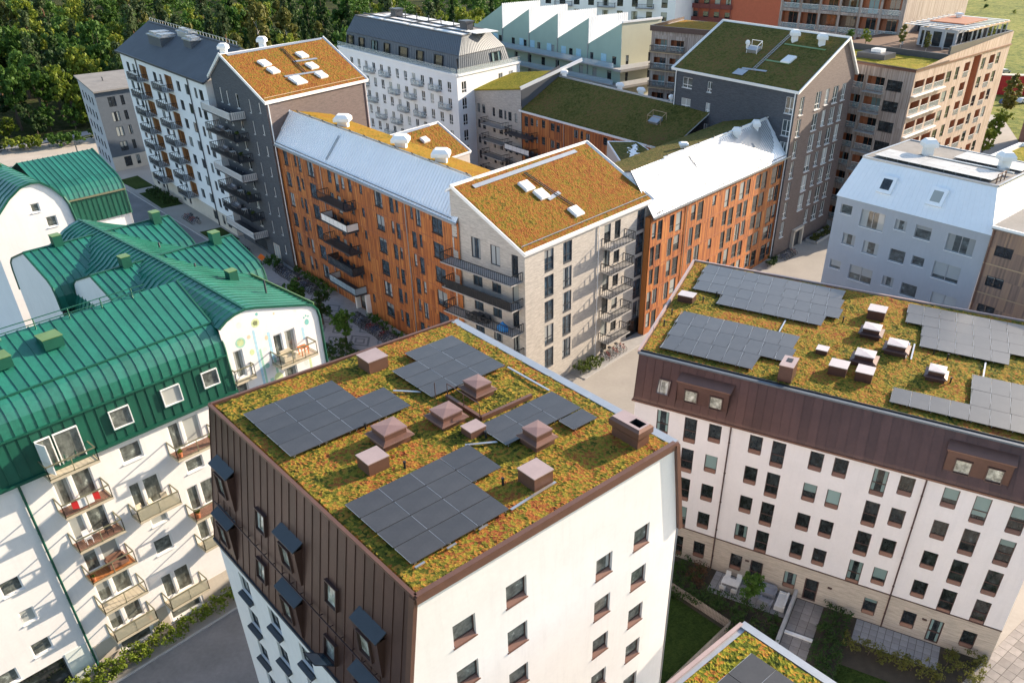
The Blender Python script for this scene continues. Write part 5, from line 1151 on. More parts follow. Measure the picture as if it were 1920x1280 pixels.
for (u, wd, a, b) in ((4, 6, .3, 1.6), (11, 9, .3, 1.4), (21, 8, .2, 1.5), (30, 9.5, .3, 2.6), (2, 6, 2.2, 4.4), (9, 7, 2.0, 4.6), (17, 6, 2.2, 4.4), (24, 5, 2.2, 4.8), (30, 5, 3.4, 5.6), (36, 4, 3.4, 9.0), (3, 8, 5.2, 9.2), (12, 9, 5.4, 9.2), (22, 9, 5.6, 9.2)):
    mb = MB(); mb.box(gN, u, u+wd, -b, -a, 26.78, 26.92); mb.build('roof_membrane_panel', 'white_panel', Nb)
mb = MB()
for a, b in (((0, 1.8), (40, 2.0)), ((6, 5), (34, 5)), ((9, 1.8), (9, 9)), ((20, 1.8), (20, 9)), ((29, 2), (29, 9))): mb.bar(gN.p(a[0], -a[1], 27.05), gN.p(b[0], -b[1], 27.05), .12, .1)
mb.build('roof_walkway', 'charcoal_metal', Nb)
for u in (7, 33): 
    mb = MB(); mb.box(gN, u, u+2.0, -6.5, -4.6, 26.8, 28.2); mb.box(gN, u-.2, u+2.2, -6.7, -4.4, 28.2, 28.5); mb.build('roof_plant', 'charcoal_metal', Nb)
for k in range(7): p = gN.p(8+k*4.5, -4.9, 26.8); gutter_trim(Nb, 'vent_stack', [p, (p[0], p[1], 28.3)], 'charcoal_metal', .1, .1)

# ------------------------------------------------------------------ L: pale rendered block with white metal mansard, right
Lb = root('rendered_block', 'pale blue grey rendered block with white metal mansard at the right edge', 'building', (38, 90, 0))
FL = Fr((30.35, 90.02), -46)
raw = ((.67, 20.34, 2.05, 21.4, 0), (3.18, 19.5, 5.99, 21.4, 1), (7.19, 20.2, 8.48, 21.3, 0), (9.47, 19.9, 11.22, 21.3, 0), (12.94, 19.5, 15.8, 21.3, 1), (1.58, 17.0, 3.12, 18.3, 0), (4.16, 16.7, 5.99, 18.1, 0), (7.34, 16.7, 9.1, 18.1, 0), (9.9, 17.0, 11.25, 18.0, 0), (12.32, 16.3, 15.16, 18.1, 1), (.67, 13.9, 2.03, 14.9, 0), (3.18, 13.3, 5.98, 15.0, 1), (7.24, 13.8, 8.55, 14.9, 0), (9.48, 13.4, 11.26, 14.8, 0), (12.92, 13.2, 15.63, 14.8, 1))
wins = [(a, z, b, y, 'L_big' if k else 'L_win') for a, z, b, y, k in raw]+[(a, z-7.0, b, y-7.0, 'L_big' if k else 'L_win') for a, z, b, y, k in raw[5:]]
facade(Lb, FL, [(0, 0), (17.0, 0), (17.0, 22.2), (0, 22.2)], wins, 'grey_render', .18)
mb = MB(); mb.poly([FL.p(0, 0, 0), FL.p(0, 0, 22.2), FL.p(0, -14, 22.2), FL.p(0, -14, 0)]); mb.poly([FL.p(17, 0, 0), FL.p(17, -14, 0), FL.p(17, -14, 22.2), FL.p(17, 0, 22.2)]); mb.build('end_wall', 'grey_render', Lb)
Lt = [FL.p(.8, -2.6, 26.1), FL.p(15.4, -2.6, 26.1), FL.p(15.4, -13.5, 26.1), FL.p(.8, -13.5, 26.1)]
strips(Lb, 30, lambda s: [Vector(FL.p(-.1, .12, 22.15)).lerp(Vector(FL.p(17.1, .12, 22.15)), s), Vector(Lt[0]).lerp(Vector(Lt[1]), s)], 'white_metal', 'mansard_slope', (.03, .02), True)
strips(Lb, 20, lambda s: [Vector(FL.p(17.1, .12, 22.15)).lerp(Vector(FL.p(17.1, -14, 22.15)), s), Vector(Lt[1]).lerp(Vector(Lt[2]), s)], 'white_metal', 'mansard_side', (.03, .02), True)
mb = MB(); mb.poly([FL.p(-.1, .12, 22.15), Lt[0], Lt[3], FL.p(-.1, -14, 22.15)]); mb.poly([FL.p(-.1, -14, 22.15), Lt[3], Lt[2], FL.p(17.1, -14, 22.15)]); mb.build('mansard_rear', 'white_metal', Lb)
slab(Lb, 'flat_roof', Lt, .2, 'grey_roof_felt'); gutter_trim(Lb, 'roof_edge', Lt+Lt[:1], 'zinc', .12, .1)
def lL(u, v, z): return FL.p(u, -v, z)
arr(Lb, lL, 1.7, 3.2, 10, 3, 1.28, 1.15, 26.5, mat='glare_panel_pale_post'); arr(Lb, lL, 8.0, 9.0, 6, 3, 1.2, 1.1, 26.45, mat='glare_panel_pale_post')  # dark solar panels given a pale colour that stands for sun glare
for u, v in ((5.2, 8.6), (13.2, 9.4)): 
    p = FL.p(u, -v, 26.1); vent_cowl(Lb, p, 2.2, 'white_trim', .95)
mb = MB(); mb.bar(FL.p(6, -7.2, 26.4), FL.p(15, -7.4, 26.4), .15, .08); mb.build('cable_tray', 'zinc', Lb)
mb = MB()
for v in (3.4, 4.4, 5.4): p = FL.p(14.9, -v, 26.1); mb.bar(p, (p[0], p[1], 27.0), .04)
mb.bar(FL.p(14.9, -3.4, 27), FL.p(14.9, -5.4, 27), .04); mb.build('guard_rail', 'brown_trim', Lb)
tL = math.atan2(2.6, 3.9)
for u in (4.0, 9.6):
    mb = MB(); F2 = FL; w1 = -.55
    b = [FL.p(u, -.75, 23.25), FL.p(u+1.7, -.75, 23.25), FL.p(u+1.7, -1.75, 24.85), FL.p(u, -1.75, 24.85)]; n_ = Vector((FL.n[0]*.83, FL.n[1]*.83, .55))*.45
    mb.hexa(b, [tuple(Vector(p)+n_) for p in b]); o = mb.build('roof_window', 'white_metal', Lb)
    c = sum((Vector(p) for p in b), Vector())/4+n_*1.02; mb = MB(); mb.poly([c+(Vector(p)+n_-(c-n_*.02))*.62 for p in b]); mb.build('pane', 'glass_dark', o)
Mb = root('timber_house', 'weathered brown timber house with square windows beside the pale rendered block, right edge', 'building', (46, 82, 0))
FMm = Fr(FL.p(17.05, .1, 0)[:2], -46)
wins = [(.75, z, 2.45, z+1.05, 'I_win') for z in (20.3, 17.15, 14.1, 11)]+[(5.2, z, 7.0, z+1.05, 'I_win') for z in (19.2, 16.1, 13)]+[(9.2, z, 10.9, z+1.05, 'I_win') for z in (20.3, 17.15, 14.1)]
facade(Mb, FMm, [(0, 0), (14, 0), (14, 22.9), (0, 22.9)], wins, 'brown_boards', .15)
for z in (19.35, 16.3, 13.2): mb = MB(); mb.box(FMm, 0, 14, .002, .05, z-.05, z+.05); mb.build('storey_batten', 'timber_light', Mb)
slab(Mb, 'flat_roof', [FMm.p(-.1, .2, 23.1), FMm.p(14.2, .2, 23.1), FMm.p(14.2, -12, 23.1), FMm.p(-.1, -12, 23.1)], .25, 'grey_roof_felt'); gutter_trim(Mb, 'roof_edge', [FMm.p(-.1, .2, 23.1), FMm.p(14.2, .2, 23.1)], 'white_trim', .12, .12)
pipe(Mb, FMm, .2, 0, 22.8, 'brown_trim', .06)
# ------------------------------------------------------------------ K: weathered timber block with pergola terrace
Kb = root('timber_terrace_block', 'grey brown timber block with lime green roof, sunny loggias and roof pergola, top right', 'building', (66, 158, 0))
K0 = (55.6, 139.3); FK = Fr((55.6-math.cos(R(-48))*22, 139.3-math.sin(R(-48))*22), -48); FKr = Fr(K0, 46.5)
wins = []; ext = []
for i in range(8):
    z = 23.5-3.22*i
    if z < 0: continue
    wins.append((17.5, z, 20.2, z+1.6, 'K_win'))
    ext += [(13.9, z-.5, 17.0, z+1.75), (10.6, z-.5, 13.2, z+1.75), (6, z-.5, 9.8, z+1.75), (1.2, z-.5, 5, z+1.75)]
facade(Kb, FK, [(0, 0), (22, 0), (22, 27), (0, 27)], wins, 'grey_boards', .14, extra=ext)
def loggia(rt, F, a, c_, b_, d_, mat='rust_panel', dep=1.3):
    mb = MB(); mb.poly([F.p(a, -dep, c_), F.p(b_, -dep, c_), F.p(b_, -dep, d_), F.p(a, -dep, d_)])
    for p, q in (((a, c_), (b_, c_)), ((b_, c_), (b_, d_)), ((b_, d_), (a, d_)), ((a, d_), (a, c_))): mb.poly([F.p(q[0], -.12, q[1]), F.p(p[0], -.12, p[1]), F.p(p[0], -dep, p[1]), F.p(q[0], -dep, q[1])])
    o = mb.build('loggia', mat, rt); m = (a+b_)/2
    mb = MB(); mb.box(F, m-.5*(b_-a)*.45, m+.1, -dep+.01, -dep+.04, c_+.05, d_-.25); mb.box(F, m+.2, m+.5*(b_-a)*.6, -dep+.01, -dep+.04, c_+.05, d_-.25); mb.build('pane', 'glass_teal', o)
    mb = MB(); mb.bar(F.p(a, .0, c_+1.0), F.p(b_, .0, c_+1.0), .03); mb.build('hand_rail', 'white_trim', o)
    mb = MB(); mb.box(F, a, b_, -.02, .0, c_+.06, c_+.95); mb.build('guard_glass', 'clear_glass', o); return o
for k, e in enumerate(ext): loggia(Kb, FK, *e)
for i in range(7): mb = MB(); mb.box(FK, 13.7, 17.2, .02, .9, 22.9-3.22*i-.15, 22.9-3.22*i); mb.build('balcony', 'concrete', Kb)
wins = []; ext = []
for i in range(8):
    z = 23.4-3.22*i
    if z < 0: continue
    ext += [(.6, z-.2, 4.3, z+1.9), (5.0, z-.2, 7.9, z+1.9), (8.6, z-.2, 12.6, z+1.9)]
    wins += [(13.3, z+.1, 15.3, z+1.9, 'K_nar'), (17.0, z+.1, 18.6, z+2.2, 'K_nar'), (28.8, z+.4, 30.6, z+2.4, 'K_nar'), (36.0, z+.6, 37.8, z+2.6, 'K_nar')]
    ext += [(32.6, z, 35.2, z+2.5), (20.8, z, 23.2, z+2.4)] if i != 0 else [(32.6, z, 35.2, z+2.5), (20.8, z, 23.2, z+2.5)]
    if i > 2: ext.append((24.5, z-.2, 27.9, z+2))
ext.append((24.4, 17.0, 28.0, 26.6))
facade(Kb, FKr, [(0, 0), (42, 0), (42, 29.2), (12.5, 28.0), (0, 27.0)], [x for x in wins], 'pale_boards', .14, 'sunny_wall', extra=ext)
for e in ext[:-1]: loggia(Kb, FKr, *e)
loggia(Kb, FKr, *ext[-1], 'rust_panel', 1.6)
for i in range(7):
    for a, b in ((.3, 8.0), (8.4, 12.9)): mb = MB(); mb.box(FKr, a, b, .02, .55, 23.1-3.22*i-.12, 23.1-3.22*i+.05); mb.build('balcony_edge', 'white_trim', Kb)
KP = [FK.p(0, -.3, 27.1), FK.p(21.8, -.3, 27.1), FKr.p(12.2, -.3, 27.1), FKr.at(12.2, -21.5).p(0, 0, 27.1)]
slab(Kb, 'roof_deck', [FK.p(-.2, .2, 27.05), FK.p(22.1, .2, 27.05), FKr.p(42.2, .2, 27.05), FKr.p(42.2, -21.8, 27.05)], .3, 'brown_trim')
planting(Kb, 'sedum', [FK.p(.1, -.2, 27.12), FK.p(21.7, -.2, 27.12), FKr.p(12.4, -.35, 27.12), FKr.p(12.4, -21.6, 27.12)], .3, .12, 'sedum_lime', 51)
gutter_trim(Kb, 'roof_edge', [FK.p(-.1, .1, 27.1), FK.p(22, .1, 27.1), FKr.p(12.5, .1, 27.15)], 'dark_brown_frame', .1, .12)
mb = MB(); mb.box(FKr, 12.4, 12.9, -21.6, -.1, 27.0, 28.1); mb.box(FKr, 12.9, 42, -.5, -.16, 27.0, 29.3); mb.box(FKr, 41.6, 42, -21.6, -.5, 27.0, 29.3); mb.build('parapet', 'charcoal_metal', Kb)
mb = MB(); mb.box(FKr, 12.9, 41.6, -21.4, -.5, 27.06, 27.5); mb.build('roof_terrace', 'timber_deck', Kb)
mb = MB(); mb.box(FKr, 4.2, 8.5, -12.5, -7.5, 27.1, 28.0); o = mb.build('roof_plant', 'charcoal_metal', Kb); mb = MB(); mb.box(FKr, 6.2, 8.0, -11, -9.2, 28.0, 28.5); mb.build('top', 'white_panel', o)
mb = MB(); mb.box(FKr, 23.5, 36, -10.5, -3.6, 27.5, 30.5); pav = mb.build('pavilion', 'grey_render', Kb)
mb = MB()
for k in range(5): mb.box(FKr, 24.2+k*2.3, 25.9+k*2.3, -3.6, -3.55, 27.6, 30.0)
for k in range(3): mb.box(FKr, 23.45, 23.5, -10+k*2.2, -8.5+k*2.2, 27.6, 30.0)
mb.build('pane', 'glass_dark', pav)
for k in range(9): mb = MB(); mb.box(FKr, 21.2+k*2.4, 21.7+k*2.4, -12.5, -1.0, 30.98, 31.1); mb.build('pergola_beam', 'white_trim', Kb)
for w_ in (-12.6, -8.8, -5.0, -1.2): mb = MB(); mb.box(FKr, 21, 41, w_, w_+.35, 30.75, 30.98); mb.build('pergola_frame', 'timber_light', Kb)
for k in range(9): gutter_trim(Kb, 'pergola_post', [FKr.p(21.3+k*2.4, -1.1, 27.5), FKr.p(21.3+k*2.4, -1.1, 30.8)], 'glare_panel_pale_post', .09, .09)
for k in range(4): gutter_trim(Kb, 'pergola_post', [FKr.p(21.3, -1.1-k*3.7, 27.5), FKr.p(21.3, -1.1-k*3.7, 30.8)], 'glare_panel_pale_post', .09, .09)
mb = MB(); mb.box(FKr, 26.5, 37.5, -10.2, -3.8, 31.12, 31.3); mb.build('pergola_deck', 'rust_panel', Kb); vent_cowl(Kb, FKr.p(35.5, -8.5, 31.3), 1.0, 'white_trim', .8)
# left end of the same kind of block seen past the dark tower
K2 = root('timber_terrace_block', 'timber block with yellow roof and orange loggias peeping out left of the dark tower', 'building', (26, 178, 0))
FK2 = Fr((16.6, 176.5), -30)
ext = [(.8, 24.2-3.3*i, 3.4, 26.3-3.3*i) for i in range(7)]+[(4.2, 24.2-3.3*i, 7.0, 26.3-3.3*i) for i in range(7)]
facade(K2, FK2, [(0, 0), (14, 0), (14, 28), (0, 28)], [], 'grey_boards', .14, extra=ext)
for e in ext: loggia(K2, FK2, *e)
for i in range(7): balcony(K2, FK2, .2, 7.2, 24.1-3.3*i, 1.2, 'black_metal', 'pale_boards' if 0 else 'timber_light', gap=.3)
mb = MB(); mb.poly([FK2.p(0, 0, 0), FK2.p(0, 0, 28), FK2.p(0, -16, 28), FK2.p(0, -16, 0)]); mb.build('end_wall', 'grey_boards', K2)
slab(K2, 'roof_deck', [FK2.p(-.3, .3, 28.1), FK2.p(16, .3, 28.1), FK2.p(16, -16, 28.1), FK2.p(-.3, -16, 28.1)], .4, 'dark_brown_frame')
planting(K2, 'sedum', [FK2.p(.3, -.6, 28.12), FK2.p(15.5, -.6, 28.12), FK2.p(15.5, -15.5, 28.12), FK2.p(.3, -15.5, 28.12)], .4, .12, 'sedum_gold', 52)
gutter_trim(K2, 'parapet', [FK2.p(-.2, .2, 28.35), FK2.p(15, .2, 28.35)], 'dark_brown_frame', .15, .3); gutter_trim(K2, 'parapet_side', [FK2.p(-.2, .2, 28.35), FK2.p(-.2, -16, 28.35)], 'dark_brown_frame', .15, .3)
# ------------------------------------------------------------------ S: timber grid block and red block at the top edge
S1 = root('timber_grid_block', 'tall timber block with gridded balconies and orange window reveals at the top edge', 'building', (62, 190, 0))
FS = Fr((44.5, 190.5), -35)
ext = [(.6+4.1*k, 34.4-3.75*i, 4.2+4.1*k, 37.6-3.75*i) for k in range(6) for i in range(5)]
facade(S1, FS, [(0, 0), (25.5, 0), (25.5, 44), (0, 44)], [], 'grey_boards', .14, extra=ext+[(.6+4.1*k, 38.2, 4.2+4.1*k, 41.4) for k in range(6)])
for e in ext+[(.6+4.1*k, 38.2, 4.2+4.1*k, 41.4) for k in range(6)]: loggia(S1, FS, *e, random.choice(['rust_panel', 'rust_panel', 'timber_deck']), 1.4)
FSr = Fr(FS.p(25.5, 0, 0)[:2], 48)
mb = MB(); wall(mb, FSr, [(0, 0), (34, 0), (34, 44), (0, 44)]); mb.poly([FS.p(0, 0, 0), FS.p(0, 0, 44), FS.p(0, -20, 44), FS.p(0, -20, 0)]); mb.build('side_wall', 'grey_boards', S1)
S2 = root('red_block', 'red rendered block with dark red balconies at the top edge', 'building', (40, 262, 0))
FS2 = Fr((32.5, 266), -24)
facade(S2, FS2, [(0, 0), (16, 0), (16, 34), (0, 34)], [(1+3.2*k, 30-3.4*i, 2.6+3.2*k, 32.2-3.4*i, 'O_win') for k in range(5) for i in range(8)], 'red_render', .14)
for i in range(8): mb = MB(); mb.box(FS2, -.3, 16, .05, 1.3, 29.7-3.4*i, 29.9-3.4*i); mb.box(FS2, -.3, 16, 1.25, 1.3, 29.9-3.4*i, 30.9-3.4*i); mb.build('balcony', 'dark_red', S2)
for k in range(6): gutter_trim(S2, 'balcony_post', [FS2.p(.2+3.1*k, 1.3, 0), FS2.p(.2+3.1*k, 1.3, 33)], 'dark_red', .12, .12)
mb = MB(); wall(mb, Fr(FS2.p(16, 0, 0)[:2], 14), [(0, 0), (22, 0), (22, 34), (0, 34)]); mb.build('side_wall', 'red_render', S2); slab(S2, 'roof', [FS2.p(-.3, .3, 34.2), FS2.p(16.2, .3, 34.2), FS2.p(36, -14, 34.2), FS2.p(10, -22, 34.2)], .4, 'dark_red')
S3 = root('red_house', 'low red roofed house beyond the dark tower ridge', 'building', (70, 262, 0))
mb = MB(); F3 = Fr((62, 262), -15); mb.box(F3, 0, 22, -9, 0, 0, 17); mb.build('wall', 'red_render', S3); slab(S3, 'roof', [F3.p(-.6, .6, 17.3), F3.p(22.6, .6, 17.3), F3.p(22.6, -9.6, 18.5), F3.p(-.6, -9.6, 18.5)], .4, 'dark_red'); vent_cowl(S3, F3.p(4, -3, 17.6), 1.4, 'white_trim', .9)
T = root('white_block', 'white apartment block with dark balconies behind the mint sawtooth building', 'building', (10, 262, 0))
FT = Fr((-8, 262), -14)
wins = [(1.5+4.2*k, 27-3.3*i, 3.2+4.2*k, 29.2-3.3*i, 'O_win') for k in range(9) for i in range(8)]
facade(T, FT, [(0, 0), (39, 0), (39, 32), (0, 32)], wins, 'cool_white_plaster', .14)
for i in range(7):
    for u in (4.5, 17, 28): balcony(T, FT, u, u+5, 26.8-3.3*i, 1.6, 'charcoal_metal', 'concrete', gap=.4)
mb = MB(); wall(mb, Fr(FT.p(39, 0, 0)[:2], 60), [(0, 0), (16, 0), (16, 32), (0, 32)]); mb.build('side_wall', 'cool_white_plaster', T); slab(T, 'roof', [FT.p(-.3, .3, 32.2), FT.p(39.3, .3, 32.2), FT.p(39.3, -16, 32.2), FT.p(-.3, -16, 32.2)], .4, 'grey_roof_felt')
# ------------------------------------------------------------------ O: mint sawtooth building
O = root('sawtooth_building', 'pale mint building with a row of sawtooth gables and white ribbed ends', 'building', (0, 200, 0))
FO = Fr((11.3, 186), -48); FOr = Fr((11.3, 186), 42)
wins = [(u, 19.6, u+1.2, 21.2, 'O_win') for u in (-47, -42, -37, -32.6, -27.5, -22.6, -16.4, -9.6, -2.6)]+[(u, 16.3, u+1.3, 18.2, 'O_win') for u in (-36, -31, -26, -21, -16.5, -13, -8.6, -4)]+[(u, 12.9, u+1.3, 14.8, 'O_win') for u in (-36, -31, -26, -21, -16.5, -13, -8.6, -4)]
facade(O, FO, [(-52, 0), (0, 0), (0, 22.8), (-52, 22.8)], wins, 'mint_render', .14)
for k in range(5):
    u0 = -50.6+10.1*k; u1 = u0+10.1
    mb = MB(); mb.poly([FO.p(u0, 0, 22.8), FO.p(u1, 0, 22.8), FO.p(u1, 0, 27.8)]); mb.poly([FO.p(u0, -12, 22.8), FO.p(u1, -12, 27.8), FO.p(u1, -12, 22.8)]); mb.build('saw_gable', 'mint_render', O)
    mb = MB(); mb.poly([FO.p(u0, 0, 22.8), FO.p(u1, 0, 27.8), FO.p(u1, -12, 27.8), FO.p(u0, -12, 22.8)]); mb.build('saw_roof', 'white_metal', O)
    Fe = FO.at(u1, 0, 90)
    if k < 4:
        for j in range(20): mb = MB(); mb.hexa([Fe.p(.05+j*.6, .06, 22.8), Fe.p(.45+j*.6, .06, 22.8), Fe.p(.45+j*.6, 0, 22.8), Fe.p(.05+j*.6, 0, 22.8)], [Fe.p(.05+j*.6, .06, 28.2), Fe.p(.45+j*.6, .06, 28.2), Fe.p(.45+j*.6, 0, 28.2), Fe.p(.05+j*.6, 0, 28.2)]); mb.build('rib_panel', 'white_panel', O)
        mb = MB(); mb.poly([Fe.p(0, 0, 22.8), Fe.p(12, 0, 22.8), Fe.p(12, 0, 28.1), Fe.p(0, 0, 28.1)]); mb.build('rib_backing', 'white_metal', O)
        pipe(O, FO, u1, 12, 23, 'zinc', .1)
facade(O, FOr, [(0, 0), (12, 0), (12, 27.9), (0, 27.9)], [(1.5, 19.6, 2.35, 21.5, 'O_win'), (8.4, 19.6, 9.15, 21.5, 'O_win'), (1.5, 16.2, 2.35, 18.1, 'O_win'), (8.4, 16.2, 9.15, 18.1, 'O_win')], 'lime_render', .14, 'side_wall')
gutter_trim(O, 'roof_edge', [FOr.p(0, .05, 28), FOr.p(12, .05, 28)], 'white_trim', .15, .2)
for z in (19.3, 16.0, 12.7, 9.4):
    mb = MB(); mb.box(FO, -52, 0, .02, 2.2, z-.25, z); mb.box(FOr, -2.2, 14.5, .02, 2.2, z-.25, z) if 0 else None; b = mb.build('access_balcony', 'concrete', O)
    mb = MB(); mb.box(FO, -52, 0, 2.14, 2.17, z, z+1.0); mb.build('guard_glass', 'pale_blue_glass', b)
    mb = MB(); mb.box(FO, -52, 0, 2.12, 2.18, z+1.0, z+1.05); mb.build('hand_rail', 'zinc', b)
    mb = MB(); mb.box(FOr, -2.2, 14.5, .03, 2.2, z-.5, z-.02); b = mb.build('end_balcony', 'concrete', O)
    mb = MB(); mb.box(FOr, -2.2, 14.5, 2.14, 2.19, z, z+.9); mb.build('guard_panel', 'white_panel', b)
for u in (-48, -44, -34, -30, -24, -19, -14, -6): 
    mb = MB(); mb.box(FO, u, u+1.6, .02, .06, 19.35, 21.4); mb.build('panel_door', 'blue_paint', O)

# ------------------------------------------------------------------ R: the green roofed block
G1 = root('green_roofed_block', 'white apartment block with curving emerald green sheet metal roofs and glass balconies, left foreground', 'building', (-38, 62, 0))
wins = []; dz = [17.65, 14.5, 11.45, 8.45, 5.45, 2.5]
for z in dz[1:]: wins += [(1.75, z+.05, 2.75, z+2.25, 'R_door'), (2.95, z+.05, 4.25, z+2.25, 'R_door')]
wins += [(6.35, 15.7, 7.85, 17.1, 'R_win'), (6.45, 6.95, 7.85, 8.35, 'R_win'), (6.1, 11.5, 6.95, 13.9, 'R_door'), (7.1, 11.5, 8.35, 13.9, 'R_door'), (6.8, 9.6, 8.1, 10.9, 'R_win'), (6.1, 2.6, 7.0, 4.9, 'R_door'), (7.15, 2.6, 8.4, 4.9, 'R_door'), (6.0, .3, 8.5, 1.6, 'R_win')]
wins += [(9.9, 14.95, 10.8, 17.2, 'R_door'), (11.0, 14.95, 12.3, 17.2, 'R_door'), (10.4, 12.6, 11.8, 13.7, 'R_win'), (9.9, 9.15, 10.8, 11.4, 'R_door'), (11.0, 9.15, 12.3, 11.4, 'R_door'), (9.9, 6.15, 10.8, 8.4, 'R_door'), (11.0, 6.15, 12.3, 8.4, 'R_door'), (13.5, 12.0, 14.8, 13.3, 'R_win'), (13.5, 9.0, 14.8, 10.3, 'R_win')]
for u, z, wd in ((-3.4, 9.95, 1.3), (-3.1, 7.1, .95), (-3.35, 4.05, 1.3), (-5.9, 3.0, 1.3), (-6.4, 6.2, 1.3), (-6.4, 12.4, 1.3), (-6.2, 9.3, 1.2), (-9.4, 11, 1.3), (-9.4, 8, 1.3), (-9.4, 5, 1.3), (-6.2, 15.3, 1.2)): wins.append((u, z, u+wd, z+1.2, 'R_win'))
wins += [(1.9, .2, 4.3, 1.9, 'R_win'), (-5.3, .2, -1.8, 2.8, 'D_door')]
facade(G1, FR, [(-22, 0), (15.5, 0), (15.5, 17.85), (-22, 17.85)], wins, 'white_plaster', .16)
mb = MB(); mb.box(FR, -1.7, -.2, .01, .05, 0, 2.95); mb.build('tiled_panel', 'pale_grey_paint', G1)
for a, b in ((.15, 1.7), (4.5, 5.8), (8.7, 15.4)): mb = MB(); mb.box(FR, a, b, .004, .03, .1, 2.2); mb.build('plinth', 'beige_plaster', G1)
pipe(G1, FR, -.05, 0, 17.6, 'green_metal_dark', .08)
for z, pm in zip(dz, ('balcony_beige', 'balcony_brown', 'balcony_brown', 'balcony_orange', 'balcony_beige', 'sage_glass')): balcony(G1, FR, 1.45, 4.65, z, 1.35, 'olive_metal', 'balcony_beige', 'panel', 'sage_glass' if pm == 'sage_glass' else None, sides='post', deck='balcony_brown' if 'brown' in pm else ('balcony_orange' if 'orange' in pm else 'balcony_beige'))
for u0, u1, z, dk in ((5.7, 8.9, 11.45, 'balcony_beige'), (5.8, 9.0, 2.5, 'balcony_beige'), (9.5, 12.8, 14.9, 'balcony_brown'), (9.5, 12.8, 9.1, 'balcony_brown'), (9.5, 12.8, 6.1, 'balcony_beige')): balcony(G1, FR, u0, u1, z, 1.35, 'olive_metal', 'balcony_beige', 'panel', 'sage_glass' if dk == 'balcony_beige' else None, sides='post', deck=dk)
# roof of the front wing: upright band, rounded shoulder, slope up to the ridge
UL, UR = -22, 15.5
def lineR(s, pts, a=UL, b=UR): u = a+(b-a)*s; return [FR.p(u, -v, z) for v, z in pts]
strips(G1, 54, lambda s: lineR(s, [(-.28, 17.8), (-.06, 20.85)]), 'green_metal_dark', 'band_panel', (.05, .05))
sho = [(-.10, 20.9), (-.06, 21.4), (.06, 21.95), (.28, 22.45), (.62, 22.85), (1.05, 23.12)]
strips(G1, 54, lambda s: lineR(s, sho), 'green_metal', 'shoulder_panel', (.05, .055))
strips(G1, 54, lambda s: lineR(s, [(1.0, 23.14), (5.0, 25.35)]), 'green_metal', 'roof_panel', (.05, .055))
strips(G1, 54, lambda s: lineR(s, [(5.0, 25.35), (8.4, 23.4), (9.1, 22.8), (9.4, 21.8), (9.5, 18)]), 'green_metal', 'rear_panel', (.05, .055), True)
gutter_trim(G1, 'eaves_gutter', [FR.p(UL, .36, 17.8), FR.p(UR+.1, .36, 17.8)], 'green_metal_dark', .12, .10); gutter_trim(G1, 'band_gutter', [FR.p(UL, .16, 20.88), FR.p(UR, .16, 20.88)], 'green_metal_dark', .10, .05)
gutter_trim(G1, 'roof_crease', [FR.p(UL, -1.0, 23.17), FR.p(UR, -1.0, 23.17)], 'green_metal_dark', .06, .05)
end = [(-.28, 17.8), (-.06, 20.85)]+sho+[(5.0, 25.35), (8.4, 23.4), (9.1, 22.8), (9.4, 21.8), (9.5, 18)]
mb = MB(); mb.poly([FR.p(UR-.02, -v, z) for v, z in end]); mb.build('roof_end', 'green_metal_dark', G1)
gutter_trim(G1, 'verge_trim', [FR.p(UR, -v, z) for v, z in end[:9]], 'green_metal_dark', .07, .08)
for u, z, wd, h in ((6.4, 18.75, 1.4, 1.4), (10.1, 18.85, 1.4, 1.35), (13.2, 19.0, 1.25, 1.25)): window(G1, FR, u, z, u+wd, z+h, 'R_dorm', .36-(z-17.8)*.07, math.atan2(.22, 3.05))
window(G1, FR, 1.65, 17.75, 2.6, 20.2, 'R_dorm', .3, 0); window(G1, FR, 2.75, 17.75, 4.3, 20.2, 'R_dorm', .3, 0)
mb = MB(); mb.hexa([FR.p(1.65, .32, 17.8), FR.p(1.72, .32, 17.8), FR.p(2.0, 1.15, 17.8), FR.p(1.93, 1.15, 17.8)], [FR.p(1.65, .32, 20.1), FR.p(1.72, .32, 20.1), FR.p(2.0, 1.15, 20.1), FR.p(1.93, 1.15, 20.1)]); mb.build('open_door_leaf', 'white_trim', G1)
def lR(u, v, z): return FR.p(u, -v, z)
sl_ = (25.35-23.14)/4.0
for u, v in ((2.3, 3.1), (5.6, 3.35)):
    z = 23.14+(v-1)*sl_; c = FR.p(u, -v, z-.1); dv = Vector((FR.n[0]*-1, FR.n[1]*-1, sl_)).normalized()
    hatch(G1, c, Vector((*FR.d, 0)), Vector((-FR.n[0], -FR.n[1], 0)), (0, 0, 1), 1.25, 1.15, .75, 'green_metal_dark', 'green_hood', 'vent_box', 0)
for dz_, o_ in ((.35, 0), (.7, 0)): gutter_trim(G1, 'ridge_rail', [FR.p(UL, -4.7, 25.25+dz_), FR.p(UR-2.5, -4.7, 25.25+dz_)], 'green_metal_dark', .025, .025)
for k in range(16): gutter_trim(G1, 'rail_post', [FR.p(-21+k*2.2, -4.7, 25.1), FR.p(-21+k*2.2, -4.7, 25.95)], 'green_metal_dark', .03, .03)
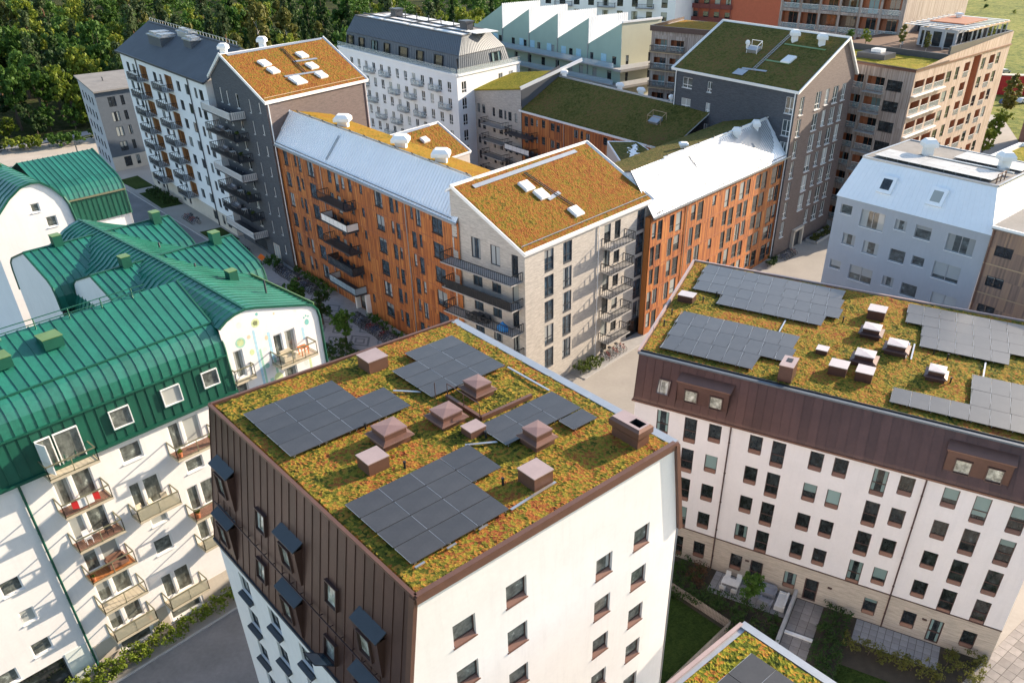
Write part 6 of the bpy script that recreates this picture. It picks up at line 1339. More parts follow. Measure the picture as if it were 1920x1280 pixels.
# spine wing with the painted gable
US = [(15.42, 22.95), (16.1, 23.4), (16.9, 23.68), (17.75, 23.78), (18.6, 23.62), (20.8, 22.98), (22.9, 22.36), (23.45, 22.1), (23.78, 21.65), (23.9, 21.0)]
facade(G1, FR, [(15.5, 0), (23.85, 0), (23.85, 20.9), (15.5, 20.9)], [(19.5, 18.75, 20.3, 20.85, 'R_door'), (20.5, 18.75, 21.5, 20.85, 'R_door'), (16.0, 18.5, 16.85, 20.8, 'R_door'), (19.9, 16.6, 21.1, 17.7, 'R_win'), (15.7, 16.9, 16.7, 18.1, 'R_win'), (19.5, 12.7, 21.4, 14.8, 'R_door'), (16.0, 12.6, 16.9, 14.8, 'R_door')], 'white_plaster', .14, 'painted_gable')
mb = MB(); mb.poly([FR.p(23.85, 0, 20.9), FR.p(15.5, 0, 20.9)][::-1]+[FR.p(u, 0, z-.04) for u, z in US[::-1]]); mb.build('gable_top', 'white_plaster', G1)
mb = MB(); mb.poly([FR.p(23.87, 0, 0), FR.p(23.87, -28, 0), FR.p(23.87, -28, 21), FR.p(23.87, 0, 21)]); mb.build('spine_side_wall', 'white_plaster', G1)
gutter_trim(G1, 'verge_trim', [FR.p(u, .06, z) for u, z in US]+[FR.p(23.93, .06, 12)], 'green_metal_dark', .06, .09)
DEP = 27.5
def spine_pt(u, z, v): lift = max(0, 1-abs(u-17.75)/4)*min(1, v/11)*.55; return FR.p(u, -v, z+lift)
strips(G1, 44, lambda s: [spine_pt(u, z, s*DEP-.05) for u, z in US[3:]], 'green_metal', 'roof_panel', (.08, .09))
LS = [(12.2, 19.0), (12.4, 20.6), (12.9, 21.6), (13.8, 22.3)]+US[:4]
strips(G1, 30, lambda s: [spine_pt(u, z, 8.2+s*(DEP-8.2)) for u, z in LS], 'green_metal', 'roof_panel', (.08, .09), True)
strips(G1, 12, lambda s: [spine_pt(u, z, s*8.2) for u, z in US[:4]], 'green_metal', 'roof_panel', (.04, .05), True)
gutter_trim(G1, 'ridge_cap', [spine_pt(17.75, 23.82, v) for v in np.linspace(0, DEP, 12)], 'green_metal_dark', .10, .05)
gutter_trim(G1, 'side_gutter', [FR.p(23.6, 0-v, 22.2) for v in (0, 9)], 'green_hood', .05, .12)
balcony(G1, FR, 19.05, 22.5, 18.6, 1.25, 'olive_metal', 'balcony_beige', 'panel', None, sides='post', deck='balcony_beige'); balcony(G1, FR, 15.6, 17.3, 18.4, .5, 'olive_metal', 'balcony_beige', 'panel', None, sides='post')
# painted shapes on the gable
def disc(u, z, ru, rz, mat, n=18):
    mb = MB(); mb.poly([FR.p(u+math.cos(2*math.pi*i/n)*ru, .006, z+math.sin(2*math.pi*i/n)*rz) for i in range(n)]); mb.build('mural_shape', mat, G1)
def strip_(u, z0, z1, w_, mat):
    mb = MB(); mb.poly([FR.p(u, .004, z0), FR.p(u+w_, .004, z0), FR.p(u+w_, .004, z1), FR.p(u, .004, z1)]); mb.build('mural_shape', mat, G1)
for a in ((16.85, 21.3, .42, .42, 'mint_paint'), (16.85, 21.3, .30, .30, 'lime_paint'), (18.35, 22.4, .34, .36, 'lime_paint'), (18.35, 22.4, .22, .22, 'peach_paint'), (22.7, 20.9, .20, .26, 'teal_paint'), (22.5, 21.35, .08, .09, 'teal_paint'), (22.7, 21.45, .08, .09, 'teal_paint'), (22.9, 21.35, .08, .09, 'teal_paint'), (18.6, 23.05, .12, .13, 'teal_paint'), (17.25, 18.2, .16, .2, 'teal_paint'), (19.35, 17.2, .4, .45, 'lime_paint'), (17.05, 22.7, .2, .25, 'pale_grey_paint'), (17.6, 21.5, .16, .16, 'peach_paint'), (19.0, 20.9, .14, .2, 'peach_paint'), (18.7, 20.0, .15, .2, 'pale_grey_paint'), (17.6, 20.2, .2, .25, 'lime_paint'), (22.0, 17.5, .2, .3, 'pale_grey_paint'), (18.6, 18.6, .2, .22, 'mint_paint'), (21.9, 22.2, .1, .1, 'pale_grey_paint'), (20.0, 22.6, .08, .1, 'peach_paint')): disc(*a)
for a in ((17.95, 17.2, 21.9, .2, 'blue_paint'), (18.2, 16.4, 20.2, .18, 'mint_paint'), (19.1, 18.9, 21.3, .25, 'blue_paint'), (19.25, 17.0, 19.0, .2, 'mint_paint'), (22.1, 19.5, 20.6, .22, 'blue_paint'), (22.3, 16.0, 18.3, .2, 'lime_paint'), (18.6, 14.5, 17.4, .3, 'mint_paint')): strip_(*a)
# cross wings further back
def cross(v, z, u0, u1, half=4.3, left=True, right=True, box=None, joinp=False):
    prof = [(v-half-.35, 20.2), (v-half-.25, 21.4), (v-half, 22.2), (v-half+.7, 22.75), (v, z)]; rear = [(v, z), (v+half-.7, 22.75), (v+half, 22.2), (v+half+.25, 21.4), (v+half+.35, 19.5)]
    n_ = max(4, int((u1-u0)/.62))
    strips(G1, n_, lambda s: [FR.p(u0+(u1-u0)*s, -a, b) for a, b in prof], 'green_metal', 'roof_panel', (.06, .07)); strips(G1, n_, lambda s: [FR.p(u0+(u1-u0)*s, -a, b) for a, b in rear], 'green_metal', 'rear_panel', (.045, .055), True)
    gutter_trim(G1, 'ridge_cap', [FR.p(u0, -v, z+.04), FR.p(u1, -v, z+.04)], 'green_metal_dark', .1, .05)
    for u, m in ((u0, 'white_plaster'), (u1, 'white_plaster')):
        mb = MB(); mb.poly([FR.p(u, -a, b-.04) for a, b in prof+rear[1:]]+[FR.p(u, -(v+half), 0), FR.p(u, -(v-half), 0)]); mb.build('wing_end', m, G1); gutter_trim(G1, 'verge_trim', [FR.p(u, -a, b) for a, b in prof+rear[1:]], 'green_metal_dark', .06, .07)
cross(13.9, 24.15, 12.7, 25.1); cross(23.0, 24.15, 11.2, 24.0)
for u, v, z in ((15.6, 13.9, 24.0), (23.4, 13.6, 24.0), (14.0, 23.0, 24.0), (21.0, 7.3, 22.9), (22.6, 22.6, 24.0)):
    hatch(G1, FR.p(u, -v, z-.2), Vector((*FR.d, 0)), Vector((-FR.n[0], -FR.n[1], 0)), (0, 0, 1), .75, .75, 1.15, 'green_metal_dark', 'green_hood', 'chimney', 0)
for u, v in ((19.8, 10.8), (21.6, 3.4), (20.2, 17.6)): gutter_trim(G1, 'vent_stack', [FR.p(u, -v, 22.5), FR.p(u, -v, 23.9)], 'charcoal_metal', .06, .06)
mb = MB(); mb.poly([FR.p(12.2, -8, 0), FR.p(12.2, -DEP, 0), FR.p(12.2, -DEP, 19.4), FR.p(12.2, -8, 19.4)][::-1]); mb.build('court_wall', 'cool_white_plaster', G1)
for k, (u, v, z) in enumerate(((8.6, 21.8, 18.3), (8.6, 21.8, 15.2))): balcony(G1, FR.at(u+2.6, -v, 90), -1.5, 1.5, z, 2.0, 'olive_metal', 'concrete', 'panel', 'clear_glass', sides='post') if 0 else balcony(G1, Fr(FR.p(11.2, -18.9, 0)[:2], 50.3-90), .4, 3.4, z, 1.5, 'olive_metal', 'concrete', 'panel', 'clear_glass', sides='post')
# second green roofed house behind
G2 = root('green_roofed_house', 'white gabled house with rounded emerald metal roof and two small windows, behind the front block', 'building', (-55, 95, 0))
FG2 = Fr(FR.p(0, -40, 0)[:2], 50.3)
gp = [(13.6, 0), (21.6, 0), (21.6, 20.2), (21.5, 22.2), (21.2, 23.0), (20.4, 24.1), (19.4, 24.9), (18.6, 25.0), (17.6, 24.8), (16.2, 23.9), (14.6, 22.4), (13.9, 21), (13.6, 19.5)]
facade(G2, FG2, gp, [(17.9, 22.1, 18.75, 23.0, 'R_win'), (18.9, 20.3, 19.95, 21.4, 'R_win')], 'white_plaster', .16, 'gable_wall')
topp = gp[3:]
strips(G2, 22, lambda s: [FG2.p(u, .2-s*20, z+.05) for u, z in [(21.75, 20.2)]+topp], 'green_metal', 'roof_panel', (.06, .07))
gutter_trim(G2, 'verge_trim', [FG2.p(u, .15, z+.06) for u, z in [(21.7, 20.2)]+topp], 'green_metal_dark', .08, .1)
mb = MB(); mb.poly([FG2.p(13.6, 0, 0), FG2.p(13.6, 0, 19.5), FG2.p(13.6, -20, 19.5), FG2.p(13.6, -20, 0)]); mb.poly([FG2.p(21.6, 0, 0), FG2.p(21.6, -20, 0), FG2.p(21.6, -20, 20.2), FG2.p(21.6, 0, 20.2)]); mb.build('side_wall', 'cool_white_plaster', G2)
pr = [(5.15, 18.1), (5.3, 20.9)]; sh2 = [(5.3, 20.95), (5.5, 21.6), (6.0, 22.2), (6.8, 22.6)]; tp = [(6.8, 22.62), (11.2, 24.4)]; bk = [(11.2, 24.4), (16, 22.3), (17, 21), (17.2, 18)]
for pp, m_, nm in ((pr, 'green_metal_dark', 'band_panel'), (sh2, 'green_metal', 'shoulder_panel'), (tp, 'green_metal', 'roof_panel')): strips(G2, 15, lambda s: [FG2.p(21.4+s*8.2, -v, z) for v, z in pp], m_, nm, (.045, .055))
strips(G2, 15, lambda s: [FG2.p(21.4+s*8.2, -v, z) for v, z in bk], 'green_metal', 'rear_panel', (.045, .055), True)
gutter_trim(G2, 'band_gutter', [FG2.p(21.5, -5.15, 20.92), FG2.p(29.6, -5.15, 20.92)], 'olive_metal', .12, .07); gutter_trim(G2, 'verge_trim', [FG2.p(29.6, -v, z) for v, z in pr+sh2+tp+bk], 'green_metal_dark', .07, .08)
mb = MB(); mb.poly([FG2.p(29.55, -v, z) for v, z in pr+sh2+tp+bk]+[FG2.p(29.55, -17, 0), FG2.p(29.55, -5.4, 0)]); mb.poly([FG2.p(21.6, -5.4, 0), FG2.p(29.55, -5.4, 0), FG2.p(29.55, -5.4, 18.1), FG2.p(21.6, -5.4, 18.1)]); mb.build('wall', 'white_plaster', G2)
hatch(G2, FG2.p(18.6, -8.6, 24.7), Vector((*FR.d, 0)), Vector((-FR.n[0], -FR.n[1], 0)), (0, 0, 1), .8, .8, .6, 'green_metal_dark', 'green_hood', 'vent_box', 0)
gutter_trim(G2, 'vent_stack', [FG2.p(28.2, -12, 23.6), FG2.p(28.2, -12, 25.4)], 'charcoal_metal', .05, .05)

# ------------------------------------------------------------------ vegetation
def leaf_cloud(centers, radii, per, size, seed, up=.25):
    """many small leaf faces in clumps; returns numpy verts and quads"""
    rs = np.random.RandomState(seed); n = len(centers)*per
    c = np.repeat(np.asarray(centers, float), per, 0); r = np.repeat(np.asarray(radii, float), per)
    d = rs.normal(size=(n, 3)); d /= np.linalg.norm(d, axis=1)[:, None]
    p = c+d*(r*rs.rand(n)**.45)[:, None]*np.array([1, 1, .8])
    nrm = d*.7+rs.normal(size=(n, 3))*.6+np.array([0, 0, up]); nrm /= np.linalg.norm(nrm, axis=1)[:, None]
    a = np.cross(nrm, rs.normal(size=(n, 3))); a /= np.linalg.norm(a, axis=1)[:, None]; b = np.cross(nrm, a)
    s = (size*(.6+.8*rs.rand(n)))[:, None]
    v = np.stack([p-a*s*.5, p-b*s*.34, p+a*s*.5, p+b*s*.34], 1).reshape(-1, 3)
    return v, np.arange(n*4).reshape(-1, 4)
def np_mesh(name, v, f, mat):
    me = bpy.data.meshes.new(name); me.vertices.add(len(v)); me.vertices.foreach_set('co', v.astype(np.float32).ravel())
    me.loops.add(f.size); me.loops.foreach_set('vertex_index', f.astype(np.int32).ravel()); me.polygons.add(len(f)); me.polygons.foreach_set('loop_start', np.arange(len(f), dtype=np.int32)*4); me.polygons.foreach_set('loop_total', np.full(len(f), 4, dtype=np.int32))
    me.update(); me.validate(); me.materials.append(MATS[mat]); return me
def tree_meshes(kind, seed, leafsize=.72, nclump=70, per=34):
    rs = np.random.RandomState(seed); rnd = random.Random(seed); t = MB()
    if kind == 'pine':
        h = 17; t.tube((0, 0, 0), (.2, .1, 8), .28, .2); t.tube((.2, .1, 8), (.1, .3, h), .2, .05)
        cs = []; ra = []
        for i in range(nclump//2):
            z = 8.5+8.5*rs.rand(); a = rs.rand()*6.28; r = (2.9*(1-(z-8.5)/11))*rs.rand()**.4; cs.append((r*math.cos(a), r*math.sin(a), z)); ra.append(.95)
            if i < 14: t.tube((.15, .15, z-.4), (r*math.cos(a)*.9, r*math.sin(a)*.9, z), .06, .02, 5, False)
        bark, lf = 'pine_bark', 'needle'
    elif kind == 'spruce':
        h = 17; t.tube((0, 0, 0), (0, 0, h), .25, .03); cs = []; ra = []
        for i in range(nclump):
            z = 1.5+15.3*rs.rand()**1.2; a = rs.rand()*6.28; r = 3.3*(1-z/17.6)*(.55+.45*rs.rand()); cs.append((r*math.cos(a), r*math.sin(a), z-.25*r)); ra.append(.35+.65*(1-z/17.6))
        bark, lf = 'bark', 'leaf_dark'
    elif kind == 'birch':
        h = 16; t.tube((0, 0, 0), (.3, .2, 9), .17, .11); t.tube((.3, .2, 9), (.1, .5, h-.5), .11, .03); cs = []; ra = []
        for i in range(nclump):
            z = 5+11*rs.rand(); k = math.sin(math.pi*min(1, (z-4)/12.6))**.7; a = rs.rand()*6.28; r = 2.8*k*rs.rand()**.5; cs.append((r*math.cos(a), r*math.sin(a), z)); ra.append(.85)
            if i < 12: t.tube((.25, .3, z-1.2), (r*math.cos(a)*.9, r*math.sin(a)*.9, z), .05, .015, 5, False)
        bark, lf = 'birch_bark', 'leaf_olive'
    else:
        h = 15 if kind == 'oak' else 13; t.tube((0, 0, 0), (.1, 0, 4), .36, .26); t.tube((.1, 0, 4), (.0, .3, 9), .26, .1); cs = []; ra = []
        lobes = [((rs.rand()-.5)*4.8, (rs.rand()-.5)*4.8, 5+rs.rand()*6.5, 1.9+rs.rand()*1.2) for _ in range(9)]
        for lx, ly, lz, lr in lobes:
            t.tube((0, .1, 3.6+rs.rand()*3), (lx*.8, ly*.8, lz), .13, .03, 5, False)
            for i in range(nclump//9):
                d = rs.normal(size=3); d /= np.linalg.norm(d); k = lr*(.5+.5*rs.rand()); cs.append((lx+d[0]*k, ly+d[1]*k, lz+d[2]*k*.9)); ra.append(.85)
        bark, lf = 'bark', {'oak': 'leaf_green', 'bright': 'leaf_bright', 'dark': 'leaf_dark'}.get(kind, 'leaf_green')
    v, f = leaf_cloud(cs, ra, per, leafsize, seed)
    return t.mesh('trunk', bark), np_mesh('crown', v, f, lf), (v, f)
PROTO = {}
for k, n_ in (('oak', 3), ('bright', 2), ('dark', 2), ('pine', 2), ('spruce', 2), ('birch', 2)): PROTO[k] = [tree_meshes(k, 100+i*7+len(k)*13) for i in range(n_)]
LAB = {'oak': 'leafy mid green broadleaf tree', 'bright': 'yellow green broadleaf tree', 'dark': 'dark green broadleaf tree', 'pine': 'pine with bare reddish trunk', 'spruce': 'pointed dark spruce', 'birch': 'slender olive birch'}
def tree(kind, x, y, s=1.0, label=None, group=None, name=None, z=0, sz=1.0):
    tm, cm, _ = random.choice(PROTO[kind]); nm = name or {'oak': 'broadleaf_tree', 'bright': 'broadleaf_tree', 'dark': 'broadleaf_tree', 'pine': 'pine_tree', 'spruce': 'spruce_tree', 'birch': 'birch_tree'}[kind]
    if not label:
        q = x/y*1.0; zn = 'left of the tall white block' if q < -.56 else 'behind the slate roof' if q < -.42 else 'behind the charcoal tower roof' if q < -.27 else 'behind the dark mansard block'
        zn = zn+(', front rank' if y < 232 else ', second rank' if y < 270 else ', far rank'); label = LAB[kind]+' '+zn; group = 'forest '+kind+' '+zn
    r = root(nm, label or LAB[kind], 'tree', (x, y, z), group or ('forest trees, '+kind if not label else None), random.uniform(0, 6.28)); r.scale = (s, s, s*sz)
    inst('trunk', tm, r, (0, 0, 0)); inst('crown', cm, r, (0, 0, 0)); return r
def inside(x, y, poly):
    c = False; n_ = len(poly)
    for i in range(n_):
        a, b = poly[i], poly[(i+1) % n_]
        if (a[1] > y) != (b[1] > y) and x < (b[0]-a[0])*(y-a[1])/(b[1]-a[1])+a[0]: c = not c
    return c
FOREST = [(-235, 158), (-134.5, 192), (-119, 211), (-104, 216), (-80, 222), (-62, 236), (-38, 240), (-28, 262), (-20, 330), (-230, 330), (-260, 250)]
rs = random.Random(3); pts = []
tries = 0
while len(pts) < 285 and tries < 60000:
    tries += 1
    x = rs.uniform(-250, -20); y = rs.uniform(165, 330)
    if not inside(x, y, FOREST): continue
    if abs(x/y) > .80: continue
    if math.hypot(x+146, y-236) < 8: continue            # clearing with a path
    if any((x-a)**2+(y-b)**2 < 30 for a, b in pts): continue
    pts.append((x, y))
for x, y in pts:
    r_ = rs.random()
    k = 'oak' if r_ < .28 else 'dark' if r_ < .40 else 'bright' if r_ < .58 else 'birch' if r_ < .72 else 'pine' if r_ < .87 else 'spruce'
    edge = y < 235 and x > -150 and rs.random() < .3
    tree(k, x, y, rs.uniform(.72, 1.18)*(.7 if edge else 1), sz=rs.uniform(.95, 1.45))
EDGE = [(-200, 163), (-134, 191.5), (-119.5, 209.5), (-104, 214.5), (-84, 219)]
ei = 0
for a, b in zip(EDGE, EDGE[1:]):
    n_ = int(math.hypot(b[0]-a[0], b[1]-a[1])/4.2)
    for k in range(n_):
        ei += 1; t_ = (k+.5)/n_; sc_ = rs.uniform(.45, .7); tree(['dark', 'oak', 'oak', 'bright'][ei % 4], a[0]+(b[0]-a[0])*t_-rs.uniform(0, 3), a[1]+(b[1]-a[1])*t_+rs.uniform(0, 3), sc_, 'bushy low tree with branches to the ground along the far road', 'low trees along the far road', 'broadleaf_tree', -2.6*sc_)
vs = []; fs = []; off = 0
rs2 = np.random.RandomState(5)
for i in range(330):
    x = rs2.uniform(-330, 10); y = rs2.uniform(326, 640)
    if abs(x/y) > .8 and x < 0: continue
    k = ['oak', 'bright', 'birch', 'pine', 'dark'][rs2.randint(5)]; v, f = PROTO[k][0][2]
    sel = rs2.choice(len(f), len(f)//2, replace=False); vv = v.reshape(-1, 4, 3)[sel].reshape(-1, 3)*1.25; a = rs2.rand()*6.28
    vv = np.stack([vv[:, 0]*math.cos(a)-vv[:, 1]*math.sin(a)+x, vv[:, 0]*math.sin(a)+vv[:, 1]*math.cos(a)+y, vv[:, 2]*.85], 1)
    vs.append(vv); fs.append(np.arange(len(vv)).reshape(-1, 4)+off); off += len(vv)
o = bpy.data.objects.new('far_forest', np_mesh('far_forest', np.concatenate(vs), np.concatenate(fs), 'leaf_green')); C.objects.link(o); o['kind'] = 'stuff'; tag(o, 'far green wood closing the view at the top left', 'forest')
# hedges and shrubs
def hedge(name, label, F, u0, u1, w0, w1, h, leafm='leaf_hedge', size=.16, dens=14, seed=1, group=None, cat='hedge', rough=.25):
    rs = np.random.RandomState(seed); r = root(name, label, cat, F.p((u0+u1)/2, (w0+w1)/2, 0), group)
    n_ = max(6, int((u1-u0)*(w1-w0)*dens/3)); cs = []; ra = []
    for i in range(n_):
        u = u0+(u1-u0)*rs.rand(); w_ = w0+(w1-w0)*rs.rand(); z = h*(.25+.65*rs.rand()**.6)*(1-rough*rs.rand()); p = F.p(u, w_, z); cs.append(np.subtract(p, r.location)); ra.append(.22+.22*rs.rand())
    v, f = leaf_cloud(cs, ra, 26, size, seed)
    inst('foliage', np_mesh('foliage', v, f, leafm), r, (0, 0, 0))
    mb = MB(); 
    for k in range(max(2, int((u1-u0)/.8))): u = u0+.3+k*.8; p = F.p(min(u, u1-.1), (w0+w1)/2, 0); mb.tube(p, (p[0]+.1, p[1]+.05, h*.6), .04, .015, 5, False)
    mb.build('stems', 'bark', r, 'stuff'); return r
hedge('hedge', 'bright sunlit green hedge strip along the foot of the green roofed block', FR, -9, 13.5, .45, 2.2, 1.25, 'leaf_bright', .2, 22, 1)
hedge('hedge', 'dark clipped hedge left of the entrance door of the timber block', FE, 1.5, 14.0, .5, 2.0, 1.2, 'leaf_green', .22, 12, 2)
hedge('hedge', 'dark clipped hedge right of the entrance door of the timber block', FE, 24.0, 43.5, .5, 2.0, 1.2, 'leaf_green', .22, 12, 3)
hedge('shrub', 'round dark bush beside the bicycles at the foot of the charcoal tower', FE, -4.5, -.6, 1.6, 4.0, 1.5, 'leaf_green', .24, 16, 4, cat='bush')
hedge('shrub', 'dark shrub bed between plaza and painted gable', FE, 12, 22, 8.6, 12.5, 1.6, 'leaf_dark', .24, 12, 5, cat='bush')
hedge('shrub', 'low shrubs at the near end of the diamond patterned plaza', FE, 28, 34, 7.8, 11.5, 1.4, 'leaf_dark', .24, 12, 6, cat='bush')
hedge('shrub', 'lush green bushes at the foot of the grey brick street front', FD, 8.3, 12.3, .4, 2.1, 1.5, 'leaf_hedge', .22, 26, 7, cat='bush')
hedge('hedge', 'dark hedge along the patio with the white table', FB, -6.5, 6.9, 3.1, 5.2, 1.2, 'leaf_dark', .16, 20, 8)
hedge('shrub', 'dark shrub bed left of the patio by the lilac wall', FB, -7.5, -.2, .5, 3.0, 1.3, 'leaf_dark', .16, 16, 9, cat='bush')
hedge('shrub', 'reddish brown upright shrub beside the white table patio', FB, -1.6, .1, 1.2, 3.0, 1.7, 'leaf_red', .15, 30, 10, cat='bush')
hedge('hedge', 'dark hedge right of the stone garden path', FB, 9.8, 12.0, .3, 8.5, 1.35, 'leaf_dark', .16, 20, 11)
hedge('hedge', 'olive hedge round the front of the empty patio', FB, 12.0, 19.3, 2.9, 4.4, 1.2, 'leaf_olive', .16, 22, 12)
hedge('shrub', 'olive shrub at the end corner of the lilac block', FB, 19.2, 22.2, .4, 3.4, 1.4, 'leaf_olive', .16, 18, 13, cat='bush')
hedge('hedge', 'hedge between picket fence and garden path', FB, 3.2, 7.0, 5.2, 8.5, 1.3, 'leaf_dark', .16, 20, 14)
hedge('hedge', 'dark hedge beside the stone walk at the bottom right', FB, 20.0, 22.3, 6.5, 12, 1.3, 'leaf_dark', .16, 16, 15)
hedge('hedge', 'hedge in front of the white block entrance', FH, 4.5, 15.5, .8, 3.4, 1.1, 'leaf_dark', .28, 8, 16)
hedge('shrub', 'green shrubs in the planter at the foot of the dark tower', FJr if 0 else Fr((34.07, 127.23), 50), 11.5, 19.5, .6, 2.2, 1.0, 'leaf_olive', .25, 12, 17, cat='bush')
hedge('shrub', 'small bush where the sunlit timber wall meets the dark tower', Fr((30.58, 123.68), 51.4), 1.0, 4.2, .8, 2.4, 1.2, 'leaf_dark', .24, 14, 18, cat='bush')
mb = MB(); pj = Fr((34.07, 127.23), 50); mb.box(pj, 11, 20.2, .4, .55, 0, .5); mb.box(pj, 11, 11.2, .4, 2.6, 0, .5); mb.box(pj, 11, 20.2, 2.45, 2.6, 0, .5); tag(mb.build('planter_kerb', 'concrete'), 'low concrete planter at the foot of the dark tower', 'planter')
for i in range(14): hedge('undergrowth', 'low green scrub along the far road at the forest edge', Fr((-190+i*7.4+4, 158+i*3.6 if i < 9 else 190.5+(i-9)*6.5), 30 if i < 9 else 42), 0, 7.4, -2.4, 2.8, 3.0, ['leaf_green', 'leaf_dark', 'leaf_bright'][i % 3], .5, 8, 30+i, 'scrub along the forest edge', 'scrub')
tree('dark', -33.2, 101.0, .42, 'young dark tree beside the painted gable and the plaza bicycles', name='plaza_tree'); tree('oak', -28.4, 94.6, .40, 'small spreading tree on the plaza near the tower roof', name='plaza_tree'); tree('oak', -37.8, 105.6, .36, 'small leafy tree where the plaza meets the green roof corner', name='plaza_tree')
tree('oak', *FB.p(3.9, 2.9, 0)[:2], .27, 'small round garden tree in front of the white table patio', name='garden_tree')
tree('birch', 116.5, 226, .75, 'sunlit tall tree between the sunny loggias and the red container', name='street_tree'); tree('bright', 101, 200, .62, 'bushy sunlit tree beside the sunny end of the loggia block', name='street_tree'); tree('bright', 109, 213, .5, 'lower sunlit tree next to the bushy one beside the loggia block', name='street_tree'); tree('bright', 96, 192, .5, 'small sunlit tree nearest the flat roof at the right edge', name='street_tree')
KT = (('bright', 14.2, -16, .22), ('birch', 15.5, -10, .25), ('oak', 14.6, -19.5, .2), ('bright', 38.5, -2.6, .2), ('birch', 14.6, -5, .2), ('bright', 36.5, -12, .22))
FKr_ = Fr((55.6, 139.3), 46.5)
for i, (k, u, w_, s) in enumerate(KT): tree(k, *FKr_.p(u, w_, 0)[:2], s, 'small potted tree on the pergola roof terrace', 'trees on the pergola roof terrace', 'terrace_tree', 27.5)
rs3 = random.Random(9)
for i in range(60):
    x = rs3.uniform(60, 300); y = rs3.uniform(300, 560)
    if x/y > .62 or x/y < .16: continue
    tree(rs3.choice(['bright', 'oak']), x, y, rs3.uniform(.18, .38), 'low bush scattered over the sunny meadow at the top right', 'meadow bushes', 'meadow_bush', -1.5)

# ------------------------------------------------------------------ bicycles
def make_bike(col):
    b = root('bicycle', '', 'bicycle', (0, 0, 0))
    def ring(cx):
        m = MB(); n_ = 14
        for i in range(n_):
            a = 2*math.pi*i/n_; c = 2*math.pi*(i+1)/n_; m.bar((cx+.33*math.cos(a), 0, .34+.33*math.sin(a)), (cx+.33*math.cos(c), 0, .34+.33*math.sin(c)), .022)
        for i in range(5): a = math.pi*i/5; m.bar((cx+.32*math.cos(a), 0, .34+.32*math.sin(a)), (cx-.32*math.cos(a), 0, .34-.32*math.sin(a)), .004)
        return m
    for cx in (-.52, .52): inst('wheel', ring(cx).mesh('wheel', 'rubber'), b, (0, 0, 0))
    m = MB()
    for p, q in (((-.52, 0, .34), (-.05, 0, .32)), ((-.05, 0, .32), (-.2, 0, .85)), ((-.2, 0, .85), (-.52, 0, .34)), ((-.05, 0, .32), (.36, 0, .78)), ((-.18, 0, .78), (.36, 0, .82)), ((.34, 0, .92), (.52, 0, .34))): m.bar(p, q, .022)
    inst('frame', m.mesh('frame', col), b, (0, 0, 0))
    m = MB(); m.bar((.30, -.27, 1.0), (.30, .27, 1.0), .018); m.bar((.34, 0, .92), (.30, 0, 1.0), .02); inst('handlebar', m.mesh('handlebar', 'chrome'), b, (0, 0, 0))
    m = MB(); m.hexa([(-.34, -.08, .88), (-.08, -.03, .88), (-.08, .03, .88), (-.34, .08, .88)], [(-.34, -.08, .95), (-.08, -.02, .93), (-.08, .02, .93), (-.34, .08, .95)]); inst('saddle', m.mesh('saddle', 'rubber'), b, (0, 0, 0))
    m = MB(); m.hexa([(.40, -.15, .85), (.68, -.15, .85), (.68, .15, .85), (.40, .15, .85)], [(.36, -.19, 1.06), (.72, -.19, 1.06), (.72, .19, 1.06), (.36, .19, 1.06)]); inst('basket', m.mesh('basket', 'charcoal_metal'), b, (0, 0, 0)) if col != 'bike_red' else None
    return b
BK = [make_bike(c) for c in ('bike_black', 'bike_blue', 'bike_silver', 'bike_red')]
CN = {'bike_black': 'black', 'bike_blue': 'dark blue', 'bike_silver': 'silver', 'bike_red': 'red'}
used = set(); rb = random.Random(4)
def put_bike(F, u, w_, a, where, grp):
    k = rb.randrange(4); p = BK[k]
    b = p if k not in used else copy_tree(p); used.add(k)
    b.location = F.p(u, w_, .01); b.rotation_euler = (rb.uniform(-.12, .12), 0, R(F.a+a+rb.uniform(-9, 9))); b['group'] = grp+', '+list(CN.values())[k]; b['label'] = list(CN.values())[k]+' bicycle '+where; b['category'] = 'bicycle'
for i in range(22): put_bike(FE, -.5+i*.56, 2.9+rb.uniform(-.1, .1), 90, 'in the rack left of the timber block entrance', 'bicycles left of the entrance')
for i in range(30): put_bike(FE, 23.0+i*.55, 2.9+rb.uniform(-.1, .1), 90, 'in the long rack right of the timber block entrance', 'bicycles right of the entrance')
for i in range(6): put_bike(FD, 13.6+i*.75, 1.3, 80, 'parked on the pavement by the grey brick street front', 'bicycles by the brick front')
for i in range(6): put_bike(Fr((34.07, 127.23), 50), .8+i*.7, 1.6, 85, 'parked beside the entrance of the dark tower', 'bicycles by the dark tower')
for i in range(7): put_bike(FH, 24.5+i*.7, 3.0, 80, 'parked before the white block ground floor', 'bicycles by the white block')
for i in range(8): put_bike(Fr((-55.47, 134.32), -47.4), 3+i*.8, 3.2, 85, 'parked under the lowest balcony of the charcoal tower', 'bicycles by the charcoal tower')
for i, p in enumerate(BK):
    if i not in used:
        for c in list(p.children): bpy.data.objects.remove(c)
        bpy.data.objects.remove(p)
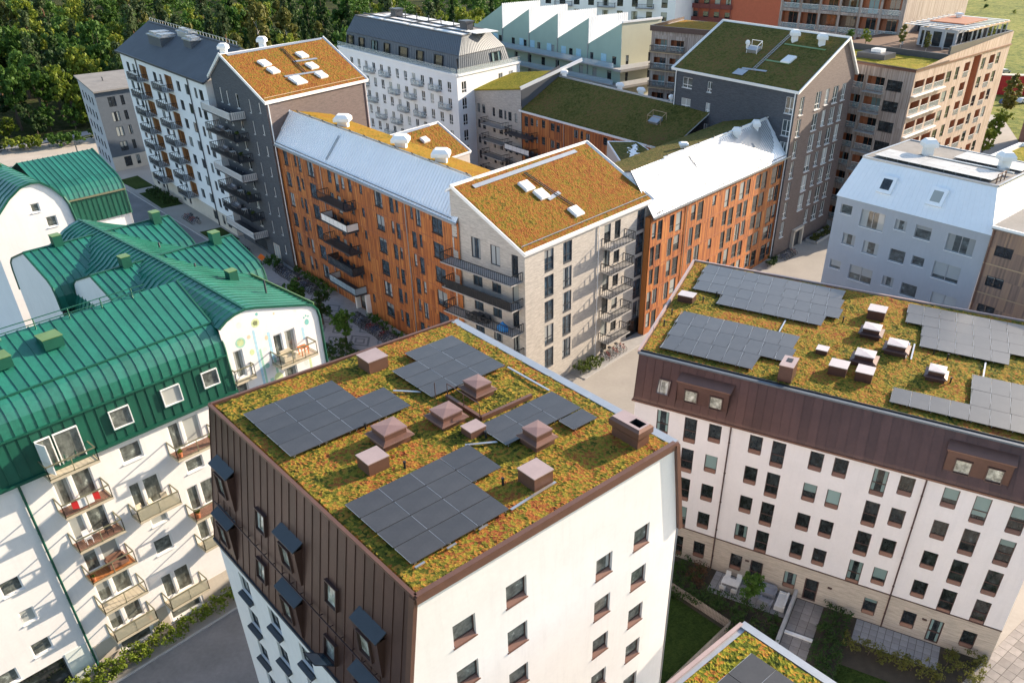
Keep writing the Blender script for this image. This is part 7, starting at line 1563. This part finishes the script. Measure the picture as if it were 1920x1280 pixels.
# ------------------------------------------------------------------ balcony and garden furniture
def chair(loc, rz, label, mat='white_plastic', grp=None):
    r = root('garden_chair', label, 'chair', loc, grp, rz)
    m = MB(); m.lbox(-.23, .23, -.23, .23, .42, .47); inst('seat', m.mesh('seat', mat), r, (0, 0, 0))
    m = MB(); m.hexa([(-.23, .2, .47), (.23, .2, .47), (.23, .24, .47), (-.23, .24, .47)], [(-.21, .3, .9), (.21, .3, .9), (.21, .34, .9), (-.21, .34, .9)]); inst('backrest', m.mesh('backrest', mat), r, (0, 0, 0))
    m = MB(); m.bar((0, 0, 0), (0, 0, .44), .022); me = m.mesh('leg', mat)
    for x, y in ((-.2, -.2), (.2, -.2), (-.2, .2), (.2, .2)): inst('leg', me, r, (x, y, 0))
    return r
def table(loc, rz, label, mat='white_plastic', su_=.9, sv_=.9, h=.72):
    r = root('garden_table', label, 'table', loc, None, rz)
    m = MB(); m.lbox(-su_/2, su_/2, -sv_/2, sv_/2, h-.04, h); inst('table_top', m.mesh('table_top', mat), r, (0, 0, 0)); m = MB(); m.bar((0, 0, 0), (0, 0, h-.04), .025); me = m.mesh('leg', mat)
    for x in (-1, 1):
        for y in (-1, 1): inst('leg', me, r, (x*(su_/2-.06), y*(sv_/2-.06), 0))
    return r
def sofa(loc, rz, label, mat='grey_fabric', L_=1.6):
    r = root('garden_sofa', label, 'sofa', loc, None, rz)
    for n_, b in (('seat', (-L_/2, L_/2, -.4, .4, .1, .42)), ('backrest', (-L_/2, L_/2, .28, .45, .42, .8)), ('armrest', (-L_/2-.12, -L_/2, -.4, .45, .1, .6)), ('armrest', (L_/2, L_/2+.12, -.4, .45, .1, .6))): m = MB(); m.lbox(*b); inst(n_, m.mesh(n_, mat), r, (0, 0, 0))
    return r
def pot(loc, label, s=.3, leafm='leaf_hedge', seed=1, potm='terracotta'):
    r = root('potted_plant', label, 'plant', loc)
    m = MB(); m.tube((0, 0, 0), (0, 0, s), s*.38, s*.5, 10); inst('pot', m.mesh('pot', potm), r, (0, 0, 0)); v, f = leaf_cloud([(0, 0, s*1.35), (s*.2, 0, s*1.6), (-s*.2, .1*s, s*1.5)], [s*.5]*3, 30, s*.35, seed); inst('foliage', np_mesh('foliage', v, f, leafm), r, (0, 0, 0)); return r
p = lambda u, w_, z=.03: FB.p(u, w_, z)
a0 = R(-27)
table(p(2.0, 1.6), a0, 'white garden table on the patio by the lilac wall', su_=1.5, sv_=.9)
for i, (u, w_, r_) in enumerate(((1.5, .9, 0), (2.5, .9, .1), (1.5, 2.3, 3.1), (2.5, 2.3, 3.2))): chair(p(u, w_), a0+r_+math.pi*0, ['left', 'right', 'left', 'right'][i]+' white chair '+('behind' if i < 2 else 'in front of')+' the white garden table')
sofa(p(5.0, .8), a0, 'grey cushioned sofa against the lilac wall on the patio', L_=1.3); sofa(p(5.2, 2.2), a0+3.0, 'grey low lounge seat at the open edge of the patio', L_=.9); sofa(p(6.4, 1.5), a0-1.57, 'light grey lounger next to the garden wall', 'white_plastic', 1.7)
sofa(FDg.p(5.2, 1.0, 8.65), R(-39), 'dark bench on the third balcony of the brick gable', 'charcoal_metal', 1.8); table(FDg.p(4.4, 1.1, 8.65), R(-39), 'dark dining table on the brick gable balcony', 'charcoal_metal', 1.6, .8)
for i in range(4): chair(FDg.p(3.5+i*.65, 1.55, 8.65), R(-39)+3.14, 'dark chair in the row along the brick gable balcony table', 'charcoal_metal', 'chairs at the gable balcony table')
mb = MB(); q_ = FDg.at(8.6, 1.2); 
for i in range(8):
    a = i*math.pi/4; c = (i+1)*math.pi/4; mb.poly([q_.p(math.cos(a)*.8, math.sin(a)*.5, 9.1), q_.p(math.cos(c)*.8, math.sin(c)*.5, 9.1), q_.p(0, 0, 9.75)]); mb.poly([q_.p(math.cos(c)*.8, math.sin(c)*.5, 8.7), q_.p(math.cos(a)*.8, math.sin(a)*.5, 8.7), q_.p(math.cos(a)*.8, math.sin(a)*.5, 9.1), q_.p(math.cos(c)*.8, math.sin(c)*.5, 9.1)])
tag(mb.build('grill_cover', 'blue_cloth'), 'bright blue cover over a barbecue on the brick gable balcony', 'cover')
for u, z, l, m_ in ((3.8, 11.48, 'dark stool on the brown decked balcony', 'black_metal'), (2.4, 11.48, 'pale chair on the brown decked balcony', 'white_plastic')): chair(FR.p(u, .7, z), R(50), l, m_)
sofa(FR.p(3.6, .6, 8.48), R(50.3), 'brown wicker sofa on the orange decked balcony', 'balcony_brown', 1.1)
for u, l in ((6.3, 'left'), (7.2, 'middle'), (8.1, 'right')): chair(FR.p(u, .7, 11.48), R(50+random.uniform(-40, 40)), l+' beige wicker chair on the balcony with the open door', 'balcony_beige')
table(FR.p(21.6, .6, 18.63), R(50), 'orange table on the painted gable balcony', 'orange_paint', .7, .6, .7)
sofa(FR.p(20.2, .55, 18.63), R(50.3), 'beige bench on the painted gable balcony', 'balcony_beige', .9)
pot(FR.p(9.9, 1.0, 14.93), 'terracotta pot with green plant at the left end of the brown balcony', .35, 'leaf_bright', 3); pot(FR.p(12.4, 1.0, 14.93), 'yellow flowering pot at the right end of the brown balcony', .35, 'leaf_bright', 4); pot(FR.p(9.9, .9, 9.13), 'green plant on the balcony beside the tower edge', .4, 'leaf_hedge', 5); pot(FR.p(1.7, 1.0, 8.48), 'green plant on the orange decked balcony', .3, 'leaf_hedge', 6); pot(FR.p(4.2, .9, 2.53), 'pale dried plant on the lowest balcony', .35, 'leaf_olive', 7)
mb = MB(); F0 = FR.at(3.0, 1.2)
for a, b, m_ in ((-.9, -.5, 'r'), (.5, .9, 'r')): mb.hexa([F0.p(a, 0, 14.9), F0.p(b, 0, 14.75), F0.p(b, .04, 14.75), F0.p(a, .04, 14.9)], [F0.p(a, 0, 15.45), F0.p(b, 0, 15.4), F0.p(b, .04, 15.4), F0.p(a, .04, 15.45)])
tow = mb.build('hung_laundry', 'red_paint'); tag(tow, 'red and white cloth hung over the balcony rail', 'laundry')
mb = MB(); mb.hexa([F0.p(-.5, 0, 14.75), F0.p(.5, 0, 14.75), F0.p(.5, .04, 14.75), F0.p(-.5, .04, 14.75)], [F0.p(-.5, 0, 15.4), F0.p(.5, 0, 15.4), F0.p(.5, .04, 15.4), F0.p(-.5, .04, 15.4)]); mb.build('white_cloth', 'white_plastic', tow)
FGb = Fr((-55.47, 134.32), -47.4)
for i, z in enumerate((18.4, 15.3, 9.2, 6.15)):
    lv = ['second', 'third', 'fifth', 'sixth'][i]
    sofa(FGb.p(3.0, 1.2, z), R(-47), 'dark sofa on the '+lv+' charcoal tower balcony from the top', 'grey_fabric', 1.6); table(FGb.p(6.6, 1.3, z), R(-47), 'table on the '+lv+' charcoal tower balcony from the top', 'white_plastic', .9, .7); pot(FGb.p(9.6, 1.2, z), 'potted shrub on the '+lv+' charcoal tower balcony from the top', .6, 'leaf_hedge', 40+i, 'charcoal_metal')
# orange warning sign, containers and cars at the edges
sg = root('road_sign', 'orange diamond road sign at the corner of the charcoal tower', 'sign', (-47.7, 120.8, 0))
mb = MB(); mb.tube((-47.7, 120.8, 0), (-47.7, 120.8, 1.6), .04, .04, 8); mb.build('post', 'zinc', sg)
mb = MB(); fs_ = Fr((-47.7, 120.8), 10); mb.prism([fs_.p(0, .05, 1.2), fs_.p(.6, .05, 1.8), fs_.p(0, .05, 2.4), fs_.p(-.6, .05, 1.8)], (fs_.n[0]*.04, fs_.n[1]*.04, 0)); mb.build('plate', 'orange_paint', sg)
ct = root('shipping_container', 'red shipping container beyond the sunny loggia block', 'container', (136, 262, 0)); fc = Fr((131, 264), -8)
mb = MB(); mb.box(fc, 0, 14, -3, 0, 0, 5.4)
for k in range(28): mb.box(fc, .1+k*.5, .3+k*.5, .0, .06, .2, 5.2)
mb.build('body', 'red_paint', ct); mb = MB(); mb.box(fc, 0, 14, -3, 0, 5.4, 5.6); mb.build('roof', 'beige_plaster', ct)
c2 = root('storage_hall', 'dark red flat roofed hall at the right edge', 'building', (112, 196, 0)); f2 = Fr((108, 196), -20)
mb = MB(); mb.box(f2, 0, 22, -14, 0, 0, 11); mb.build('wall', 'dark_red', c2); mb = MB(); mb.box(f2, -.3, 22.3, -14.3, .3, 11, 11.4); mb.build('roof', 'grey_roof_felt', c2)
c3 = root('flat_roofed_house', 'low house with green flat roof and pale parapet at the right edge', 'building', (72, 118, 0)); f3 = Fr((60.5, 120), -46)
mb = MB(); mb.box(f3, 0, 20, -14, 0, 0, 18); mb.build('wall', 'beige_plaster', c3); planting(c3, 'sedum', [f3.p(.5, -.5, 18.05), f3.p(19.5, -.5, 18.05), f3.p(19.5, -13.5, 18.05), f3.p(.5, -13.5, 18.05)], .4, .12, 'sedum_lime', 61); gutter_trim(c3, 'parapet', [f3.p(0, 0, 18.2), f3.p(20, 0, 18.2), f3.p(20, -14, 18.2), f3.p(0, -14, 18.2), f3.p(0, 0, 18.2)], 'white_trim', .25, .25)
shd = root('shed', 'low brown roofed shed among the trees at the left edge', 'shed', (-150, 200, 0)); f4 = Fr((-158, 196), 25)
mb = MB(); mb.box(f4, 0, 11, -5, 0, 0, 2.6); mb.build('wall', 'grey_render', shd); slab(shd, 'roof', [f4.p(-.5, .6, 2.7), f4.p(11.5, .6, 2.7), f4.p(11.5, -5.6, 3.5), f4.p(-.5, -5.6, 3.5)], .2, 'timber_deck')
def car(x, y, rz, mat, label):
    r = root('parked_car', label, 'car', (x, y, 0), None, rz)
    m = MB(); prof = [(-2.1, .35), (2.1, .35), (2.15, .75), (1.2, .9), (.5, 1.42), (-1.2, 1.45), (-2.0, .95)]
    m.prism([(a, -.85, b) for a, b in prof], (0, 1.7, 0)); inst('body', m.mesh('body', mat), r, (0, 0, 0))
    m = MB(); m.prism([(a, -.87, b) for a, b in ((1.0, .95), (.45, 1.36), (-1.1, 1.38), (-1.6, .98))], (0, 1.74, 0)); inst('windows', m.mesh('windows', 'glass_dark'), r, (0, 0, 0))
    m = MB(); m.tube((0, -.1, 0), (0, .1, 0), .33, .33, 12); me = m.mesh('wheel', 'rubber')
    for x_ in (-1.3, 1.3):
        for y_ in (-.8, .8): inst('wheel', me, r, (x_, y_, .33))
    return r
for i, (x, y, m_, c_) in enumerate(((128, 250, 'bike_blue', 'dark blue'), (134, 252, 'white_plastic', 'white'), (140, 256, 'bike_silver', 'silver'), (134, 290, 'bike_black', 'black'), (142, 297, 'white_plastic', 'white'), (150, 300, 'bike_silver', 'silver'), (140, 312, 'bike_red', 'red'))): car(x, y, .4, m_, c_+' car parked '+('in front of' if i < 3 else 'on the lot behind')+' the red container')
